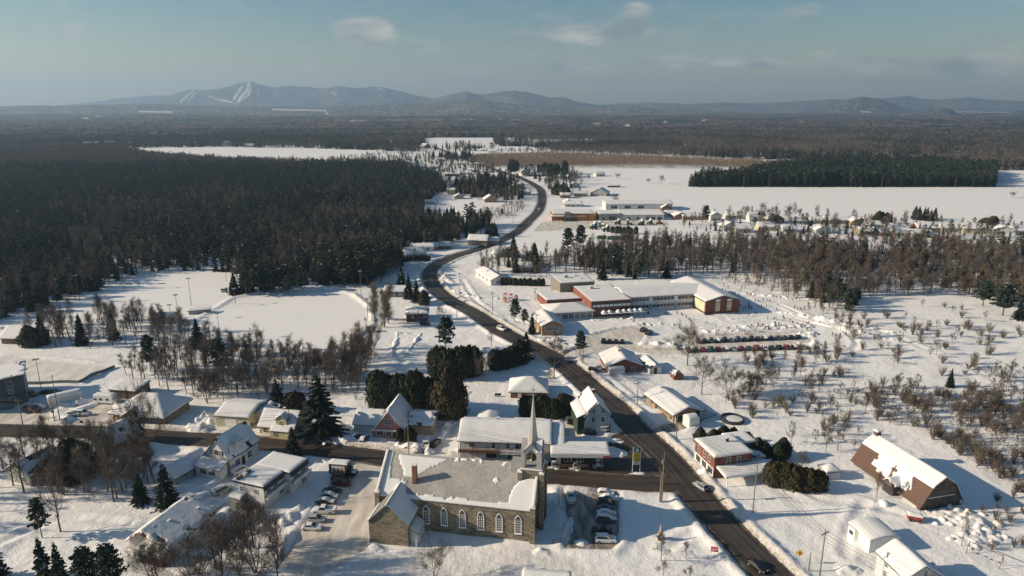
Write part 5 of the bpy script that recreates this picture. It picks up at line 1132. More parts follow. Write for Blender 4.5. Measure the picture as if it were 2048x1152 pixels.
# filling station canopy and pay hut
gc = G(1157, 932)
gs = thing("fuel_canopy", "white fuel station canopy with snowy top, thin posts and a short red panel", "canopy", (gc[0]+.3, gc[1]+.2, -.02), R(-1))
o = MB().box(-7.6, 7.4, -3.2, 3.4, 4.0, 4.95).build("roof", [WHITE], gs); link("snow_cover", snow_slab(lambda X, Y: 4.95+0*X, -7.6, 7.4, -3.2, 3.4, .42, .5, 9), o)
MB().box(5.6, 7.46, -3.24, -3.19, 4.05, 4.6).build("red_panel", [mat("red_panel", (.42, .06, .07), .5)], gs)
for x in (-5.6, 0, 5.6): MB().box(x-.14, x+.14, -1.4, -1.12, -.1, 4.0).build("post", [GREYM], gs)
hut = house("pay_hut", "dark little pay hut standing under the fuel station canopy", "hut", G(1138, 922), 9.5, 2.8, 2.7, R(-1), 'flat', wall=DARK, roofm=DARK, snow=0, wins=[('F', -.1, .8, 1.9, 1.2, 'two'), ('F', .6, .8, 1.6, 1.2, 'two')], doors=[('F', -.6, TRIM)])
def pump(u, v, label):
    x, y = G(u, v); p = thing("fuel_pump", label, "fuel pump", (x, y, .0), 0, "fuel pumps on snowy islands")
    MB().box(-1.5, 1.5, -.55, .55, -.1, .16).build("island", [CONC], p); MB().box(-.45, .45, -.3, .3, .16, 1.75).build("cabinet", [TRIM], p); MB().box(-.38, .38, -.33, -.3, 1.0, 1.5).build("display", [DARK], p); MB().box(-.5, .5, -.34, .34, 1.75, 1.95).build("cap", [SNOW], p); MB().tube((.46, 0, 1.5), (.7, -.1, .6), .04, .04, 5).build("hose", [DARK], p)
pump(1107, 936, "fuel pump nearest the church spire on a snowy island"); pump(1150, 938, "middle fuel pump on a snowy island under the canopy edge"); pump(1196, 932, "fuel pump under the red panel end of the canopy")
def price_sign():
    x, y = G(1272, 944); p = thing("price_sign", "tall white framed fuel price sign with yellow panel on a snow mound", "sign", (x, y, 0), R(2))
    for q in (-.95, .95): MB().box(q-.07, q+.07, -.07, .07, -.2, 7.0).build("post", [TRIM], p)
    MB().box(-.88, .88, -.11, .11, 5.5, 6.95).build("green_panel", [mat("sign_green", (.05, .16, .17), .5)], p)
    MB().box(-.88, .88, -.11, .11, 3.0, 5.3).build("yellow_panel", [mat("sign_yellow", (.62, .46, .03), .5)], p); MB().box(-.88, .88, -.11, .11, 2.1, 2.8).build("white_panel", [TRIM], p)
    lg = MB(); lg.face([(0, -.125, 6.75), (-.5, -.125, 5.85), (0, -.125, 6.05), (.5, -.125, 5.85)]); lg.box(-.6, .6, -.125, -.115, 5.6, 5.72); lg.build("emblem", [TRIM], p)
    pn = MB()
    for rr in range(2):
        for c in range(4): pn.box(-.62+c*.33, -.42+c*.33, -.125, -.115, 3.4+rr*1.0, 3.95+rr*1.0)
    pn.build("price_marks", [mat("sign_olive", (.34, .25, .03), .6)], p); bl = MB()
    for c in range(3): bl.box(-.6+c*.36, -.45+c*.36, -.125, -.115, 2.25, 2.65)
    bl.build("white_panel_marks", [DARK], p)
price_sign()
# tall white house beside the road
wh = corner_at(1171, 869, 7.2, 11.5, 9)
who = house("house", "tall white house with steep snowy roof, green porch and blue-shaded gable end beside the road", "house", wh, 7.2, 11.5, 5.6, R(7), 'gable', 'y', 3.6, over=.45, wall=S_PALE, snow=.34, wins=[('F', -.3, 6.2, .8, 1.1), ('F', .4, 6.2, .8, 1.1), ('F', -.35, 3.5, .95, 1.4, 'sash'), ('F', .42, 3.5, .95, 1.4, 'sash')], doors=[('F', .9, BRICKD)], chim=[(.3, 1.5, 1.4, .7, BRICKD)])  # white walls built in pale blue: the gable's shade is in the siding colour
house("", "", "", (0, 0), 2.2, 11.0, 5.0, 0, 'shed', 'x', 1.0, over=.3, wall=mat("green_porch", (.03, .055, .04), .8), snow=.34, root=who, off=(-4.6, 0), part="porch_wall", fall='L')
mb = MB(); mb.box(.8, 3.2, -6.7, -5.75, 2.2, 2.32); mb.box(.8, 3.2, -6.72, -6.66, 1.2, 1.5); mb.build("side_canopy", [TRIM], who)
# bungalow behind the shop, dark hedge beside it
hb_ = corner_at(1022, 798, 11.5, 10, 0); house("house", "red brick bungalow with a deep hipped snow roof behind the shop", "house", hb_, 11.5, 9.5, 2.3, R(-2), 'hip', 'x', 2.6, over=.7, wall=BRICK, snow=.55, wins=[('F', .05, .7, 1.8, 1.1, 'grid'), ('F', .7, .7, 1.0, 1.1), ('L', 0, .7, 1.1, 1.1)], doors=[('F', -.5, TRIM)])
br8 = corner_at(813, 646, 9.2, 10.5, 6); house("house", "square dark red brick house with flat-looking snow roof beside the road bend", "house", br8, 9.2, 9.5, 3.6, R(6), 'hip', 'x', 1.2, over=.6, wall=BRICKD, snow=.5, wins=[('F', -.4, 1.6, 1.1, 1.1), ('F', .75, 1.8, 1.3, 1.5, 'grid'), ('F', .25, .3, 2.6, 1.3, 'two'), ('L', -.4, 1.6, 1.1, 1.1), ('L', .4, 1.6, 1.1, 1.1)], chim=[(-1.5, 2.5, .9, .7, DARK), (1.6, 3, .6, .5, DARK)])
b12 = corner_at(1216, 747, 11.5, 12, 5); bo = house("house", "white and red brick bungalow with drifted roof beside the school road", "house", b12, 12.0, 12.0, 2.5, R(5), 'gable', 'y', 2.4, over=.6, wall=BRICK, snow=.5, wins=[('F', .55, .7, 1.5, 1.2, 'two'), ('L', -.4, .8, 1.2, 1.0), ('L', .4, .8, 1.2, 1.0)], chim=[(-.2, 1.0, 1.2, .8, BRICKD)])
house("", "", "", (0, 0), 5.4, 2.4, 1.9, 0, 'shed', 'x', .4, over=.2, wall=S_WHITE, snow=.35, root=bo, off=(-3.1, -7.0), part="carport_wall", fall='F')
sh2 = corner_at(1296, 749, 4.4, 9.5, 8); house("shed", "narrow snow capped shed beside the drifted bungalow", "shed", sh2, 4.4, 10, 2.2, R(12), 'gable', 'y', .9, over=.2, wall=S_WHITE, snow=.55, doors=[('F', 0, DARK)])
b13 = corner_at(1346, 845, 8.8, 15.5, 18); bo = house("house", "long bungalow with a low gable, brown side wall and open carport beside the road", "house", b13, 9.0, 15.5, 2.6, R(19), 'gable', 'y', 1.7, over=.8, wall=BRICKT, snow=.5, wins=[('L', -.6, .7, 1.6, 1.1, 'two'), ('L', 0, .7, 1.6, 1.1, 'two'), ('L', .5, .7, 1.2, 1.1), ('F', -.6, .8, 1.0, 1.1)], doors=[('L', -.25, DARK)], chim=[(-.3, 6.2, .9, .6, BRICKD)])
MB().box(-4.0, 4.2, -7.9, -7.72, .05, 2.35).build("carport_shade_panel", [DARK], bo)  # dark panel painted in for the shade inside the open carport
for x in (-4.3, 0, 4.3): MB().box(x-.1, x+.1, -8.5, -8.3, -.4, 2.55).build("post", [TRIM], bo)
bx_ = corner_at(1378, 858, 3.4, 3.4, 19); house("shed", "white cube-like garden shelter with rounded snow beside the carport", "shelter", bx_, 3.4, 3.4, 2.2, R(19), 'prof', 'x', prof=([0, .6, 1], [2.9, 2.7, 2.2]), over=.05, wall=WHITE, roofm=WHITE, snow=.3)
rs = corner_at(1348, 762, 3.4, 3.4, 12); house("shed", "tiny red brick coloured shed alone on the snow by the bare trees", "shed", rs, 3.4, 3.2, 1.5, R(12), 'gable', 'y', 1.0, over=.2, wall=BRICK, snow=.4)
# red brick shop across the road
rb = corner_at(1426, 958, 10.4, 9.6, 14)
rbo = house("shop_building", "red brick two storey building with flat snow roof and white shop front side", "building", rb, 10.4, 9.6, 5.9, R(14), 'flat', wall=BRICK, roofm=TRIM, snow=.22, wins=[('F', -.25, 3.5, 1.0, 1.7, 'sash'), ('F', .3, 3.5, 1.0, 1.7, 'sash'), ('L', -.55, 3.5, .9, 1.6, 'sash'), ('L', 0, 3.5, .9, 1.6, 'sash'), ('L', .5, 3.5, .9, 1.6, 'sash')], chim=[(1.6, 1.0, 1.5, .6, DARK)])
MB().box(-5.3, -5.22, -4.7, 4.7, -.3, 2.7).build("white_front", [S_WHITE], rbo)
for y in (-3.3, -.3, 2.7): MB().box(-5.38, -5.3, y-1.0, y+1.0, .8, 2.3).build("shop_window", [GLASS], rbo)
house("", "", "", (0, 0), 6.5, 5.5, 4.9, 0, 'flat', wall=S_BLUE, roofm=TRIM, snow=.25, root=rbo, off=(7.4, 4.6), part="side_wing_wall", wins=[('R', 0, 2.8, 1.0, 1.2)])
house("", "", "", (0, 0), 5.5, 5.0, 2.5, 0, 'shed', 'x', .6, over=.2, wall=S_PALE, snow=.3, root=rbo, off=(8.2, .2), part="side_shed_wall", fall='R')
pr_ = MB(); rr_ = shell(lambda X, Y: 2.75+.0*X+(Y+8.2)*.12, [-4.6, 10.8], [-9.4, -4.85], .2).build("porch_roof", [TRIM], rbo); link("snow_cover", snow_slab(lambda X, Y: 2.75+(Y+8.2)*.12, -4.6, 10.8, -9.4, -4.85, .4, .5, 33), rr_)
for x in (-3.9, 4.0, 10.2): MB().box(x-.1, x+.1, -9.2, -9.0, -.4, 2.5).build("porch_post", [TRIM], rbo)
rl = MB(); rl.box(5.0, 10.2, -9.15, -9.05, .9, 1.0)
for q in range(14): rl.box(5.0+q*.4, 5.06+q*.4, -9.13, -9.07, .1, .9)
rl.build("railing", [TRIM], rbo)
kh = corner_at(1653, 964, 3.4, 3.6, 10); house("garden_shed", "small white shed behind the round clipped cedars", "shed", kh, 3.6, 3.4, 2.3, R(10), 'hip', 'x', .9, over=.25, wall=WHITE, snow=.4, doors=[('R', 0, DARK)])
# barn
bn = corner_at(1843, 1026, 11.0, 22.5, 14.0)
def barn_snow(x, y):
    a = -x/5.5; n = vnoise(y, x, 2.6, 51, 3)-.5; n2 = vnoise(y, x, 6, 52, 2)-.5      # a: 0 ridge .. 1 eave on the near slope
    y = y+1.6*(vnoise(x*2, y, 1.4, 57, 3)-.5)*2; low = ((y > -6.6) & (y < -1.4+1.2*(a-.6))) | ((y > -.2) & (y < 4.2-3*(a-.6))) & (a > .45) | ((y > 2.8) & (y < 5.2) & (a < .9))
    return (a < .6+.16*n) | ((a < .97) & low & (n > -.28))
bno = house("barn", "old gambrel barn with grey boards, rust brown lower roof and snow on top", "barn", bn, 11.0, 21.5, 1.9, R(14.0), 'prof', 'y', prof=([0, .56, 1.0, 1.12], [7.9, 5.9, 1.9, 1.1]), over=.5, wall=PLANK, roofm=RUST, snow=.4, mask=barn_snow, cell=.42, chim=[])
house("", "", "", (0, 0), 3.4, 3.2, 2.6, 0, 'gable', 'x', 1.3, over=.25, wall=PLANK, roofm=RUST, snow=.4, root=bno, off=(-5.6, -2.6), part="dormer_wall")
MB().box(-7.4, -7.3, -3.9, -1.4, -.2, 2.3).build("doorway", [DARK], bno); MB().box(-5.62, -5.54, -9.8, -5.0, -.1, 1.5).build("side_boards", [CONC], bno)
for x in (-2.0, 1.6):
    o = MB().box(x-1.6, x+1.6, -10.86, -10.77, -.2, 3.0).build("barn_door", [mat("dark_boards", (.075, .065, .058), .9)], bno)
MB().box(-3.8, 3.6, -10.95, -10.8, 3.05, 3.2).build("door_track", [TRIM], bno)
o = MB().box(-.6, .6, 9.6, 10.8, 7.0, 9.3).build("cupola", [PLANK], bno); link("snow_cap", snow_slab(lambda X, Y: 9.3+0*X, -.8, .8, 9.4, 11, .4, .4, 2), o)
# white shed and white house, lower right
ws = corner_at(1737, 1106, 6.6, 6.4, 10)
wso = house("shed", "white windowless shed with a smooth deep snow roof below the barn", "shed", ws, 6.6, 6.4, 2.7, R(10), 'prof', 'y', prof=([0, .5, 1], [3.3, 3.15, 2.7]), over=.3, wall=WHITE, roofm=WHITE, snow=.45, lump=.15)
MB().box(-4.2, -3.3, .5, 2.5, -.2, 2.9).build("side_entry", [TRIM], wso); MB().box(-4.25, -4.2, .9, 2.1, 1.3, 2.2).build("window", [GLASS], wso)
wl = corner_at(1812, 1200, 7.0, 8.5, 12)
wlo = house("house", "white two storey house with snow covered roofs at the lower right edge", "house", wl, 7.2, 8.0, 4.3, R(8), 'gable', 'y', 2.4, over=.35, wall=S_WHITE, snow=.45, wins=[('L', -.3, 3.0, .8, 1.2), ('L', -.3, .8, .8, 1.2), ('F', .1, 4.6, .8, 1.0)], chim=[(3.9, -1.5, .8, .6, CONC)])
house("", "", "", (0, 0), 9.0, 6.5, 3.4, 0, 'gable', 'x', 1.4, over=.35, wall=S_WHITE, snow=.45, root=wlo, off=(1.6, -7.4), part="front_wing_wall", wins=[('L', 0, 1, .9, 1.2), ('F', -.3, 1, 1.6, 1.2)])
house("", "", "", (0, 0), 4.6, 3.4, 3.6, 0, 'flat', wall=S_WHITE, roofm=TRIM, snow=.2, root=wlo, off=(4.8, -6.0), part="bay_wall", wins=[('F', 0, 2.2, 1.6, 1.0)])
house("", "", "", (0, 0), 5.0, 4.0, 2.2, 0, 'shed', 'x', .6, over=.2, wall=S_WHITE, snow=.35, root=wlo, off=(-4.2, -8.6), part="porch_wall", fall='L')
bc = corner_at(1036, 1222, 10, 7, -6); house("house", "white house roof just entering at the bottom edge below the church", "house", bc, 8.4, 7, 3.6, R(-6), 'gable', 'x', 2.0, over=.4, wall=S_WHITE, snow=.4, wins=[('F', 0, 1, 1, 1)])
# ------------------------------------------------------------------ school
SR = 12.0
ka = corner_at(1182, 636, 18.5, 27, SR)
school = thing("school", "sprawling red brick school with flat snow roofs and a long window wing", "school", (ka[0], ka[1], gz(*ka)), R(SR))
def lo(u, v):
    """survey point in the school's own frame"""
    x, y = G(u, v); x -= ka[0]; y -= ka[1]; c, s = math.cos(R(SR)), math.sin(R(SR)); return (x*c+y*s, -x*s+y*c)
house("", "", "", (0, 0), 18.5, 27, 7.2, 0, 'flat', wall=BRICK, roofm=mat("school_fascia", (.24, .11, .08), .7), snow=.1, root=school, part="main_wall", cell=1.0)
MB().box(-9.0, 9.1, -13.58, -13.5, 4.4, 6.9).build("upper_window_band", [mat("dark_band", (.06, .055, .05), .6)], school)
for i in range(9):
    o = MB().box(-8.6+i*1.95, -6.95+i*1.95, -13.66, -13.58, 4.7, 5.7).build("window", [WHITE], school); MB().box(-8.5+i*1.95, -7.05+i*1.95, -13.69, -13.66, 5.85, 6.6).build("pane", [GLASS], o)
house("", "", "", (0, 0), 17, 17, 8.8, 0, 'flat', wall=mat("grey_stucco", (.2, .18, .155), .9), roofm=GREYM, snow=.1, root=school, off=(-7.0, 23.0), part="gym_wall", cell=1.0)
house("", "", "", (0, 0), 16, 19, 3.6, 0, 'shed', 'x', 1.2, over=.3, wall=BRICK, snow=.35, root=school, off=(-17.5, 10.5), part="low_wing_wall", fall='B', cell=1.0)
o = MB().box(-24.2, -20.4, -1.2, .8, -.2, 2.6).build("glazed_entry", [GLASS], school)
# front office wing with hipped roof, gabled house-like end
w1 = (-18.5, -8.2)
house("", "", "", (0, 0), 19.5, 13, 3.6, 0, 'hip', 'x', 2.0, over=.9, wall=S_WHITE, snow=.4, root=school, off=w1, part="office_wing_wall", cell=.9, wins=[('F', s, .7, 2.2, 1.9, 'grid') for s in (-.3, -.02, .26, .54, .82)])
gx1, gy1 = lo(1104, 671)
house("", "", "", (0, 0), 8.4, 16, 4.3, 0, 'gable', 'y', 1.9, over=.6, wall=BRICKT, snow=.35, root=school, off=(gx1, gy1+8), part="gabled_wing_wall", wins=[('F', 0, 2.1, 6.0, 1.4, 'grid'), ('F', .3, .1, 2.0, 1.7, 'two')])
# two storey classroom wing
ex1, ey1 = lo(1264, 624); ex2, ey2 = lo(1398, 613)
ww = ex2-9.1
house("", "", "", (0, 0), ww+6, 20, 6.3, 0, 'gable', 'x', 1.7, over=.5, wall=S_WHITE, snow=.4, root=school, off=(9.2+(ww+6)/2, ey1+1+10), part="classroom_wing_wall", cell=1.0)
yf = ey1+1; n = int(ww/1.75)
for row, z0 in enumerate((.9, 4.1)):
    for i in range(n):
        x = 9.8+i*1.75
        if i % 7 == 6:
            MB().box(x, x+1.6, yf-.07, yf-.02, z0-.5, z0+2.0).build("panel", [S_GRN if row == 0 else TRIM], school); continue
        o = MB().box(x, x+1.66, yf-.06, yf-.01, z0-.1, z0+1.75).build("window", [TRIM], school); MB().box(x+.08, x+1.58, yf-.09, yf-.06, z0+.25, z0+1.7).build("pane", [GLASS], o)
fx1, fy1 = lo(1411, 630); fx2, fy2 = lo(1472, 621); fw = fx2-fx1-.5
# gabled end block
house("", "", "", (0, 0), fw, 36, 6.0, 0, 'gable', 'y', 2.2, over=.5, wall=BRICK, snow=.4, root=school, off=(fx1+fw/2, fy1+.5+18), part="end_block_wall", cell=1.0)
yb = fy1+.5
for q in (-.14, .2):
    x = fx1+fw*(.5+q); o = MB().box(x-1.1, x+1.1, yb-.08, yb-.02, 1.2, 5.2).build("blank_window", [S_CREAM], school); MB().box(x-1.1, x+1.1, yb-.09, yb-.02, 5.6, 6.6).build("vent_panel", [TRIM], school)
o = MB().box(fx1-.07, fx1-.01, yb+.8, yb+11.0, 1.0, 5.4).build("white_panel_wall", [S_CREAM], school)
MB().box(fx1-.12, fx1-.07, yb+.6, yb+11.2, 5.3, 5.6).build("panel_trim", [DARK], school); MB().box(fx1-.12, fx1-.07, yb+.6, yb+11.2, .5, .9).build("panel_trim", [DARK], school)
MB().box(fx1-.6, fx1+1.4, yb-1.6, yb-.1, -.4, 1.0).build("steps", [DARK], school)
# covered walk with a row of snow domes on it
wk = MB(); wk.box(-5.5, 14.5, -17.3, -14.2, 2.35, 2.55); wk.build("covered_walk_roof", [TRIM], school)
for q in range(8): MB().box(-5.2+q*2.75, -5.0+q*2.75, -17.1, -16.9, -.3, 2.35).build("walk_post", [DARK], school)
for q in (0, 1, 2.55, 3.55, 4.55, 5.55, 6.55):
    d = MB(); d.lathe([(1.35, 2.55), (1.25, 2.9), (.95, 3.3), (.5, 3.65), (.12, 3.8)], 10, 0, (-4.1+q*2.6, -15.7)); d.build("snow_dome", [SNOW], school, True)
for (x, y, z, s) in ((-2.5, 7, 7.4, 1.4), (-10, 24, 9.0, 1.5), (-3.5, 20, 9.0, .7), (-4.5, 25.5, 9.0, .9), (1.5, 11, 7.4, .5)):
    o = MB().box(x-s/2, x+s/2, y-s/2, y+s/2, z, z+s*.9).build("roof_vent", [GREYM], school); MB().box(x-s*.55, x+s*.55, y-s*.55, y+s*.55, z+s*.9, z+s*.9+.2).build("snow_cap", [SNOW], o)
# long bungalow and hedge by the bend
b9 = corner_at(975, 572, 9.5, 24, 15); house("house", "long bungalow with drifted white roof on the inside of the road bend", "house", b9, 9.0, 24, 2.6, R(22), 'gable', 'y', 2.0, over=.6, wall=S_WHITE, snow=.5, wins=[('F', 0, .7, 3.2, 1.4, 'grid'), ('L', -.5, .8, 1.4, 1.1), ('L', 0, .8, 1.4, 1.1), ('L', .5, .8, 1.4, 1.1)], chim=[(-1.5, 1, 1.0, .7, DARK)])
# shops beyond: orange fronted store and farm machinery dealer
SRO = 2.0
og = corner_at(1112, 441, 29, 22, SRO)
M_OR = mat("orange_cladding", (.50, .20, .05), .6, .08); M_ORD = mat("burnt_orange_cladding", (.27, .10, .04), .6, .08)
ogo = house("store", "orange fronted store with a grey entrance tower and covered fuel bay", "store", og, 34, 24, 5.6, R(SRO), 'flat', wall=M_ORD, roofm=M_OR, snow=.1, cell=1.5)
MB().box(2.5, 10.6, -12.2, -12.02, .2, 4.3).build("orange_panel", [M_OR], ogo); MB().box(11.8, 17.2, -12.2, -12.02, .2, 5.5).build("orange_panel", [M_OR], ogo); MB().box(-2.4, 10.6, -12.35, -12.2, 3.6, 4.1).build("white_band", [TRIM], ogo)
tw_ = MB().box(-7.8, -3.0, -13.6, -10, -.2, 7.2).build("entrance_tower", [S_GREY], ogo); MB().box(-7.2, -3.6, -13.72, -13.6, .3, 2.6).build("glass_doors", [GLASS], ogo)
sq = MB(); sq.lathe([(1.0, 0), (1.0, .1)], 12); lgo = sq.build("round_emblem", [mat("emblem_red", (.3, .03, .04), .5)], ogo); lgo.location = (-5.4, -13.62, 5.9); lgo.rotation_euler = (PI/2, 0, 0)
MB().box(-6.4, -4.4, -13.82, -13.72, 5.8, 6.0).build("emblem_bar", [TRIM], ogo)
cpy = MB(); cpy.box(-18.5, -8.6, -16.5, -10, 4.0, 4.9); cpy.build("fuel_bay_roof", [TRIM], ogo)
for x in (-18, -9.2): MB().box(x-.3, x+.3, -16, -15.4, -.2, 4).build("fuel_bay_post", [DARK], ogo)
MB().box(-17.5, -9.5, -10.2, -10, .2, 3.8).build("fuel_bay_window", [GLASS], ogo)
dl_ = corner_at(1198, 441, 22, 24, SRO)
house("workshop", "long low machinery workshop with stepped snow roofs and dark bay doors", "workshop", corner_at(1240, 440, 36, 26, SRO), 36, 28, 4.2, R(SRO), 'gable', 'x', 2.2, over=.5, wall=S_WHITE, snow=.4, cell=1.4, wins=[('F', s, .2, 3.6, 2.6, 'two') for s in (.28, .5, .8)]+[('F', -.6, .8, 2.4, 1.8, 'two'), ('F', -.2, .8, 2.4, 1.8, 'two')])
house("workshop", "grey flat fronted workshop joined to the orange store with a large glass front", "workshop", corner_at(1198, 441, 18, 20, SRO), 18, 20, 5.4, R(SRO), 'flat', wall=S_GREY, roofm=GREYM, snow=.1, cell=1.4, wins=[('F', .2, .3, 6.0, 3.2, 'two'), ('F', -.6, .3, 3.0, 2.6, 'two')])
house("workshop", "upper snow roofed hall with three dark clerestory openings behind the workshop", "workshop", corner_at(1212, 421, 60, 24, SRO), 60, 22, 5.5, R(SRO), 'gable', 'x', 2.0, over=.6, wall=S_WHITE, snow=.4, cell=1.6, wins=[('F', s, 1.6, 5.6, 2.6, 'two') for s in (-.75, -.35, .05)])
house("house", "small grey gabled house behind the orange store", "house", corner_at(1128, 412, 9, 9, 5), 9, 9, 3.2, R(5), 'gable', 'y', 2.6, wall=S_GREY, snow=.4, wins=[('F', 0, 1, 1.4, 1.2)])
# machines and containers in the dealer's yard
for i, (u, v, ln, c, lb) in enumerate([(1203, 478, 6.5, (.04, .15, .07), "green shipping container under snow, first in the row below the workshop yard"), (1224, 479, 7, (.05, .17, .09), "green container with a white band, second in the row below the workshop yard"), (1238, 479, 7, (.035, .13, .065), "dark green container, third in the row below the workshop yard"), (1252, 480, 7.5, (.05, .16, .08), "green container at the wooded end of the row below the workshop yard")]):
    x, y = G(u, v); t_ = thing("container", lb, "container", (x, y, gz(x, y)), R(3), "containers below the workshop yard"); MB().box(-ln/2, ln/2, -1.3, 1.3, -.1, 2.7).build("body", [mat("container_green%d" % i, c, .6)], t_); link("snow_cover", snow_slab(lambda X, Y: 2.7+0*X, -ln/2, ln/2, -1.3, 1.3, .5, .7, i+70), t_)
    for q in range(8): MB().box(-ln/2+.3+q*(ln-.6)/8, -ln/2+.6+q*(ln-.6)/8, -1.36, -1.3, .1, 2.5).build("rib", [MATS["container_green%d" % i]], t_)
M_JD = mat("machine_green", (.03, .11, .05), .5)
def machine(u, v, rot, s, lb):
    x, y = G(u, v); t_ = thing("farm_machine", lb, "machine", (x, y, gz(x, y)), rot, "snowed-in farm machines"); t_.scale = (s, s, s)
    MB().box(-2.4, 1.6, -1, 1, 1.0, 2.3).build("body", [M_JD], t_); MB().box(-.2, 1.7, -.9, .9, 2.3, 3.6).build("cab", [GLASS], t_); MB().tube((-1.2, 0, 2.3), (-4.6, .2, 3.6), .22, .16, 6).build("unloading_spout", [M_JD], t_)
    for sx, rr in ((1.0, .85), (-1.7, .6)):
        for sy in (-1.25, 1.0): MB().tube((sx, sy, rr), (sx, sy+.35, rr), rr, rr, 12).build("wheel", [DARK], t_)
    link("snow_cover", snow_slab(lambda X, Y: np.where(X > -.2, 3.6, 2.35), -2.5, 1.8, -1.1, 1.1, .8, .5, int(u)), t_)
for k, (u, v, rt, s, lb) in enumerate([(1188, 458, .4, 1.35, "large snow laden harvester leaning over the store yard"), (1203, 455, 2.6, 1.2, "snowy green harvester second from the orange store"), (1213, 463, .2, 1.2, "dark snowed-in loader below the green harvesters"), (1236, 449, .1, 1.1, "white heaped machine in front of the glass workshop"), (1258, 450, 2.9, 1.1, "white heaped machine in front of the dark bay doors"), (1283, 450, .3, 1.1, "snow heaped machine at the end of the workshop yard"), (1300, 448, .6, 1.0, "small snowed-in machine beside the yellow loader")]): machine(u, v, rt, s, lb)
yl = G(1318, 448); t_ = thing("loader", "small yellow loader at the east end of the workshop yard", "loader", (yl[0], yl[1], gz(*yl)), .2); MB().box(-2, 2, -1, 1, .8, 2.0).build("body", [mat("loader_yellow", (.5, .3, .04), .5)], t_); MB().box(-.6, .9, -.8, .8, 2, 3.2).build("cab", [GLASS], t_); MB().box(2.0, 3.2, -1.2, 1.2, .2, 1.3).build("bucket", [GREYM], t_)
for sx in (-1.3, 1.3):
    for sy in (-1.2, .9): MB().tube((sx, sy, .7), (sx, sy+.3, .7), .7, .7, 12).build("wheel", [DARK], t_)
# ------------------------------------------------------------------ far houses, each where it stands along the roads
WALLS = dict(w=S_WHITE, c=S_CREAM, g=S_GREY, r=S_RED, b=BRICK, n=S_BRN, t=S_TAN, p=S_PALE, y=S_YEL, o=BRICKT, k=S_PINK)
def far_house(u, v, w, d, h, rise, rot, axis, c, label, kind='gable', win=3):
    x, y = G(u, v); ws_ = [('F', -.55+i*1.1/max(1, win-1), .8, 1.5, 1.3, 'sash') for i in range(win)]+[('R', 0, .8, 1.3, 1.2, 'sash'), ('L', 0, .8, 1.3, 1.2, 'sash')]
    return house("house", label, "house", (x, y), w, d, h, R(rot), kind, axis, rise, over=.6, wall=WALLS[c], snow=.5, cell=1.6, wins=ws_, doors=[('F', .02, DARK)])
E_ = "across the white field"
for a in [(1359, 437, 11, 10, 3.2, 2.4, 4, 'y', 'k', "pink walled house with dark gable front at the west end of the far row"), (1386, 438, 20, 10, 3, 2.2, 2, 'x', 't', "long tan house behind the tall pine "+E_), (1428, 440, 9, 9, 4.5, 2.4, 3, 'y', 'w', "tall white house right beside the tall pine "+E_), (1466, 436, 14, 9, 2.8, 2.2, 0, 'x', 'c', "cream bungalow with small dark bush in front "+E_),
          (1508, 442, 11, 9, 4.5, 2.3, 4, 'x', 'w', "tall white house with twin windows beside the cedar pair "+E_), (1545, 444, 14, 11, 3.4, 4.0, 2, 'y', 'n', "brown house behind big leafless trees "+E_), (1596, 446, 9, 9, 2.6, 2.2, 0, 'x', 'p', "pale blue cottage left of the lone dark spruce "+E_), (1630, 446, 12, 8, 2.8, 2.4, 0, 'x', 'w', "white cottage right of the lone dark spruce "+E_),
          (1670, 446, 20, 11, 3.2, 2.4, 0, 'x', 'g', "long grey bungalow with bright roof "+E_), (1714, 449, 12, 11, 3.4, 2.6, -6, 'y', 'o', "tan gabled house standing apart "+E_), (1742, 456, 12, 9, 3.0, 2.2, 0, 'x', 'p', "pale house with blue shaded roof "+E_), (1790, 460, 15, 9, 2.9, 2.1, 0, 'x', 'w', "white house behind the round dark tree "+E_), (1850, 461, 16, 12, 3.0, 2.6, -5, 'x', 'b', "red brick bungalow below the spruce clump "+E_),
          (1893, 463, 13, 11, 3.4, 2.6, -3, 'x', 'w', "white house with heavy roof snow right of the spruce clump "+E_), (1945, 465, 19, 12, 4.0, 2.8, -8, 'x', 'c', "large cream house with pale green tint "+E_), (2000, 467, 15, 11, 3.6, 2.6, -12, 'y', 'w', "white gabled house near the round cedar "+E_), (2032, 468, 11, 9, 3.2, 2.4, 0, 'x', 'g', "grey house at the east edge of the row across the field"),
          (1455, 458, 10, 9, 3.2, 2.6, 8, 'y', 'p', "blue shaded house just above the woods "+E_), (1484, 463, 13, 9, 3.0, 2.4, 4, 'x', 'w', "white house just above the woods "+E_), (1530, 459, 13, 10, 3.0, 2.6, 0, 'x', 'y', "yellowish house above the bare treetops "+E_), (1575, 463, 10, 8, 2.8, 2.2, 0, 'x', 'w', "low white cottage above the bare treetops "+E_), (1640, 465, 11, 9, 3.0, 2.6, 5, 'y', 'p', "dark fronted gabled house above the treetops "+E_), (1730, 468, 12, 9, 2.8, 2.3, 0, 'x', 't', "tan cottage at the edge of the woods "+E_), (1762, 470, 9, 8, 2.6, 2.4, 20, 'x', 'b', "small red roof cottage at the edge of the woods "+E_), (1798, 471, 13, 9, 3.0, 2.2, 0, 'x', 'y', "ochre walled house at the edge of the woods "+E_), (1838, 473, 14, 9, 2.8, 2.2, -4, 'x', 'c', "cream bungalow in front of the red brick one "+E_),
          (1341, 432, 10, 8, 2.8, 2.2, 0, 'x', 'w', "white cottage between the workshop hall and the pine"), (1330, 420, 9, 8, 3, 2.4, 10, 'y', 'b', "red gabled cottage at the end of the workshop hall")]: far_house(*a)
F_ = "beside the far stretch of road"
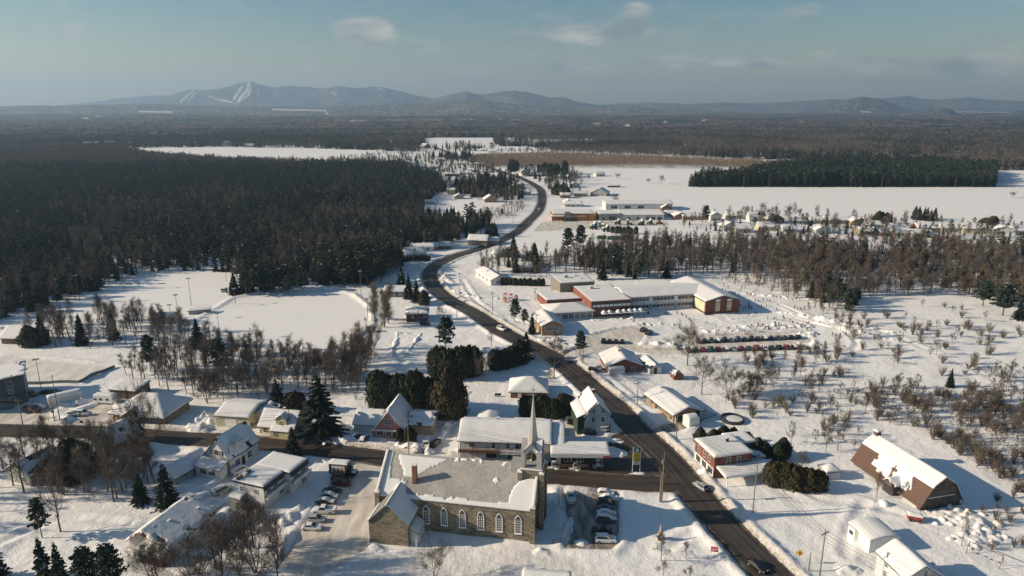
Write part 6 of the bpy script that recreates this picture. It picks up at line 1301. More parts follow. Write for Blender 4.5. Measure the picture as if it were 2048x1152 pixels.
for a in [(980, 403, 12, 11, 3.0, 3.6, 10, 'y', 'o', "tan gabled house alone on the white clearing left of the road"), (918, 397, 9, 8, 2.6, 2.4, 5, 'y', 'g', "small grey shed roofed cottage on the white clearing left of the road"), (903, 388, 8, 8, 5.0, 1.6, 0, 'x', 'y', "tall yellow narrow house at the trees behind the clearing"), (862, 408, 11, 7, 2.8, 1.4, 0, 'x', 'p', "pale blue shaded house at the left end of the clearing"), (858, 388, 12, 8, 2.6, 1.4, 0, 'x', 'g', "low grey building at the dark woods behind the clearing"),
          (1033, 376, 12, 9, 3.0, 3.4, -30, 'x', 'w', "white house amid conifers inside the far bend"), (1050, 389, 11, 9, 3.0, 2.4, 10, 'x', 'w', "white cottage close inside the far bend"), (990, 357, 12, 9, 3, 3.6, -35, 'x', 'g', "grey steep roofed house hidden in the conifers "+F_), (1048, 350, 10, 9, 4.4, 3.6, 25, 'y', 'c', "cream house with one sunlit wall right of the road straight"), (1072, 352, 16, 9, 2.8, 2.0, 0, 'x', 'n', "long brown house below the plantation grove right of the road"), (1128, 357, 16, 9, 2.8, 2.0, 0, 'x', 'w', "white long house right of the grove on the white field"),
          (1198, 352, 13, 9, 2.8, 2.6, 20, 'x', 'w', "white isolated house on the open field east of the grove"), (1147, 374, 12, 10, 3.2, 2.6, 15, 'y', 'p', "pale house below the round bare trees east of the road"), (1200, 390, 17, 15, 3.0, 4.6, -20, 'y', 'g', "large dark gabled barn-like house on the open field"), (1160, 392, 14, 8, 3.2, 1.6, 5, 'x', 't', "olive tan house beside the small spruce east of the road"), (1130, 395, 10, 8, 3.0, 2.0, 5, 'x', 'b', "red brick house under dark conifers east of the road"), (1146, 412, 16, 10, 2.4, 2.2, 0, 'x', 'p', "blue shaded low house just behind the orange store"), (1227, 374, 14, 6, 2.0, .6, 0, 'x', 'n', "low dark shed on the open field beside isolated trees"),
          (868, 337, 18, 10, 3, 2, 0, 'x', 'w', "long white building at the left end of the hamlet"), (890, 343, 12, 9, 3.2, 2.4, 0, 'y', 'c', "cream house in the middle of the hamlet left of the road"), (905, 352, 20, 9, 3, 1.8, 0, 'x', 'n', "brown long building in the hamlet left of the road"), (930, 349, 18, 9, 3, 2.0, 0, 'x', 'w', "long white roofed building near the road in the hamlet"), (948, 344, 12, 9, 3, 2.2, 0, 'x', 'g', "grey house right against the road in the hamlet"), (922, 330, 14, 9, 3, 2.2, 0, 'x', 'w', "white roofed house below the dark wood by the far road"), (885, 322, 12, 9, 3, 2.2, 0, 'x', 't', "tan house in front of the dark wood by the far road"), (958, 331, 14, 8, 3, 1.6, -10, 'x', 'w', "white house hugging the far straight of the road"),
          (953, 296, 22, 16, 4, 8.0, 0, 'x', 'n', "big white roofed barn beyond the end of the road"), (930, 300, 12, 10, 5, 3, 10, 'y', 'c', "pale farm house left of the big far barn"), (968, 302, 14, 10, 3, 2.6, 0, 'x', 'w', "white farm shed right of the big far barn"), (850, 296, 14, 22, 4, 6, -30, 'x', 'n', "dark farm building with one white roof edge where the road vanishes"), (985, 305, 16, 10, 3, 2.4, 0, 'x', 'w', "low white farm building beside the far open ground"),
          (455, 292, 22, 18, 6, 6, 0, 'y', 'w', "large pale house on the rim of the far left field"), (500, 294, 20, 14, 4, 4, 0, 'x', 'g', "grey house on the rim of the far left field"), (110, 297, 26, 16, 5, 5, 0, 'x', 'w', "white far farmhouse, first from the left edge of the woods"), (145, 296, 26, 16, 5, 5, 20, 'x', 'c', "cream far farmhouse, second from the left edge of the woods"), (182, 294, 30, 18, 5, 7, 20, 'x', 'w', "white far farmhouse with slanted roof, third from the left edge"), (222, 291, 20, 14, 5, 5, 20, 'x', 'w', "small far farmhouse, fourth from the left edge"), (262, 292, 22, 14, 5, 5, 0, 'y', 'k', "pinkish far house at the tip of the far left field"), (385, 290, 18, 14, 4, 4, 0, 'x', 'g', "little grey house over the far left field"),
          (640, 331, 16, 9, 3, 2, 0, 'x', 'w', "white house behind the dark woods at the left hamlet end"), (700, 326, 18, 10, 3, 2.2, 5, 'x', 'w', "white roofed house among spruces in the left hamlet"), (735, 330, 16, 10, 3, 2.2, -5, 'x', 'c', "cream house among spruces in the left hamlet"), (770, 325, 18, 10, 3, 2.4, 0, 'x', 'n', "brown house among spruces in the left hamlet"), (812, 328, 16, 10, 3, 2.2, 0, 'x', 'g', "grey house at the right end of the left hamlet"), (840, 335, 15, 9, 3, 2.2, 0, 'x', 'w', "white bungalow between the hamlet and the dark woods")]: far_house(*a)
N_ = "on the left of the road before the woods"
for a in [(958, 488, 13, 10, 3.4, 2.6, -10, 'x', 'o', "tan house with snowy double roof "+N_), (985, 487, 8, 8, 2.8, 1.6, 0, 'x', 'p', "pale wing-like cottage beside the tan house"), (880, 496, 14, 8, 2.6, 1.8, 0, 'x', 'n', "brown low house "+N_), (845, 500, 15, 8, 2.6, 1.8, 0, 'x', 'w', "white low house "+N_), (826, 514, 13, 11, 2.8, 3.2, 30, 'x', 'g', "grey steep roofed house behind the dark hedge near the bend"), (862, 498, 9, 8, 2.6, 2, 0, 'x', 'g', "grey shed by the leafless trees near the bend"), (797, 590, 12, 9, 2.8, 1.4, 0, 'x', 'g', "dark grey bungalow shaded by conifers above the red brick house"), (1000, 512, 9, 7, 2.6, 2.4, 20, 'x', 'w', "small white cottage on the right verge above the bend"), (1047, 542, 9, 7, 2.6, 2.0, 10, 'x', 'n', "brown shed behind the clipped hedge near the bungalow")]: far_house(*a)
# ------------------------------------------------------------------ vehicles
PAINT = {}
def paint(n, c):
    if n not in PAINT: PAINT[n] = mat("paint_"+n, c, .32, .03, spec=.5)
    return PAINT[n]
PC = dict(black=(.012, .012, .014), grey=(.09, .095, .1), silver=(.38, .39, .4), white=(.72, .72, .72), red=(.2, .02, .025), maroon=(.075, .018, .02), blue=(.03, .06, .13), teal=(.03, .17, .21), green=(.03, .07, .05), orange=(.38, .13, .02), tan=(.3, .26, .2))
LAMP = mat("lamp_glass", (.7, .72, .7), .15, .02); TAIL = mat("tail_lamp", (.3, .015, .015), .2); TYRE = mat("tyre", (.02, .02, .02), .9); RIM = mat("wheel_rim", (.35, .36, .37), .35, metal=.6)
# length, width, profile of the lower body (x, top z), cabin base x0..x1, cabin roof x0..x1, roof height, wheel radius
KINDS_CAR = dict(
    sedan=(4.6, 1.78, [(-2.3, .55), (-2.25, .92), (-1.6, .98), (.75, .95), (2.1, .80), (2.3, .5)], (-1.75, .95), (-1.05, .15), 1.45, .33),
    hatch=(4.1, 1.72, [(-2.05, .6), (-2.0, .95), (-1.4, .98), (.7, .95), (1.85, .8), (2.05, .5)], (-2.0, .95), (-1.5, .1), 1.5, .32),
    suv=(4.7, 1.88, [(-2.35, .65), (-2.3, 1.08), (-1.5, 1.1), (.85, 1.08), (2.15, .98), (2.35, .6)], (-2.28, 1.05), (-1.95, .3), 1.78, .38),
    van=(4.9, 1.95, [(-2.45, .6), (-2.42, 1.1), (-1.5, 1.12), (1.2, 1.08), (2.25, .92), (2.45, .55)], (-2.4, 1.65), (-2.2, .6), 1.85, .36),
    pickup=(5.6, 1.95, [(-2.8, .7), (-2.78, 1.12), (-1.5, 1.14), (1.1, 1.14), (2.6, 1.05), (2.8, .62)], (-.75, 1.25), (-.5, .55), 1.85, .4))
def car_parts(kind):
    if ("car", kind) in KIDS: return KIDS[("car", kind)]
    Ln, W, pr, cb, rf, H, wr = KINDS_CAR[kind]; b = MB(); xs = np.linspace(-Ln/2, Ln/2, 15); rows_ = []
    for x in xs:
        zt = float(np.interp(x, [p[0] for p in pr], [p[1] for p in pr])); e = 1-.16*max(0, (abs(x)-Ln*.36)/(Ln*.14))**2; hw = W/2*e; zb = .26+.14*max(0, (abs(x)-Ln*.4)/(Ln*.1))
        rows_.append([(x, -hw*.94, zb), (x, -hw, zb+.25), (x, -hw, zt-.16), (x, -hw*.93, zt-.02), (x, 0, zt+.03), (x, hw*.93, zt-.02), (x, hw, zt-.16), (x, hw, zb+.25), (x, hw*.94, zb)])
    i0 = 0
    for r_ in rows_: b.v += r_
    n = 9
    for i in range(14):
        for j in range(n): b.f.append((i*n+j, (i+1)*n+j, (i+1)*n+(j+1) % n, i*n+(j+1) % n)); b.m.append(0)
    b.f.append(tuple(range(n))); b.f.append(tuple(14*n+j for j in range(n-1, -1, -1))); b.m += [0, 0]
    zs = float(np.interp((cb[0]+cb[1])/2, [p[0] for p in pr], [p[1] for p in pr]))-.03; h1, h2 = W/2*.93, W/2*.74
    lo_ = [(cb[0], -h1, zs), (cb[1], -h1, zs), (cb[1], h1, zs), (cb[0], h1, zs)]; hi = [(rf[0], -h2, H-.05), (rf[1], -h2, H-.05), (rf[1], h2, H-.05), (rf[0], h2, H-.05)]
    for k in range(4): b.face([lo_[k], lo_[(k+1) % 4], hi[(k+1) % 4], hi[k]])
    top_ = [(rf[0]+.12, -h2+.12, H), (rf[1]-.12, -h2+.12, H), (rf[1]-.12, h2-.12, H), (rf[0]+.12, h2-.12, H)]
    for k in range(4): b.face([hi[k], hi[(k+1) % 4], top_[(k+1) % 4], top_[k]])
    b.face(top_)
    if kind == 'pickup':
        b.box(-2.72, -.85, -.8, .8, 1.05, 1.16); b.box(-2.78, -.8, -.97, -.8, 1.1, 1.38); b.box(-2.78, -.8, .8, .97, 1.1, 1.38); b.box(-2.8, -2.68, -.97, .97, 1.1, 1.38)
    def pane(p, q, s, e=.012):
        """inset glass in the cabin side between edges p (base) and q (roof)"""
        P = [Vector(v) for v in (p[0], p[1], q[1], q[0])]; c = sum(P, Vector())/4; nrm = (P[1]-P[0]).cross(P[3]-P[0]).normalized(); out = Vector((c.x-(cb[0]+cb[1])/2, c.y, .3))
        if nrm.dot(out) < 0: nrm = -nrm
        m = MB(); m.face([c+(v-c)*s+nrm*e for v in P]); return m
    L_ = [(("windscreen"), pane((lo_[1], lo_[2]), (hi[1], hi[2]), .88)), ("rear_window", pane((lo_[3], lo_[0]), (hi[3], hi[0]), .84)), ("side_window", pane((lo_[0], lo_[1]), (hi[0], hi[1]), .86)), ("side_window", pane((lo_[2], lo_[3]), (hi[2], hi[3]), .86))]
    parts = [("body", b.mesh("car_body", [PAINT_BASE]), None)]+[(nm, m.mesh(nm, [GLASS]), None) for nm, m in L_]
    wm = MB().tube((0, -.11, 0), (0, .11, 0), wr, wr, 14).mesh("wheel", [TYRE]); rmm = MB().tube((0, -.125, 0), (0, .125, 0), wr*.6, wr*.6, 10).mesh("rim", [RIM])
    hl = MB().box(-.05, .03, -.2, .2, -.08, .08).mesh("headlight", [LAMP]); tl = MB().box(-.03, .05, -.18, .18, -.1, .1).mesh("tail_light", [TAIL])
    parts += [("wheel", wm, (sx*Ln*.31, sy*(W/2-.1), wr), rmm) for sx in (-1, 1) for sy in (-1, 1)]
    parts += [("headlight", hl, (Ln/2-.08, s*W*.33, .68)) for s in (-1, 1)]+[("tail_light", tl, (-Ln/2+.02, s*W*.36, .85)) for s in (-1, 1)]
    def sf(X, Y): return np.where((X > rf[0]+.05) & (X < rf[1]), H, np.interp(X, [p[0] for p in pr], [p[1] for p in pr]))
    sn = snow_slab(lambda X, Y: np.minimum(H, np.interp(X, [-Ln/2, cb[0]-.02, rf[0], rf[1], cb[1]+.02, Ln/2], [pr[1][1], zs, H, H, zs, .85])), -Ln/2+.1, Ln/2-.15, -W*.36, W*.36, .16, .3, 5)
    KIDS[("car", kind)] = (parts, sn); return KIDS[("car", kind)]
PAINT_BASE = paint("white", PC['white'])
def car(u, v, rot, kind, colour, label, cat="car", group=None, snow=0, full=True, pos=None):
    x, y = pos or G(u, v); inlot = gz(x, y); root = thing("pickup_truck" if kind == 'pickup' else "car" if "driving" in label else "parked_car", label, cat, (x, y, max(inlot, -.03)+.02), R(rot), group); parts, sn = car_parts(kind)
    for p in parts:
        if not full and p[0] in ("headlight", "tail_light"): continue
        o = link(p[0], p[1], root, p[2])
        if p[0] == "body": o.material_slots[0].link = 'OBJECT'; o.material_slots[0].material = paint(colour, PC[colour])
        if len(p) > 3 and full: link("rim", p[3], o)
    if snow:
        s = link("snow_cover", sn, root); s.scale = (1, 1, 1)
    return root
# lot on the left of the church
dt = G(690, 950); t_ = thing("box_truck", "black delivery truck with a picture of three figures on its side and a snowy roof", "truck", (dt[0], dt[1], .0), R(-9))
MB().box(-3.6, 1.2, -1.25, 1.25, .8, 3.5).build("cargo_box", [DARK], t_); pn = MB().box(-2.9, .6, -1.3, -1.25, 1.2, 3.1).build("side_panel", [mat("printed_panel", (.62, .58, .52), .5)], t_)
for k, x in enumerate((-2.2, -1.15, -.1)):
    f = MB(); f.lathe([(.34, 0), (.3, .5), (.14, .85), (.2, .95), (.2, 1.2), (.05, 1.32)], 10); f.v = [(a, b*.02, c) for a, b, c in f.v]; o = f.build("printed_figure", [mat("printed_brown%d" % k, (.16+.05*k, .1+.03*k, .07), .6)], pn); o.location = (x, -1.315, 1.3)
MB().box(1.2, 1.9, -1.1, 1.1, .7, 2.2).box(1.9, 3.1, -1.0, 1.0, .55, 1.35).build("cab", [paint("black", PC['black'])], t_); MB().face([(1.92, -.95, 1.4), (1.92, .95, 1.4), (1.8, .9, 2.15), (1.8, -.9, 2.15)]); mb = MB(); mb.face([(1.93, -.95, 1.4), (1.93, .95, 1.4), (1.91, .9, 2.15), (1.91, -.9, 2.15)]); mb.build("windscreen", [GLASS], t_)
for sx in (-2.4, 2.3):
    for sy in (-1.05, .8): MB().tube((sx, sy, .45), (sx, sy+.28, .45), .45, .45, 12).build("wheel", [TYRE], t_)
link("snow_cover", snow_slab(lambda X, Y: 3.5+0*X, -3.6, 1.2, -1.25, 1.25, .3, .5, 4), t_); link("hood_snow", snow_slab(lambda X, Y: 1.35+0*X, 1.95, 3.05, -.9, .9, .15, .3, 4), t_)
GL = "cars in the lot left of the church"
for a in [(684, 970, -4, 'suv', 'maroon', "dark red people carrier just below the delivery truck", 0), (682, 960, -4, 'suv', 'black', "black car half hidden between the delivery truck and the dark red one", 0), (665, 986, -6, 'sedan', 'black', "black car below the dark red one in the church lot", 0), (661, 996, -6, 'hatch', 'silver', "silver car with snowy roof behind the big white pickup row", 1), (652, 1007, -6, 'sedan', 'grey', "dark grey car directly above the white pickup", 1),
          (634, 1042, -4, 'hatch', 'silver', "silver hatchback directly below the white pickup", 0), (624, 1058, -4, 'sedan', 'white', "white car lowest in the row left of the church", 0)]: car(a[0], a[1], a[2], a[3], a[4], a[5], "car", GL, a[6])
car(648, 1025, 178, 'pickup', 'white', "white pickup truck with dark load bed in the row left of the church", "pickup", GL)
GRG = "cars in the lot right of the church"
for a in [(1212, 990, -6, 'hatch', 'white', "white car nearest the street in the right church lot", 1), (1218, 1000, -6, 'sedan', 'white', "second white car from the street in the right church lot", 1), (1213, 1011, -4, 'suv', 'black', "black tall car below the two white ones in the right church lot", 0), (1212, 1020, -4, 'sedan', 'grey', "dark grey car in the middle of the right church lot row", 0), (1213, 1031, -4, 'sedan', 'silver', "silver car with snow on its roof in the right church lot row", 1), (1213, 1043, -4, 'suv', 'grey', "grey snow dusted car above the low black one", 1), (1203, 1064, 174, 'sedan', 'black', "low black car beside the last white one in the right church lot", 0), (1211, 1083, -3, 'suv', 'white', "clean white car at the lower end of the right church lot row", 0)]: car(a[0], a[1], a[2], a[3], a[4], a[5], "car", GRG, a[6])
car(1141, 998, 92, 'pickup', 'white', "white pickup truck alone by the church steps facing the street", "pickup")
car(1401, 976, 118, 'hatch', 'silver', "silver car driving on the main road beyond the junction"); car(1514, 1136, -61, 'sedan', 'black', "black car driving on the main road at the bottom edge")
for a in [(871, 889, 70, 'sedan', 'black', "black car on the driveway right of the rose house"), (852, 894, 92, 'pickup', 'white', "white pickup truck parked against the long shop's left end"), (714, 877, 55, 'hatch', 'grey', "small dark car in snow left of the rose house door"), (729, 883, 80, 'hatch', 'grey', "dark grey car in the snow before the rose house"), (862, 822, 80, 'suv', 'tan', "snow topped car by the tall bronze cedar, left one"), (849, 822, 80, 'suv', 'green', "snow topped car by the dark hedge, beside the other one"),
          (64, 823, -10, 'pickup', 'maroon', "dark red pickup truck in front of the white trailer"), (80, 817, -10, 'hatch', 'white', "white car with snow just behind the dark red pickup"), (12, 817, 0, 'hatch', 'teal', "teal car at the left edge below the apartment block"), (26, 808, 0, 'sedan', 'grey', "grey car beside the teal one below the apartment block"), (62, 793, 0, 'suv', 'orange', "orange vehicle against the apartment block end"), (95, 789, 0, 'sedan', 'black', "black car in the shade behind the white trailer"), (109, 788, 0, 'sedan', 'blue', "dark blue car in the shade behind the white trailer"),
          (166, 830, 0, 'suv', 'white', "white car parked left of the tan brick building"), (147, 832, 0, 'sedan', 'silver', "silver snow covered car beside the white one left of the tan brick building"), (496, 853, 2, 'sedan', 'grey', "dark snow topped car at the corner of the yellow garage"), (1190, 744, -20, 'suv', 'black', "dark snowy car at the road beside the drifted bungalow"), (1198, 738, -20, 'sedan', 'grey', "grey car behind the dark snowy one near the school road"), (1137, 843, 100, 'suv', 'grey', "dark car on the yard left of the tall white house"), (1180, 871, 0, 'hatch', 'black', "black car under the side of the tall white house"),
          (850, 651, 0, 'suv', 'black', "black car in front of the dark red brick house"), (445, 985, 55, 'van', 'silver', "snow buried van on the drive below the duplex"), (480, 945, 58, 'van', 'white', "snow buried van between the shuttered house and the duplex"), (1083, 409, 80, 'sedan', 'black', "black car driving on the far bend of the road"), (1078, 420, 80, 'suv', 'white', "white car driving on the far bend of the road"), (963, 494, 35, 'sedan', 'grey', "grey car driving on the road by the tan house"), (1003, 660, -50, 'suv', 'white', "white car driving on the road below the school")]:
    car(a[0], a[1], a[2], a[3], a[4], a[5], "pickup" if a[3] == 'pickup' else "car", None, 1 if "snow" in a[5] else 0)
ORD = ["first", "second", "third", "fourth", "fifth", "sixth", "seventh", "eighth", "ninth", "tenth", "eleventh", "twelfth", "thirteenth", "fourteenth", "fifteenth", "sixteenth"]
for i in range(4): car(1207+i*12.5, 684.5+i*.3, 78, 'suv' if i == 0 else 'hatch', 'black', "black car, %s from the left of four on the front school yard" % ORD[i], "car", "cars on the front school yard", 0, False)
car(1287, 663, 55, 'suv', 'black', "black car, upper of the pair at the front school yard corner"); car(1297, 669, 55, 'suv', 'black', "black car, lower of the pair at the front school yard corner")
g_ = random.Random(4); cols = ['grey', 'black', 'grey', 'grey', 'black', 'silver', 'blue', 'grey', 'black', 'grey', 'black', 'blue', 'grey', 'grey', 'black', 'black']
for i in range(16):
    u = 1396+i*13.3; car(u, 684-i*.55, 80+g_.uniform(-3, 3), g_.choice(['suv', 'hatch', 'sedan']), cols[i], "%s car, %s from the left in the back row of the school car park" % (cols[i], ORD[i]), "car", "cars in the back row of the school car park", 1 if i % 7 == 3 else 0, False)
cols = ['grey', 'black', 'red', 'green', 'red', 'grey', 'silver', 'red', 'grey', 'red', 'white', 'grey', 'black', 'red', 'black', 'silver']
for i in range(16):
    u = 1376+i*15.2; car(u, 702-i*.45, 84+g_.uniform(-3, 3), g_.choice(['suv', 'hatch', 'sedan']), cols[i], "%s car, %s from the left in the front row of the school car park" % (cols[i], ORD[i]), "car", "cars in the front row of the school car park", 1 if i % 9 == 5 else 0, False)
# motorhome
mh = G(215, 806); t_ = thing("motorhome", "white motorhome with three dark windows and snow load left of the tan brick building", "motorhome", (mh[0], mh[1], gz(*mh)), R(-6)); MB().box(-3.6, 2.6, -1.2, 1.2, .6, 3.0).box(2.6, 3.8, -1.1, 1.1, .5, 1.9).build("body", [WHITE], t_)
for x in (-3.0, -1.2, 1.0): MB().box(x-.45, x+.45, -1.24, -1.2, 1.5, 2.2).build("window", [GLASS], t_)
for sx in (-2.2, 2.6):
    for sy in (-1.15, .9): MB().tube((sx, sy, .4), (sx, sy+.25, .4), .4, .4, 12).build("wheel", [TYRE], t_)
link("snow_cover", snow_slab(lambda X, Y: 3.0+0*X, -3.6, 2.6, -1.2, 1.2, .4, .5, 6), t_)
# ------------------------------------------------------------------ people in the school yard
def figure(pose):
    k = ("fig", pose)
    if k in KIDS: return KIDS[k]
    H = 1.62; J = [(0, 0, .84), (0, .01, 1.08), (0, .02, 1.3), (0, .02, 1.42), (0, 0, 1.56)]; Rr = [.15, .155, .17, .07, .115]; E = [(0, 1), (1, 2), (2, 3), (3, 4)]
    st = dict(stand=(.0, .0), walk=(.28, -.24), run=(.42, -.38))[pose]
    def chain(start, pts, rr):
        p = start
        for q, r_ in zip(pts, rr): J.append(q); Rr.append(r_); E.append((p, len(J)-1)); p = len(J)-1
    for s, f in ((1, st[0]), (-1, st[1])):
        chain(0, [(s*.1, f*.15, .78), (s*.11, -f*.55-.02, .46), (s*.11, -f*.9+.03, .09), (s*.115, -f*.9-.13, .05)], [.11, .085, .07, .06]); chain(2, [(s*.22, .02, 1.3), (s*.29, f*.4+.03, 1.06), (s*(.27), f*.75-.08, .86), (s*.26, f*.85-.12, .78)], [.085, .07, .055, .05])
    me = bpy.data.meshes.new("figure_axis"); me.from_pydata([tuple(j) for j in J], E, []); o = bpy.data.objects.new("figure_axis", me); COL.objects.link(o)
    sk = o.modifiers.new("s", 'SKIN'); 
    if not me.skin_vertices: 
        bm = bmesh.new(); bm.from_mesh(me); bm.verts.layers.skin.verify(); bm.to_mesh(me); bm.free()
    for i, v in enumerate(me.skin_vertices[0].data): v.radius = (Rr[i], Rr[i]); v.use_root = (i == 0)
    o.modifiers.new("u", 'SUBSURF').levels = 1
    ev = o.evaluated_get(bpy.context.evaluated_depsgraph_get()); m = bpy.data.meshes.new_from_object(ev); bpy.data.objects.remove(o)
    for q in (paint("black", PC['black']), mat("winter_trousers", (.03, .03, .045), .9), mat("skin", (.42, .26, .19), .7), mat("knit_hat", (.08, .03, .04), .9)): m.materials.append(q)
    for p in m.polygons:
        c = p.center
        p.material_index = 3 if c.z > 1.57 else 2 if c.z > 1.44 else 1 if c.z < .82 and abs(c.x) < .2 else 0; p.use_smooth = True
    KIDS[k] = m; return m
JC = dict(black=(.015, .015, .018), navy=(.02, .03, .08), red=(.25, .02, .03), grey=(.1, .1, .11), purple=(.09, .02, .1), green=(.02, .09, .05), blue=(.03, .1, .25), pink=(.4, .1, .18))
JM = {k: mat("jacket_"+k, v, .8) for k, v in JC.items()}
YARD = [(450, 95), (458, 97), (490, 90), (540, 92), (655, 80), (680, 82), (795, 65), (990, 80), (1025, 102), (1060, 150), (1080, 150), (1110, 170), (1125, 122), (1135, 100), (1160, 105), (1175, 155), (1205, 160), (1230, 140), (980, 120), (1002, 120), (1240, 210), (1265, 215), (1305, 200), (1335, 205), (1360, 205), (1090, 235), (1120, 250), (1150, 270), (1165, 265), (1185, 230), (1190, 248), (1185, 268), (1197, 268), (1210, 272), (1290, 250), (1330, 250), (1410, 275), (1425, 290), (1435, 172), (1555, 265), (1580, 270), (1605, 272), (1635, 265), (1640, 325), (1465, 340), (1472, 352), (1520, 365), (1540, 385), (1580, 395), (1395, 350), (1415, 358), (1340, 345), (1190, 325), (1245, 310), (1120, 315), (1400, 392), (1265, 400), (1300, 400), (1430, 400), (1450, 405), (1470, 415), (1490, 420), (1210, 415), (1260, 412), (1305, 415), (1255, 430), (1320, 430), (1345, 432), (1375, 430), (1240, 455), (1160, 465), (1180, 470), (1110, 455), (1020, 435), (1032, 435), (925, 410), (950, 450), (930, 475), (945, 470), (1000, 470), (1095, 425), (1655, 390), (1668, 390), (1620, 405), (1640, 420), (1655, 440), (1690, 445), (1760, 390), (1860, 480), (1885, 490), (1920, 485), (415, 335), (430, 340), (520, 312), (540, 315), (615, 310), (650, 315), (660, 322), (690, 340), (715, 350), (380, 305), (386, 311), (855, 385), (270, 382), (320, 412), (170, 100), (600, 92), (1060, 30), (1415, 178), (1445, 180)]
AREA = lambda u, v: "in the blue shade beside the gabled end block" if 1468 < u < 1520 and v < 622 else "on the snow heaps above the school car park" if v > 648 and 1420 < u < 1640 else "behind the classroom wing" if v < 580 and u < 1410 else "on the trampled snow in front of the school" if u < 1420 else "on the slope by the bare woods" if u > 1555 and v < 640 else "on the open snow right of the school"
g_ = random.Random(9); pk_ = list(JC)
for (a, b) in YARD:
    u, v = 1200+a/4, 552+b/4; x, y = G(u, v); c = g_.choice(pk_ if v > 648 else pk_[:5]+['black', 'navy', 'black']); ps = g_.choice(['stand', 'walk', 'walk', 'run']); wd = dict(stand="standing", walk="walking", run="running")[ps]
    o = link("person", figure(ps), None, (x, y, gz(x, y)-.02), g_.uniform(0, 6.28), label="person in %s winter jacket %s %s" % (c, wd, AREA(u, v)), category="person", group="people in the school yard %s" % AREA(u, v))
    s = g_.uniform(.85, 1.12); o.scale = (s, s, s); o.material_slots[0].link = 'OBJECT'; o.material_slots[0].material = JM[c]
for (u, v, c) in ((960, 787, 'black'),): pass
# ------------------------------------------------------------------ poles and lines
def pole(u, v, h, label, arm=True, lean=0, group=None, rot=0, cans=0, r_=.15):
    x, y = G(u, v); z = gz(x, y); p = thing("utility_pole", label, "utility pole", (x, y, z), rot, group); MB().tube((0, 0, -.5), (lean, 0, h), r_, r_*.62, 8).build("pole", [WOODP], p)
    if arm:
        MB().box(-1.15+lean, 1.15+lean, -.07, .07, h-.75, h-.6).build("crossarm", [WOODP], p)
        for q in (-1.05, -.5, .5, 1.05): MB().lathe([(.05, h-.6), (.07, h-.5), (.03, h-.38)], 6, 0, (lean+q, 0)).build("insulator", [GREYM], p)
    for k in range(cans): MB().lathe([(.02, h-2.6), (.24, h-2.55), (.24, h-1.75), (.05, h-1.65)], 8, 0, (lean+.35*(1 if k else -1), -.28)).build("transformer", [GREYM], p)
    return (x, y, z+h)
PT = {}
for k, u, v, vt, lb, kw in [
    ("a", 1323, 1005, 906, "tall wooden utility pole with transformer on the corner where the street meets the main road", dict(arm=False, cans=1, r_=.2)), ("b", 1505, 1026, 928, "slim wooden utility pole on the snow below the red brick shop", dict(arm=False)), ("c", 1638, 1160, 1062, "wooden utility pole with crossarm near the bottom edge right of the road", dict(rot=.5)),
    ("d", 1274, 811, 764, "utility pole in the snow left of the low gabled bungalow", dict(arm=True, rot=.4)), ("e", 1352, 880, 828, "utility pole by the dark bushes at the carport", dict(cans=1)), ("f", 1072, 676, 629, "utility pole beside the gabled school wing", dict()), ("g", 985, 632, 586, "utility pole by the road left of the playground", dict()), ("h", 920, 588, 546, "utility pole inside the road bend", dict()), ("i", 1070, 602, 576, "utility pole right of the playground with a light box", dict(cans=1)), ("j", 914, 641, 610, "slim pole at the verge left of the road below the bend", dict(arm=False)),
    ("k", 818, 909, 826, "utility pole between the rose house cedars and the street", dict()), ("l", 581, 868, 822, "utility pole in front of the yellow cottage dormer", dict(arm=False)), ("m", 47, 856, 797, "utility pole at the street by the apartment lot", dict()), ("n", 110, 846, 802, "short utility pole right of the white trailer", dict(arm=False)), ("o", 121, 846, 756, "tall thin pole right of the white trailer", dict(arm=False)), ("p", 462, 945, 885, "pole beside the dormer of the shuttered house", dict(arm=False)), ("q", 1166, 729, 698, "slim pole at the school road corner by the small pine", dict(arm=False)), ("r", 1068, 395, 365, "slim pole at the far bend", dict(arm=False)), ("s", 1026, 455, 430, "slim pole along the far road by the clearing", dict(arm=False)),
    ("t", 1487, 374, 352, "slim pole in front of the plantation, first from the left", dict(arm=False)), ("u", 1621, 374, 352, "slim pole in front of the plantation, second from the left", dict(arm=False)), ("v", 1763, 375, 352, "slim pole in front of the plantation, third from the left", dict(arm=False)), ("w", 1910, 375, 352, "slim pole in front of the plantation, last to the right", dict(arm=False)), ("x", 1617, 1143, 1106, "short stub pole left of the crossarm pole", dict(arm=False))]:
    PT[k] = pole(u, v, hgt_at(u, v, vt), lb, **kw)
x, y = G(1320, 1004); MB().tube((0, 0, -.4), (0, 0, 6.6), .26, .22, 8).build("utility_pole", [WOODP], None, loc=(x, y, gz(x, y)), label="thick stub pole lashed against the tall corner pole", category="utility pole")
x, y = G(1780, 1260); PT["y"] = (x, y, 12.5); x, y = G(-300, 800); PT["z"] = (x, y, 9.5)
WIRE = mat("wire", (.04, .04, .045), .6)
def wires(k1, k2, label, offs=((0, 0),), r_=.032, sag=.03):
    a, b = np.array(PT[k1]), np.array(PT[k2]); mb = MB(); d = b-a; ln = np.linalg.norm(d); n = np.array([-d[1], d[0], 0])/(ln+1e-9)
    for (s, dz) in offs:
        P = [a+d*t+n*s+np.array([0, 0, dz-4*sag*ln*t*(1-t)]) for t in np.linspace(0, 1, 9)]
        for p, q in zip(P[:-1], P[1:]): mb.tube(p, q, r_, r_, 3, cap=False)
    mb.build("power_line", [WIRE], None, label=label, category="power line", group="power lines along the village roads")
W3 = ((-.5, -.3), (.5, -.3), (0, -1.6), (0, -2.2))
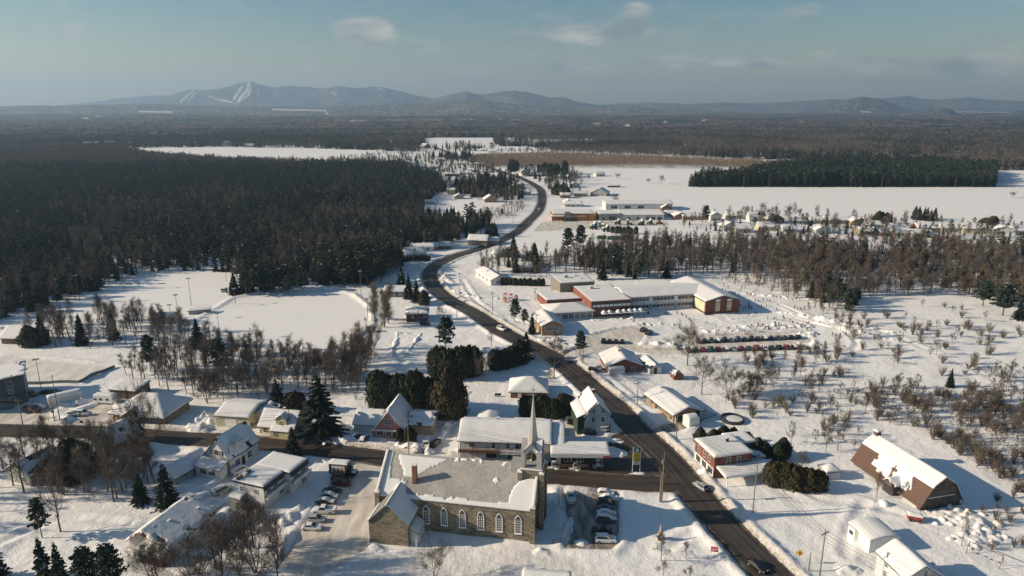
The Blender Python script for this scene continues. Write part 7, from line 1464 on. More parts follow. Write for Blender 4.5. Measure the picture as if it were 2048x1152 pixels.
for k1, k2, lb in [("b", "c", "black lines from the slim pole down to the crossarm pole"), ("c", "y", "black lines leaving the bottom edge from the crossarm pole"), ("e", "b", "lines from the carport pole down to the pole by the brick shop"), ("d", "e", "lines between the bungalow pole and the carport pole"), ("a", "b", "lines crossing the main road from the corner pole"), ("k", "a", "lines over the street from the rose house to the corner pole"), ("l", "k", "lines along the street past the big spruce"), ("m", "l", "lines along the street past the tan brick building"), ("z", "m", "lines at the left edge along the street"), ("f", "g", "lines along the road past the playground"), ("g", "h", "lines along the inside of the bend"), ("f", "d", "lines along the road past the snow drifted bungalow")]: wires(k1, k2, lb, W3)
# field and rink lights
def field_light(u, v, vt, label, two=True):
    x, y = G(u, v); z = gz(x, y); h = hgt_at(u, v, vt); p = thing("field_light", label, "floodlight", (x, y, z), .6, "floodlights round the sports fields"); MB().tube((0, 0, -.4), (0, 0, h), .13, .08, 6).build("pole", [WOODP], p); MB().box(-.9, .9, -.08, .08, h-.15, h+.05).build("bracket", [GREYM], p)
    for q in (-.65, 0, .65): MB().box(q-.24, q+.24, -.3, .1, h-.05, h+.4).build("lamp_head", [GREYM], p)
for a in [(159, 603, 552, "floodlight at the dark wood edge left of the pitch"), (249, 577, 536, "floodlight by the forest corner of the pitch"), (383, 612, 558, "leaning floodlight standing out on the pitch"), (357, 637, 591, "floodlight by the dugout, front left of the ball field"), (342, 637, 611, "short floodlight left of the dugout"), (440, 676, 630, "floodlight on the near rim of the ball field"), (453, 563, 535, "floodlight at the far right corner of the pitch"), (471, 608, 578, "thin floodlight beside the small conifer clump"), (723, 597, 544, "floodlight at the trees right of the ball field"), (736, 645, 600, "floodlight on the right rim of the ball field"), (83, 779, 720, "tall floodlight at the outdoor rink"), (55, 770, 742, "shorter floodlight at the rink behind the apartment block")]: field_light(*a)
# ------------------------------------------------------------------ fences and boards
def run_fence(name, pts, h, label, cat, gap, m, mesh_r=None, rails=(.5, 1.0), group=None, board=None):
    P = spline(pts, gap) if len(pts) > 2 else [tuple(np.array(pts[0])+(np.array(pts[1])-np.array(pts[0]))*t) for t in np.linspace(0, 1, max(2, int(math.dist(*pts)/gap)))]
    x0, y0 = P[0]; t_ = thing(name, label, cat, (x0, y0, 0), 0, group); k = MB().tube((0, 0, -.4), (0, 0, h), .05, .05, 5).mesh("post", [m]); zs = [gz(*p) for p in P]
    for (x, y), z in zip(P, zs): link("post", k, t_, (x-x0, y-y0, z))
    r_ = MB()
    for i in range(len(P)-1):
        a = (P[i][0]-x0, P[i][1]-y0); b = (P[i+1][0]-x0, P[i+1][1]-y0)
        if board is None:
            for q in rails: r_.tube((*a, zs[i]+h*q), (*b, zs[i+1]+h*q), .035, .035, 4, cap=False)
        else: r_.extr([(0, 0)]*3, 0, 0) if False else r_.face([(*a, zs[i]-.2), (*b, zs[i+1]-.2), (*b, zs[i+1]+board), (*a, zs[i]+board)])
    r_.build("rail" if board is None else "board", [m], t_); return t_
run_fence("field_fence", GP((430, 662), (470, 690), (530, 708), (590, 714), (650, 703), (705, 682), (738, 655), (741, 622), (705, 588), (645, 574)), 1.6, "wire fence curving round the snowy ball field", "fence", 3.2, DARK, rails=(.12, .98))
run_fence("field_fence", GP((365, 636), (430, 622), (500, 600), (560, 585)), 1.2, "low fence between the pitch and the ball field", "fence", 5, GREYM, rails=(.95,))
run_fence("rink_boards", GP((0, 776), (60, 772), (158, 769)), 1.1, "grey boards along the near side of the outdoor rink", "fence", 2.4, GREYM, board=1.0)
run_fence("rink_boards", GP((158, 769), (195, 752), (230, 736)), 1.1, "dark shaded boards at the right end of the outdoor rink", "fence", 2.4, mat("rink_board", (.2, .2, .22), .7), board=1.0)  # right end boards get a darker colour that carries their shade
run_fence("yard_fence", GP((968, 618), (1002, 612), (1040, 635)), 1.1, "low fence around the playground", "fence", 3.5, GREYM, rails=(.95,))
run_fence("yard_fence", GP((1278, 716), (1345, 718)), 1.3, "wooden rail fence behind the drifted bungalow", "fence", 3, WOODP, rails=(.4, .9))
run_fence("yard_fence", GP((1225, 752), (1300, 805)), 1.0, "snowy rail fence between the two bungalows", "fence", 3, WOODP, rails=(.5, .95))
for nm, pts, lb in [("handrail", GP((1105, 1090), (1138, 1088)), "low iron fence below the church front corner"), ("handrail", GP((1093, 1012), (1106, 1011)), "iron rail beside the church door"), ("handrail", GP((1122, 1024), (1136, 1023)), "iron rail at the edge of the church forecourt"), ("handrail", GP((1140, 1062), (1142, 1102)), "iron rail beside the church lot path"), ("handrail", GP((1116, 1002), (1118, 1018)), "short iron rail at the church steps")]: run_fence(nm, pts, 1.15, lb, "railing", 1.0, DARK, rails=(.2, .6, .97))
# dugout by the ball field
dg = G(330, 645); house("dugout", "grey open dugout shelter with peaked snow roof by the ball field", "shelter", dg, 9, 4.5, 2.6, R(12), 'gable', 'x', 1.4, wall=S_GREY, snow=.35); dg = G(400, 627); house("dugout", "low snow topped dugout wall right of the leaning floodlight", "shelter", dg, 9, 2.2, 1.6, R(20), 'shed', 'x', .3, wall=GREYM, snow=.2)
t_ = G(737, 664); house("utility_box", "small green equipment box on the right rim of the ball field", "box", t_, 1.6, 1.4, 2.2, 0, 'flat', wall=S_GRN, roofm=DARK, snow=.1)
t_ = G(449, 585); house("utility_box", "small green hut beside the conifer clump on the pitch", "box", t_, 2.4, 2.0, 1.8, 0, 'flat', wall=S_GRN, roofm=DARK, snow=.2)
# playground
x, y = G(1020, 602); t_ = thing("play_structure", "orange, red and purple play structure on the snow left of the school", "playground", (x, y, gz(x, y)), .2)
for (cx, cy, c, h) in ((-2.6, 0, (.55, .13, .04), 3.4), (.5, .8, (.45, .1, .05), 2.6), (3.0, 0, (.25, .06, .22), 2.0)):
    mm = mat("play_%d" % int(cx*10), c, .5)
    for sx in (-.7, .7):
        for sy in (-.7, .7): MB().tube((cx+sx, cy+sy, -.2), (cx+sx, cy+sy, h), .07, .07, 5).build("post", [mm], t_)
    MB().box(cx-.8, cx+.8, cy-.8, cy+.8, 1.0, 1.15).build("deck", [mm], t_); mb = MB(); mb.lathe([(1.1, h), (.1, h+.9)], 4, 0, (cx, cy)); mb.build("roof", [mm], t_)
MB().extr([(-1.0, 1.1), (-.8, 1.25), (-3.4, .2), (-3.6, .05)], -3.0, -2.2, 'x').build("slide", [mat("slide_orange", (.6, .18, .03), .4)], t_); MB().extr([(.3, 1.1), (.5, 1.2), (-1.6, .2), (-1.8, .05)], 2.7, 3.3, 'x').build("slide", [mat("slide_green", (.2, .35, .05), .4)], t_)
# signs
def small_sign(u, v, shape, colour, label, h=2.4, rot=0, s=.6):
    x, y = G(u, v); p = thing("road_sign", label, "sign", (x, y, gz(x, y)), R(rot)); MB().tube((0, 0, -.4), (0, 0, h+s), .04, .04, 5).build("post", [GREYM], p)
    m = MB()
    if shape == 'diamond': m.face([(-s, -.06, h), (0, -.06, h-s), (s, -.06, h), (0, -.06, h+s)]); m.face([(-s, -.03, h), (0, -.03, h-s), (s, -.03, h), (0, -.03, h+s)])
    else: m.box(-s, s, -.08, -.04, h-s*.8, h+s*.8)
    m.build("panel", [colour], p); return p
SY = mat("sign_amber", (.62, .33, .02), .5); sr_ = small_sign(1597, 1128, 'diamond', SY, "amber diamond warning sign at the right road verge", 2.3, -20, .75); MB().box(-.1, .1, -.1, -.07, 1.95, 2.6).build("symbol", [DARK], sr_)
rs_ = small_sign(1428, 1113, 'box', mat("sign_red", (.5, .09, .09), .5), "small red and white notice board at the left road verge", 1.5, -15, .75); mb = MB(); mb.box(-.55, .55, -.1, -.08, 1.5, 1.62); mb.box(-.55, .3, -.1, -.08, 1.2, 1.3); mb.build("notice_lines", [TRIM], rs_)
small_sign(1549, 954, 'diamond', mat("sign_lime", (.5, .5, .05), .5), "small yellow sign near the brick shop porch", 1.8, 0, .4); small_sign(1322, 1040, 'box', TRIM, "thin white marker post on the church lawn", 2.2, 0, .1); small_sign(165, 855, 'box', BRICKD, "small dark sign by the street in front of the tan brick building", 2.0, 0, .5); small_sign(108, 838, 'box', mat("sign_blue", (.05, .1, .2), .5), "small blue sign at the short pole by the trailer", 2.0, 0, .5)
x, y = G(1320, 1080); t_ = thing("wayside_monument", "small stone monument with a slender red and white figure on the church lawn", "monument", (x, y, gz(x, y)), 0); MB().box(-.6, .6, -.6, .6, -.2, .9).box(-.42, .42, -.42, .42, .9, 1.7).build("pedestal", [STONEL], t_); mb = MB(); mb.lathe([(.22, 1.7), (.3, 2.2), (.2, 2.9), (.1, 3.2), (.14, 3.35), (.1, 3.55)], 8); mb.build("figure", [mat("statue_paint", (.5, .33, .3), .6)], t_); MB().box(-.5, .5, -.5, .5, .9, 1.1).build("snow_cap", [SNOW], t_)
# garden things
x, y = G(1464, 842); t_ = thing("pool", "round above-ground pool rim filled with snow in a back garden", "pool", (x, y, gz(x, y)), 0); mb = MB()
for k in range(24):
    a, b = 2*PI*k/24, 2*PI*(k+1)/24; mb.face([(3.4*math.cos(a), 3.4*math.sin(a), -.3), (3.4*math.cos(b), 3.4*math.sin(b), -.3), (3.4*math.cos(b), 3.4*math.sin(b), .9), (3.4*math.cos(a), 3.4*math.sin(a), .9)]); mb.face([(3.4*math.cos(a), 3.4*math.sin(a), .9), (3.4*math.cos(b), 3.4*math.sin(b), .9), (3.0*math.cos(b), 3.0*math.sin(b), .92), (3.0*math.cos(a), 3.0*math.sin(a), .92)])
mb.build("rim", [DARK], t_); mb = MB(); mb.lathe([(3.35, .2), (2.0, .35), (.1, .42)], 20); mb.build("snow_fill", [SNOW], t_, True)
x, y = G(1405, 838); t_ = thing("deck_frame", "dark timber deck frame beside the long bungalow", "deck", (x, y, gz(x, y)), .6)
for q in range(6): MB().box(-3.5+q*1.4, -3.35+q*1.4, -2, 2, .7, .85).build("joist", [WOODP], t_)
for q in (-2, 2): MB().box(-3.6, 3.7, q-.1, q+.1, .85, 1.0).build("beam", [DARK], t_); MB().tube((-3.4, q, -.3), (-3.4, q, 2.1), .08, .08, 5).build("post", [DARK], t_); MB().tube((3.5, q, -.3), (3.5, q, 2.1), .08, .08, 5).build("post", [DARK], t_)
x, y = G(1968, 1120); t_ = thing("swing_set", "rusty swing set frame in the lower right garden", "swing", (x, y, gz(x, y)), R(-52)); MB().tube((-3, 0, 2.6), (3, 0, 2.6), .08, .08, 6).build("beam", [BRICKD], t_)
for sx in (-3, 3):
    for sy in (-1.1, 1.1): MB().tube((sx, 0, 2.6), (sx, sy, -.3), .06, .06, 5).build("leg", [BRICKD], t_)
for q in (-1.2, 1.2):
    MB().tube((q-.25, 0, 2.6), (q-.25, 0, .7), .02, .02, 4).tube((q+.25, 0, 2.6), (q+.25, 0, .7), .02, .02, 4).build("chain", [GREYM], t_); MB().box(q-.3, q+.3, -.15, .15, .62, .7).build("seat", [DARK], t_)
x, y = G(1828, 1043); t_ = thing("farm_cart", "small red snow topped cart below the barn", "cart", (x, y, gz(x, y)), R(-20)); MB().box(-1.5, 1.5, -.8, .8, .5, 1.3).build("box", [mat("cart_red", (.28, .05, .04), .7)], t_); link("snow_cover", snow_slab(lambda X, Y: 1.3+0*X, -1.5, 1.5, -.8, .8, .5, .4, 2), t_)
for sx in (-.9, .9):
    for sy in (-.95, .8): MB().tube((sx, sy, .4), (sx, sy+.15, .4), .4, .4, 10).build("wheel", [DARK], t_)
x, y = G(1772, 1140); t_ = thing("bin", "dark bin against the white house wall, lower right", "bin", (x, y, gz(x, y)), 0); MB().box(-.5, .5, -.4, .4, 0, 1.2).build("body", [DARK], t_); MB().box(-.55, .55, -.45, .45, 1.2, 1.4).build("snow_cap", [SNOW], t_)
x, y = G(996, 794); t_ = thing("garden_bench", "dark bench in the shaded garden left of the brick bungalow", "bench", (x, y, gz(x, y)), 0); MB().box(-1, 1, -.3, .3, .45, .55).build("seat", [DARK], t_); MB().box(-1, 1, .25, .32, .55, 1.0).build("backrest", [DARK], t_)
for q in (-.8, .8): MB().box(q-.05, q+.05, -.25, .25, -.1, .45).build("leg", [DARK], t_)
x, y = G(1726, 1135); 
# ------------------------------------------------------------------ heaps and boulders of snow
def heap(u, v, ln, wd, h, rot, seed, rough=.5):
    x, y = G(u, v); nx_, ny_ = max(10, int(ln/.35)), max(9, int(wd/.35)); X, Y = np.meshgrid(np.linspace(-1, 1, nx_), np.linspace(-1, 1, ny_)); A = X*ln/2; B = Y*wd/2; q = np.clip(1.05-X*X-Y*Y+1.3*(vnoise(A+seed*7, B, 2.4, seed+9, 3)-.55), 0, 1)
    c, s = math.cos(R(rot)), math.sin(R(rot)); wx, wy = (x+A*c-B*s).ravel(), (y+A*s+B*c).ravel(); pt = ground_parts(wx, wy); lie = ground_z(wx, wy, pt).reshape(X.shape); off = fz((pt[1]+.6)/1.2).reshape(X.shape)
    Z = lie-.12+off*h*1.5*np.clip(q/1.25, 0, 1)**.9*(.08+1.25*vnoise(A+seed*5, B, 1.5, seed, 4)**1.5)*(.5+vnoise(A, B, 4, seed+2, 2)); me = grid_mesh("snow_bank", A, B, Z, M_LUMP, None, True); link("snow_bank", me, None, (x, y, 0), R(rot), kind="structure")
for i, a in enumerate([(1215, 902, 13, 6, 1.3, -15), (1236, 882, 5, 4, 1.2, 20), (1272, 947, 6, 2.6, .7, 0), (1180, 880, 14, 3, 1.3, 8), (1500 - 640, 905, 5, 3, 1.4, 70), (882, 872, 3, 12, 1.6, -12), (893, 848, 6, 6, 2.6, 0), (820, 895, 9, 4, 1.5, -10), (694, 880, 7, 5, 1.5, 20), (655, 885, 9, 4, 1.2, -8), (705, 905, 8, 3, 1.0, -15), (415, 842, 12, 6, 2.4, -15), (395, 858, 8, 5, 1.8, -30), (150, 808, 14, 5, 1.5, 20), (130, 838, 10, 4, 1.3, 10), (870, 818, 10, 4, 2.0, 0), (1440, 664, 34, 4, 1.2, 2), (1545, 654, 40, 7, 1.5, 0), (1600, 672, 20, 7, 1.4, 12), (1640, 690, 22, 5, 1.3, -20), (1320, 690, 24, 6, 1.4, -6), (1230, 640, 30, 4, 1.0, 6), (1300, 650, 24, 4, 1.1, 0), (1040, 640, 20, 4, 1.2, -40), (1102, 682, 12, 5, 1.6, 0), (1130, 690, 10, 4, 1.4, -20), (935, 592, 20, 4, 1.6, -40), (895, 560, 16, 5, 2.0, -60), (832, 535, 22, 9, 3.0, 5), (845, 640, 9, 6, 1.8, 0), (1000, 598, 14, 3, 1.0, 10),
                      (572, 1040, 7, 5, 2.0, 50), (560, 1080, 7, 5, 1.8, 40), (590, 1025, 5, 3, 1.6, 60), (432, 1010, 14, 3, 1.5, 60), (405, 1010, 12, 2.5, 1.3, 62), (1640, 640, 60, 4, 1.4, -38), (1570, 596, 70, 4, 1.3, -22), (1690, 660, 40, 4, 1.4, -45), (1145, 940, 4, 2.4, .7, -20), (1104, 940, 5, 3, .8, -15), (1195, 935, 3, 1.6, .5, 0), (1410, 945, 4, 3, .9, 0), (1880, 1150, 8, 5, 1.2, 0), (1700, 1142, 6, 4, 1.0, 0), (1165, 1085, 4, 3, .9, 0), (1085, 1105, 6, 3, .6, 0), (1925, 1040, 15, 9, 1.3, -20), (1950, 1075, 14, 8, 1.1, 30), (1895, 1035, 9, 6, 1.1, 0), (800, 1108, 14, 3, .7, -8), (760, 1100, 6, 2.5, .8, 0), (1135, 1060, 2.5, 12, .9, -10), (590, 697, 26, 3, .6, -8), (640, 705, 12, 3, .5, 10), (790, 690, 2.2, 40, .8, 5), (826, 690, 2.2, 40, .8, -6), (806, 668, 9, 3, .8, 0)]): heap(*a, seed=i+3)
# snow covered bales and boulders by the barn
g_ = random.Random(21)
for i, (u, v) in enumerate([(1884, 1022), (1898, 1016), (1912, 1022), (1926, 1012), (1935, 1026), (1905, 1036), (1920, 1042), (1945, 1040), (1958, 1052), (1930, 1055), (1900, 1050), (1884, 1042), (1870, 1050), (1965, 1030), (1975, 1066), (1950, 1072), (1925, 1075), (1900, 1080), (1960, 1090), (1985, 1088), (1940, 1100), (1768, 1012), (1915, 1002), (1995, 1050), (2010, 1075)]):
    x, y = G(u, v); mb = MB(); s = g_.uniform(.55, 1.15); nx_ = 9; th = np.linspace(0, 2*PI, 11)[:-1]; pr_ = [(1.0, -.2), (1.05, .35), (.85, .85), (.45, 1.1), (.06, 1.18)]
    for r_, z in pr_:
        for k in range(10): q = 1+.7*(vnoise(np.array([k*.9+i*5]), np.array([z*3+i]), 1, i, 2)[0]-.5); mb.v.append((r_*q*math.cos(th[k]), r_*q*math.sin(th[k]), z*q))
    for j in range(4):
        for k in range(10): mb.f.append((j*10+k, j*10+(k+1) % 10, (j+1)*10+(k+1) % 10, (j+1)*10+k)); mb.m.append(0)
    mb.f.append(tuple(range(40, 50))); mb.m.append(0); o = mb.build("snow_covered_bale", [M_LUMP], None, True, loc=(x, y, gz(x, y)-.1), rot=i, label="rounded snow covered bale heaped beside the barn's front end", category="bale", group="snow covered bales by the barn"); o.scale = (s, s*g_.uniform(.7, 1.2), s*g_.uniform(.6, .9))
# ------------------------------------------------------------------ trees and shrubs one by one
def T_(kind, u, v, vt, label, fat=1.0, group=None, var=None):
    x, y = G(u, v); return tree(kind, x, y, label, group, hgt_at(u, v, vt), fat, var)
for a in [("spruce", 642, 872, 750, "huge dark spruce with a broad skirt beside the yellow cottage", 1.25), ("spruce", 556, 822, 757, "dark spruce behind the yellow garage and cottage", 1.15), ("dome_cedar", 591, 824, 788, "rounded bronze cedar dome between two dark spruces", 1.5), ("spruce", 588, 921, 857, "dark spruce standing at the street edge above the duplex", 1.35), ("spruce", 397, 697, 637, "lone dark spruce on the near rim of the ball field", 1.25), ("pine", 442, 750, 678, "dark pine in the grove below the ball field", .9), ("spruce", 494, 716, 683, "small dark spruce at the front rim of the ball field", 1.0),
          ("pine", 892, 704, 634, "big layered pine over the cedar mass beside the road", .95), ("bronze_cedar", 899, 834, 738, "tall egg shaped bronze cedar at the end of the dark hedge", 1.0), ("pine", 1160, 716, 667, "pine with two bare trunks at the school road mouth", .85), ("pine", 1030, 645, 598, "pine with flat layers left of the gabled school wing", .9), ("pine", 1049, 650, 618, "second pine close left of the gabled school wing", .9), ("spruce", 1064, 668, 630, "spruce touching the gabled school wing", 1.0), ("spruce", 1052, 718, 664, "spruce at the road edge below the white driving car", 1.1), ("cedar", 1038, 726, 684, "round dark cedar beside the road edge spruce", 1.1),
          ("spruce", 1027, 515, 470, "dark spruce beside the road above the bend", 1.3), ("spruce", 1069, 532, 485, "feathery spruce right of the dark spruce above the bend", 1.2), ("pine", 1136, 502, 456, "left pine of the pair below the orange store", 1.0), ("pine", 1161, 500, 451, "right pine of the pair below the orange store", .9), ("spruce", 1179, 503, 474, "smaller spruce right of the pine pair", 1.0), ("pine", 1411, 445, 411, "lone tall pine in the row of houses across the field", .9), ("spruce", 1604, 446, 427, "lone dark spruce between two white cottages", 1.0), ("cedar", 1545, 446, 428, "brown round cedar by the big leafless trees", .9), ("cedar", 1517, 443, 424, "left of two clipped cedars by the tall white house", .5), ("cedar", 1526, 443, 424, "right of two clipped cedars by the tall white house", .5),
          ("spruce", 1899, 775, 738, "lone young conifer in the scrub on the right", 1.0), ("spruce", 335, 1012, 930, "dark spruce left of the snowy drive behind the long white house", 1.15), ("spruce", 283, 1008, 948, "brownish spruce next to the dark one behind the long white house", 1.0), ("cedar", 150, 956, 885, "dark broad evergreen among the leafless trees at the left", 1.3), ("pine", 85, 1078, 1000, "dark ragged pine in shade at the left", .75), ("spruce", 97, 1190, 1078, "dark spruce at the bottom left corner, left one", .9), ("spruce", 128, 1195, 1088, "dark spruce at the bottom left corner, right one", .8), ("pine", 178, 1190, 1098, "dark bushy pine at the bottom edge, left of two", .9), ("pine", 225, 1192, 1092, "dark bushy pine at the bottom edge, right of two", .9), ("spruce", -4, 1160, 1076, "dark spruce cut by the left edge at the bottom", 1.0),
          ("spruce", 86, 690, 630, "dark spruce right of the snow roofed brown bungalow", 1.2), ("cedar", 62, 692, 655, "round evergreen against the brown bungalow end", 1.2), ("spruce", 165, 690, 628, "dark spruce in the grove above the rink, left one", .9), ("spruce", 228, 680, 622, "dark spruce in the grove above the rink, right one", .9), ("pine", 302, 745, 672, "dark pine in the lower grove left of the lone spruce", .7), ("cedar", 801, 882, 858, "left of two small evergreens before the rose house", .95), ("cedar", 820, 884, 855, "right of two small evergreens before the rose house", .95),
          ("cedar", 848, 610, 582, "bronze round cedar at the outer edge of the bend", .9), ("spruce", 833, 605, 560, "dark spruce at the outer edge of the bend", .9), ("spruce", 818, 598, 548, "tall dark spruce behind the shaded bungalow", 1.0), ("spruce", 803, 575, 530, "dark conifer left of the bend by the hedge", 1.0), ("pine", 735, 572, 500, "tall green pine at the right end of the ball field", .9), ("pine", 690, 575, 505, "tall dark pine behind the ball field rim", .9), ("spruce", 470, 590, 545, "dark spruce at the tip of the small clump on the pitch", 1.3), ("pine", 493, 592, 545, "dark pine in the small clump on the pitch", 1.0), ("spruce", 1205, 600 - 40, 515, "dark spruce in the woods directly behind the gym", 1.0), ("spruce", 1333, 556, 520, "dark young spruce at the school woods edge behind the window wing", 1.1), ("pine", 1965, 612, 560, "green snow flecked conifer at the trail bend on the right", 1.3), ("pine", 2005, 632, 570, "yellow green snow flecked conifer near the right edge", 1.3), ("spruce", 2040, 640, 590, "dark conifer at the right edge above the trail", 1.2)]: T_(*a)
def row_of(kind, pts, n, h, fat, label, group, seed, jit=.4):
    P = spline(pts, 1) if len(pts) > 2 else [tuple(np.array(pts[0])+(np.array(pts[1])-np.array(pts[0]))*t) for t in np.linspace(0, 1, 60)]
    g = random.Random(seed)
    for i in range(n):
        x, y = P[int((i+.5)/n*(len(P)-1))]; tree(kind, x+g.uniform(-jit, jit), y+g.uniform(-jit, jit), label, group, h*g.uniform(.88, 1.12), fat)
row_of("hedge_cedar", GP((752, 816), (800, 818), (850, 822), (878, 826)), 9, 10.5, .75, "cedar in the tall dark hedge behind the rose house", "tall cedar hedge behind the rose house", 1)
row_of("hedge_cedar", GP((868, 752), (895, 756), (935, 752), (960, 748)), 7, 9.5, .95, "cedar in the dark mass under the big layered pine", "dark cedars under the layered pine", 2, 1.0)
row_of("hedge_cedar", GP((985, 740), (1008, 738), (1030, 733)), 4, 7.0, .9, "cedar in the dark clump left of the road below the school", "dark cedars left of the road", 3)
row_of("hedge_cedar", GP((1052, 832), (1080, 834), (1110, 836), (1145, 832)), 7, 6.2, .8, "cedar in the dark hedge between the long shop and the brick bungalow", "cedar hedge behind the long shop", 4)
row_of("dome_cedar", GP((1545, 972), (1580, 978), (1615, 981), (1642, 980)), 6, 5.2, 1.15, "rounded clipped cedar in the golden hedge beside the white shed", "rounded cedars near the white shed", 5)
row_of("hedge_cedar", GP((1005, 570), (1045, 572), (1090, 572)), 12, 3.6, .75, "clipped cedar in the snow topped hedge beside the long bungalow", "clipped hedge beside the long bungalow", 6, .1)
row_of("hedge_cedar", GP((808, 524), (840, 522), (862, 523)), 8, 3.2, .8, "dark cedar in the hedge near the outer bend", "hedge near the outer bend", 7, .2)
row_of("cedar", GP((1400, 890), (1440, 885), (1480, 890), (1510, 910), (1545, 920), (1580, 912)), 11, 4.6, .95, "dark round evergreen behind the red brick shop", "evergreens behind the red brick shop", 8, 1.2)
row_of("hedge_cedar", GP((1222, 465), (1245, 467), (1278, 468)), 7, 5, .8, "dark shrubby evergreen in the workshop yard hedge", "workshop yard hedge", 9)
for seed, (u, v, du, dv, n, h, kind, lab, grp) in enumerate([(1848, 440, 22, 5, 9, 10, "spruce", "spruce in the dark clump above the red brick bungalow", "spruces in the row across the field"), (905, 316, 40, 3, 26, 14, "spruce", "dark conifer in the wood where the road vanishes", "conifers where the road vanishes"), (1105, 351, 28, 4, 14, 16, "pine", "dark tree in the grove right of the road straight", "grove right of the road straight"), (945, 388, 34, 7, 22, 15, "spruce", "conifer in the wood between the clearing and the road", "conifers between the clearing and the road"), (985, 375, 18, 8, 12, 14, "pine", "conifer in the wood inside the far bend", "conifers inside the far bend"), (1026, 350, 8, 3, 4, 20, "pine", "tall dark pine by the cream house at the road straight", "tall pines at the road straight"),
                                                    (1122, 388, 12, 4, 6, 9, "cedar", "dark evergreen by the red brick house east of the road", "evergreens east of the far bend"), (720, 328, 80, 4, 14, 10, "spruce", "spruce in the left hamlet beyond the dark woods", "spruces in the left hamlet"), (1760, 450, 14, 3, 4, 9, "cedar", "round dark tree in the row of houses across the field", "round dark trees across the field"), (1978, 462, 16, 3, 4, 9, "dome_cedar", "bronze cedar near the large cream house across the field", "bronze cedars across the field"), (980, 470, 12, 6, 5, 10, "spruce", "dark spruce by the tan house before the woods", "spruces by the tan house"), (870, 462, 40, 14, 30, 15, "spruce", "dark conifer in the near end of the woods left of the road", "conifers at the near end of the left woods"), (540, 586, 40, 5, 9, 12, "pine", "dark conifer in the clump dividing pitch and ball field", "conifers between pitch and ball field"), (1060, 540, 50, 8, 5, 9, "spruce", "spruce in the thin wood behind the long bungalow", "spruces behind the long bungalow")]):
    g = random.Random(seed+50)
    for i in range(n): x, y = G(u+g.uniform(-du, du), v+g.uniform(-dv, dv)); tree(kind, x, y, lab, grp, h*g.uniform(.75, 1.15), 1.05)
# leafless trees
for a in [("broad", 868, 1162, 1078, "leafless spreading tree in front of the church wall", .95), ("broad", 1374, 732, 648, "big leafless multi stemmed tree at the left end of the school car park", 1.0), ("broad", 1403, 790, 712, "leafless tree below the big one beside the school car park", .9), ("broad", 1455, 798, 722, "slender spreading leafless tree right of the small red shed", .95), ("broad", 1108, 756, 676, "big snow limbed leafless tree leaning over the road bend below the school", 1.1), ("broad", 1168, 800, 742, "leafless tree behind the tall white house by the road", .8), ("broad", 965, 765, 700, "leafless tree on the snowy lawn above the brick bungalow", .8), ("bare", 983, 695, 655, "small leafless tree at the verge opposite the school", .9), ("broad", 880, 640, 612, "small leafless tree between the brick house and the road", .8),
          ("broad", 286, 930, 756, "very tall leafless tree before the tan brick building", .62), ("broad", 228, 1005, 838, "forked snow limbed leafless tree in front of the dark red house", .62), ("broad", 82, 915, 838, "leafless tree at the near side of the street, left", .8), ("broad", 145, 905, 848, "leafless tree left of the dark red house", .8), ("bare", 122, 1066, 940, "slim leafless tree in the snowy lawn at the left", .8), ("poplar", 768, 655, 560, "bushy leafless poplar column right of the ball field, front one", 1.25), ("poplar", 750, 640, 560, "bushy leafless poplar column right of the ball field, rear one", 1.25), ("poplar", 778, 648, 572, "shorter poplar column beside the brick house", 1.1), ("poplar", 740, 700, 655, "bushy leafless tree at the right rim of the ball field", 1.5), ("broad", 735, 745, 668, "large leafless tree below the right rim of the ball field", .8), ("broad", 712, 800, 722, "large leafless tree left of the tall hedge", .8), ("broad", 1100, 770, 735, "small leafless tree on the road side lawn below the bend", .6),
          ("sapling", 1322, 1122, 1064, "small leafless tree before the monument", 1.0), ("sapling", 1372, 1118, 1082, "thin leafless sapling right of the monument", 1.0), ("sapling", 1325, 1158, 1118, "small leafless tree at the bottom of the church lawn", 1.0), ("sapling", 1378, 1165, 1130, "thin leafless sapling at the bottom edge of the church lawn", 1.0), ("bare", 1922, 1094, 1022, "slender leafless tree among the snow covered bales", .45), ("bare", 1752, 998, 940, "thin leafless tree in front of the barn", .6), ("broad", 1290, 800, 786, "tiny bush between the bungalows", .6), ("broad", 1600, 950, 905, "leafless tree rising behind the rounded cedars", .8), ("bare", 1520, 445, 404, "tall leafless tree by the clipped cedars across the field", 1.3), ("broad", 1578, 443, 402, "tallest leafless tree in the row across the field", .9), ("bare", 1655, 440, 415, "pale leafless tree behind the long grey bungalow", .8), ("broad", 1766, 452, 434, "dense round leafless tree across the field", 1.0), ("broad", 2025, 395, 381, "lone spreading tree on the white field at the far right", 1.2), ("broad", 1640, 480 - 40, 428, "small leafless tree in the row across the field", 1.0), ("poplar", 1003, 430, 415, "feathery brush on the clearing by the far bend", 3.0), ("broad", 1148, 368, 337, "round leafless tree right of the grove", .8), ("broad", 1230, 408, 386, "bushy leafless tree above the workshop hall", 1.0), ("broad", 1178, 360, 346, "small leafless tree on the open field", .9), ("broad", 1235, 358, 344, "leafless bush row on the open field", 1.2), ("broad", 1323, 368, 350, "single leafless tree in the middle of the white field", .9), ("broad", 1297, 366, 356, "low leafless brush on the white field", 1.4)]: T_(*a)
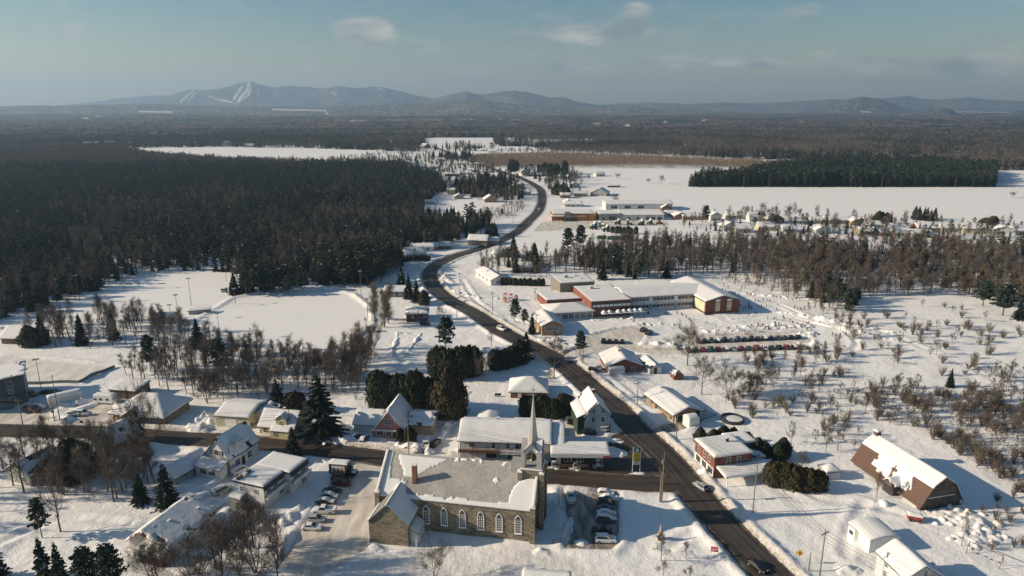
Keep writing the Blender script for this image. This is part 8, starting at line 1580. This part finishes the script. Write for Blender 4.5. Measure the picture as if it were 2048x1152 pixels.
def grove(poly, n, kind, h0, h1, label, group, seed, gap=1.2, fat=1.0, clumpy=0):
    pts_ = scatter(GP(*poly), int(n*1.8) if clumpy else n, seed, gap)
    if clumpy: pts_ = pts_[np.argsort(-vnoise(pts_[:, 0], pts_[:, 1], clumpy, seed, 2))[:n]]
    for x, y in pts_:
        _nf, dr, dl = ground_parts(np.array([x]), np.array([y]))
        if dr[0] < 2 or dl[0] < 1: continue
        g = np.random.default_rng(int(abs(x*7+y*13)*10)); k = kind if isinstance(kind, str) else kind[int(g.integers(len(kind)))]
        tree(k, x, y, label, group, g.uniform(h0, h1), fat)
BS = ("bare", "slim", "slim", "bare")
grove([(20, 690), (60, 655), (170, 640), (330, 640), (430, 690), (400, 715), (250, 710), (120, 700)], 40, BS, 8, 14, "thin leafless tree in the grove between the rink and the pitch", "leafless grove above the rink", 61)
grove([(240, 750), (300, 722), (420, 705), (600, 722), (720, 700), (735, 760), (700, 800), (610, 778), (520, 790), (420, 812), (330, 780)], 66, BS, 8, 13, "leafless tree in the thick grove below the ball field", "leafless grove below the ball field", 62)
grove([(390, 815), (410, 780), (500, 770), (560, 790), (510, 805), (440, 808)], 12, ("broad",), 8, 11, "bushy reddish leafless tree behind the yellow garage", "reddish trees behind the yellow garage", 63)
grove([(0, 930), (50, 890), (130, 905), (240, 925), (330, 950), (290, 1000), (190, 1000), (60, 1010), (0, 1000)], 34, BS, 8, 14, "bare tree in the grove left of the garage and the shuttered house", "bare grove at the lower left", 64)
grove([(400, 1150), (450, 1110), (520, 1080), (575, 1110), (560, 1190), (430, 1215), (360, 1200)], 14, ("broad", "broad", "bare"), 11, 15.5, "large leafless tree in the foreground between the long white house and the church lot", "leafless trees below the duplex", 65)
grove([(290, 1170), (330, 1140), (380, 1150), (400, 1185)], 4, ("broad",), 9, 12, "leafless tree in front of the long white house wall", "leafless trees before the long white house", 66)
grove([(480, 1015), (470, 1030), (540, 1050), (560, 1035)], 6, ("shrub",), 3, 4.5, "rusty brown shrub in front of the duplex", "brown shrubs before the duplex", 67)
grove([(1470, 730), (1540, 715), (1690, 700), (1700, 730), (1640, 755), (1560, 770), (1480, 765)], 18, BS, 5, 9, "leafless tree in the brush below the school car park", "brush trees below the school car park", 68)
grove([(1420, 790), (1500, 760), (1560, 770), (1540, 800), (1460, 815)], 8, ("broad",), 6, 9, "leafless tree right of the small red shed", "leafless trees right of the red shed", 69)
grove([(940, 545), (1000, 520), (1100, 520), (1130, 545), (1090, 556), (1010, 548)], 18, BS, 7, 11, "leafless tree in the thin wood behind the long bungalow", "leafless trees behind the long bungalow", 70)
grove([(600, 570), (700, 560), (790, 545), (800, 500), (720, 500), (620, 540)], 18, BS, 9, 13, "brown leafless tree at the corner of the woods behind the ball field", "brown trees behind the ball field", 71)
grove([(490, 590), (560, 585), (640, 578), (640, 570), (500, 582)], 8, ("slim",), 9, 13, "pale yellowish leafless tree in the clump dividing pitch and ball field", "pale trees between pitch and ball field", 72)
grove([(440, 420), (640, 450), (850, 470), (700, 480)], 6, ("slim",), 12, 15, "pale birch-like tree standing in the dark woods", "pale trees in the dark woods", 74)
grove([(645, 574), (700, 568), (738, 574), (790, 556), (800, 530), (700, 540)], 12, ("pine", "spruce", "pine"), 11, 16, "tall dark conifer at the right end of the ball field", "tall conifers right of the ball field", 75, 3)
grove([(690, 790), (700, 730), (750, 690), (765, 730), (745, 800)], 9, ("broad",), 10, 14, "large wide leafless tree between the ball field and the tall hedge", "large leafless trees above the tall hedge", 76, 3, .85)
# shrubs and saplings on the scrubby land to the right
grove([(1690, 650), (1800, 610), (1900, 610), (2048, 660), (2060, 760), (1950, 770), (1800, 760), (1700, 730)], 52, ("shrub",), 2.2, 4.6, "leafless bush on the open snow below the school woods", "bushes on the open snow", 80, 1.5, 1.1, 14)
grove([(1740, 770), (1850, 790), (2060, 770), (2060, 1000), (1960, 950), (1900, 900), (1830, 860), (1750, 850)], 122, ("shrub",), 2.4, 4.4, "leafless bush in the dense scrub behind the barn", "dense scrub behind the barn", 81, 1.2, 1, 16)
grove([(1420, 800), (1520, 770), (1680, 740), (1740, 800), (1740, 870), (1650, 880), (1560, 860), (1500, 840)], 46, ("shrub",), 2.2, 4.2, "leafless bush on the snow between the pool garden and the scrub", "bushes between pool and scrub", 82, 1.2, 1, 14)
grove([(1940, 1000), (2050, 990), (2050, 1130), (1990, 1110), (1950, 1060)], 14, ("shrub",), 1.6, 3.0, "leafless bush beside the snow covered bales", "bushes beside the bales", 83, 1)
grove([(1480, 745), (1700, 730), (1690, 700), (1480, 712)], 20, ("shrub",), 2.5, 4.0, "brown shrub under the trees below the school car park", "shrubs below the school car park", 84, 1, 1, 8)
grove([(1600, 780), (1740, 760), (2050, 740), (2050, 960), (1900, 880), (1700, 860)], 60, ("sapling",), 3, 7, "thin leafless sapling in the scrub on the right", "saplings in the right scrub", 85, 1.5, 1, 18)
grove([(1690, 640), (1760, 605), (1860, 600), (2000, 650), (2048, 740), (1750, 730)], 24, ("sapling",), 3, 6, "thin leafless sapling on the open snow below the school woods", "saplings on the open snow", 86, 4)
grove([(1540, 880), (1560, 860), (1720, 860), (1730, 900), (1660, 920)], 14, ("sapling",), 3, 7, "reddish sapling in the brush left of the barn", "saplings left of the barn", 87, 2)
def brushwood(poly, per, seed, name, label):
    p = clear_of(fill(GP(*poly), per, seed), 3); r_ = rows(p, .45, .95, seed, 3); forest(name, label, r_, LOW)
brushwood([(1745, 775), (1850, 795), (2060, 775), (2300, 780), (2300, 1010), (2060, 990), (1960, 945), (1900, 895), (1830, 858), (1755, 848)], 5, 91, "scrub", "low brown scrub poking from the snow behind the barn")
brushwood([(1430, 800), (1520, 770), (1690, 730), (1740, 770), (1740, 830), (1650, 850), (1500, 830)], 24, 92, "scrub", "sparse low brush on the snow right of the pool garden")
brushwood([(260, 748), (420, 705), (600, 722), (735, 690), (735, 770), (690, 800), (560, 785), (420, 812), (330, 780)], 22, 93, "undergrowth", "brown undergrowth below the ball field grove")
brushwood([(0, 940), (130, 905), (330, 955), (290, 1000), (60, 1010)], 26, 94, "undergrowth", "brown undergrowth in the lower left grove")
brushwood([(1420, 565), (1560, 585), (1640, 620), (1690, 640), (1700, 600), (1600, 560), (1420, 545)], 20, 95, "undergrowth", "thin brush at the edge of the school woods")

# trees round the far homes and along the far road
def filler(name, label, poly, per, seed, protos, s0, s1):
    p = clear_of(fill(GP(*poly), per, seed), 3); forest(name, label, rows(p, s0, s1, seed, len(protos)), protos)
filler("garden_trees", "bare garden trees between the homes across the white field", [(1335, 440), (1500, 436), (1700, 444), (2048, 458), (2048, 476), (1700, 474), (1500, 462), (1335, 446)], 105, 101, FB, .5, 1.0)
filler("garden_evergreens", "small evergreens between the homes across the white field", [(1335, 446), (1700, 450), (2048, 464), (2048, 490), (1700, 488), (1500, 478), (1335, 458)], 120, 102, FC, .3, .7)
filler("roadside_wood", "dark trees of the wood between the clearing and the far bend", [(905, 372), (985, 352), (1030, 362), (1052, 386), (1045, 398), (1000, 402), (960, 392), (905, 392)], 75, 103, FC, .6, 1.05)
filler("roadside_wood", "bare trees of the wood between the clearing and the far bend", [(890, 378), (985, 356), (1040, 372), (1050, 400), (1010, 408), (890, 394)], 70, 104, FB, .6, 1.0)
filler("hamlet_trees", "trees among the homes of the hamlet left of the far road", [(840, 312), (930, 318), (990, 345), (985, 352), (900, 362), (850, 350), (640, 334), (640, 322)], 330, 105, FC, .45, .95)
filler("hamlet_trees", "bare trees among the homes of the hamlet left of the far road", [(840, 296), (930, 300), (1010, 345), (985, 355), (880, 358), (820, 340), (640, 334), (640, 326)], 260, 106, FB, .45, .9)
filler("roadside_trees", "trees among the homes right of the far bend", [(1040, 345), (1110, 343), (1150, 352), (1150, 372), (1130, 396), (1095, 380), (1075, 360)], 110, 107, FC, .5, 1.0)
filler("roadside_trees", "bare trees among the homes right of the far bend", [(1040, 345), (1110, 343), (1165, 352), (1170, 395), (1110, 400), (1075, 358)], 120, 108, FB, .45, .9)
filler("roadside_brush", "brown brush along the clearing inside the far bend", [(960, 430), (1010, 412), (1052, 404), (1050, 420), (1015, 436), (960, 442)], 14, 109, LOW, .6, 1.3)
filler("thin_wood", "thin bare wood between the bend and the school", [(940, 560), (1000, 520), (1130, 512), (1200, 520), (1200, 552), (1130, 548), (1080, 560), (1010, 552)], 38, 110, FB, .5, .85)
filler("woods_edge_trees", "slender bare trees where the woods run down to the school slope", [(1440, 552), (1560, 576), (1640, 616), (1720, 660), (1735, 690), (1700, 680), (1620, 630), (1540, 590), (1440, 562)], 34, 111, FB, .45, .8)
filler("left_edge_trees", "brown bare trees behind the ball field by the road bend", [(640, 574), (735, 572), (800, 545), (838, 520), (800, 500), (700, 515), (640, 545)], 30, 112, FB, .55, .9)
filler("farm_trees", "dark trees round the far farm buildings", [(862, 296), (905, 292), (990, 298), (985, 304), (920, 303), (868, 301)], 420, 113, FC, .8, 1.3)
filler("valley_brush", "grey brush on the open ground past the far farm", [(985, 306), (1130, 300), (1300, 304), (1420, 308), (1420, 316), (1250, 314), (1100, 309)], 60, 114, FB, .5, .9)
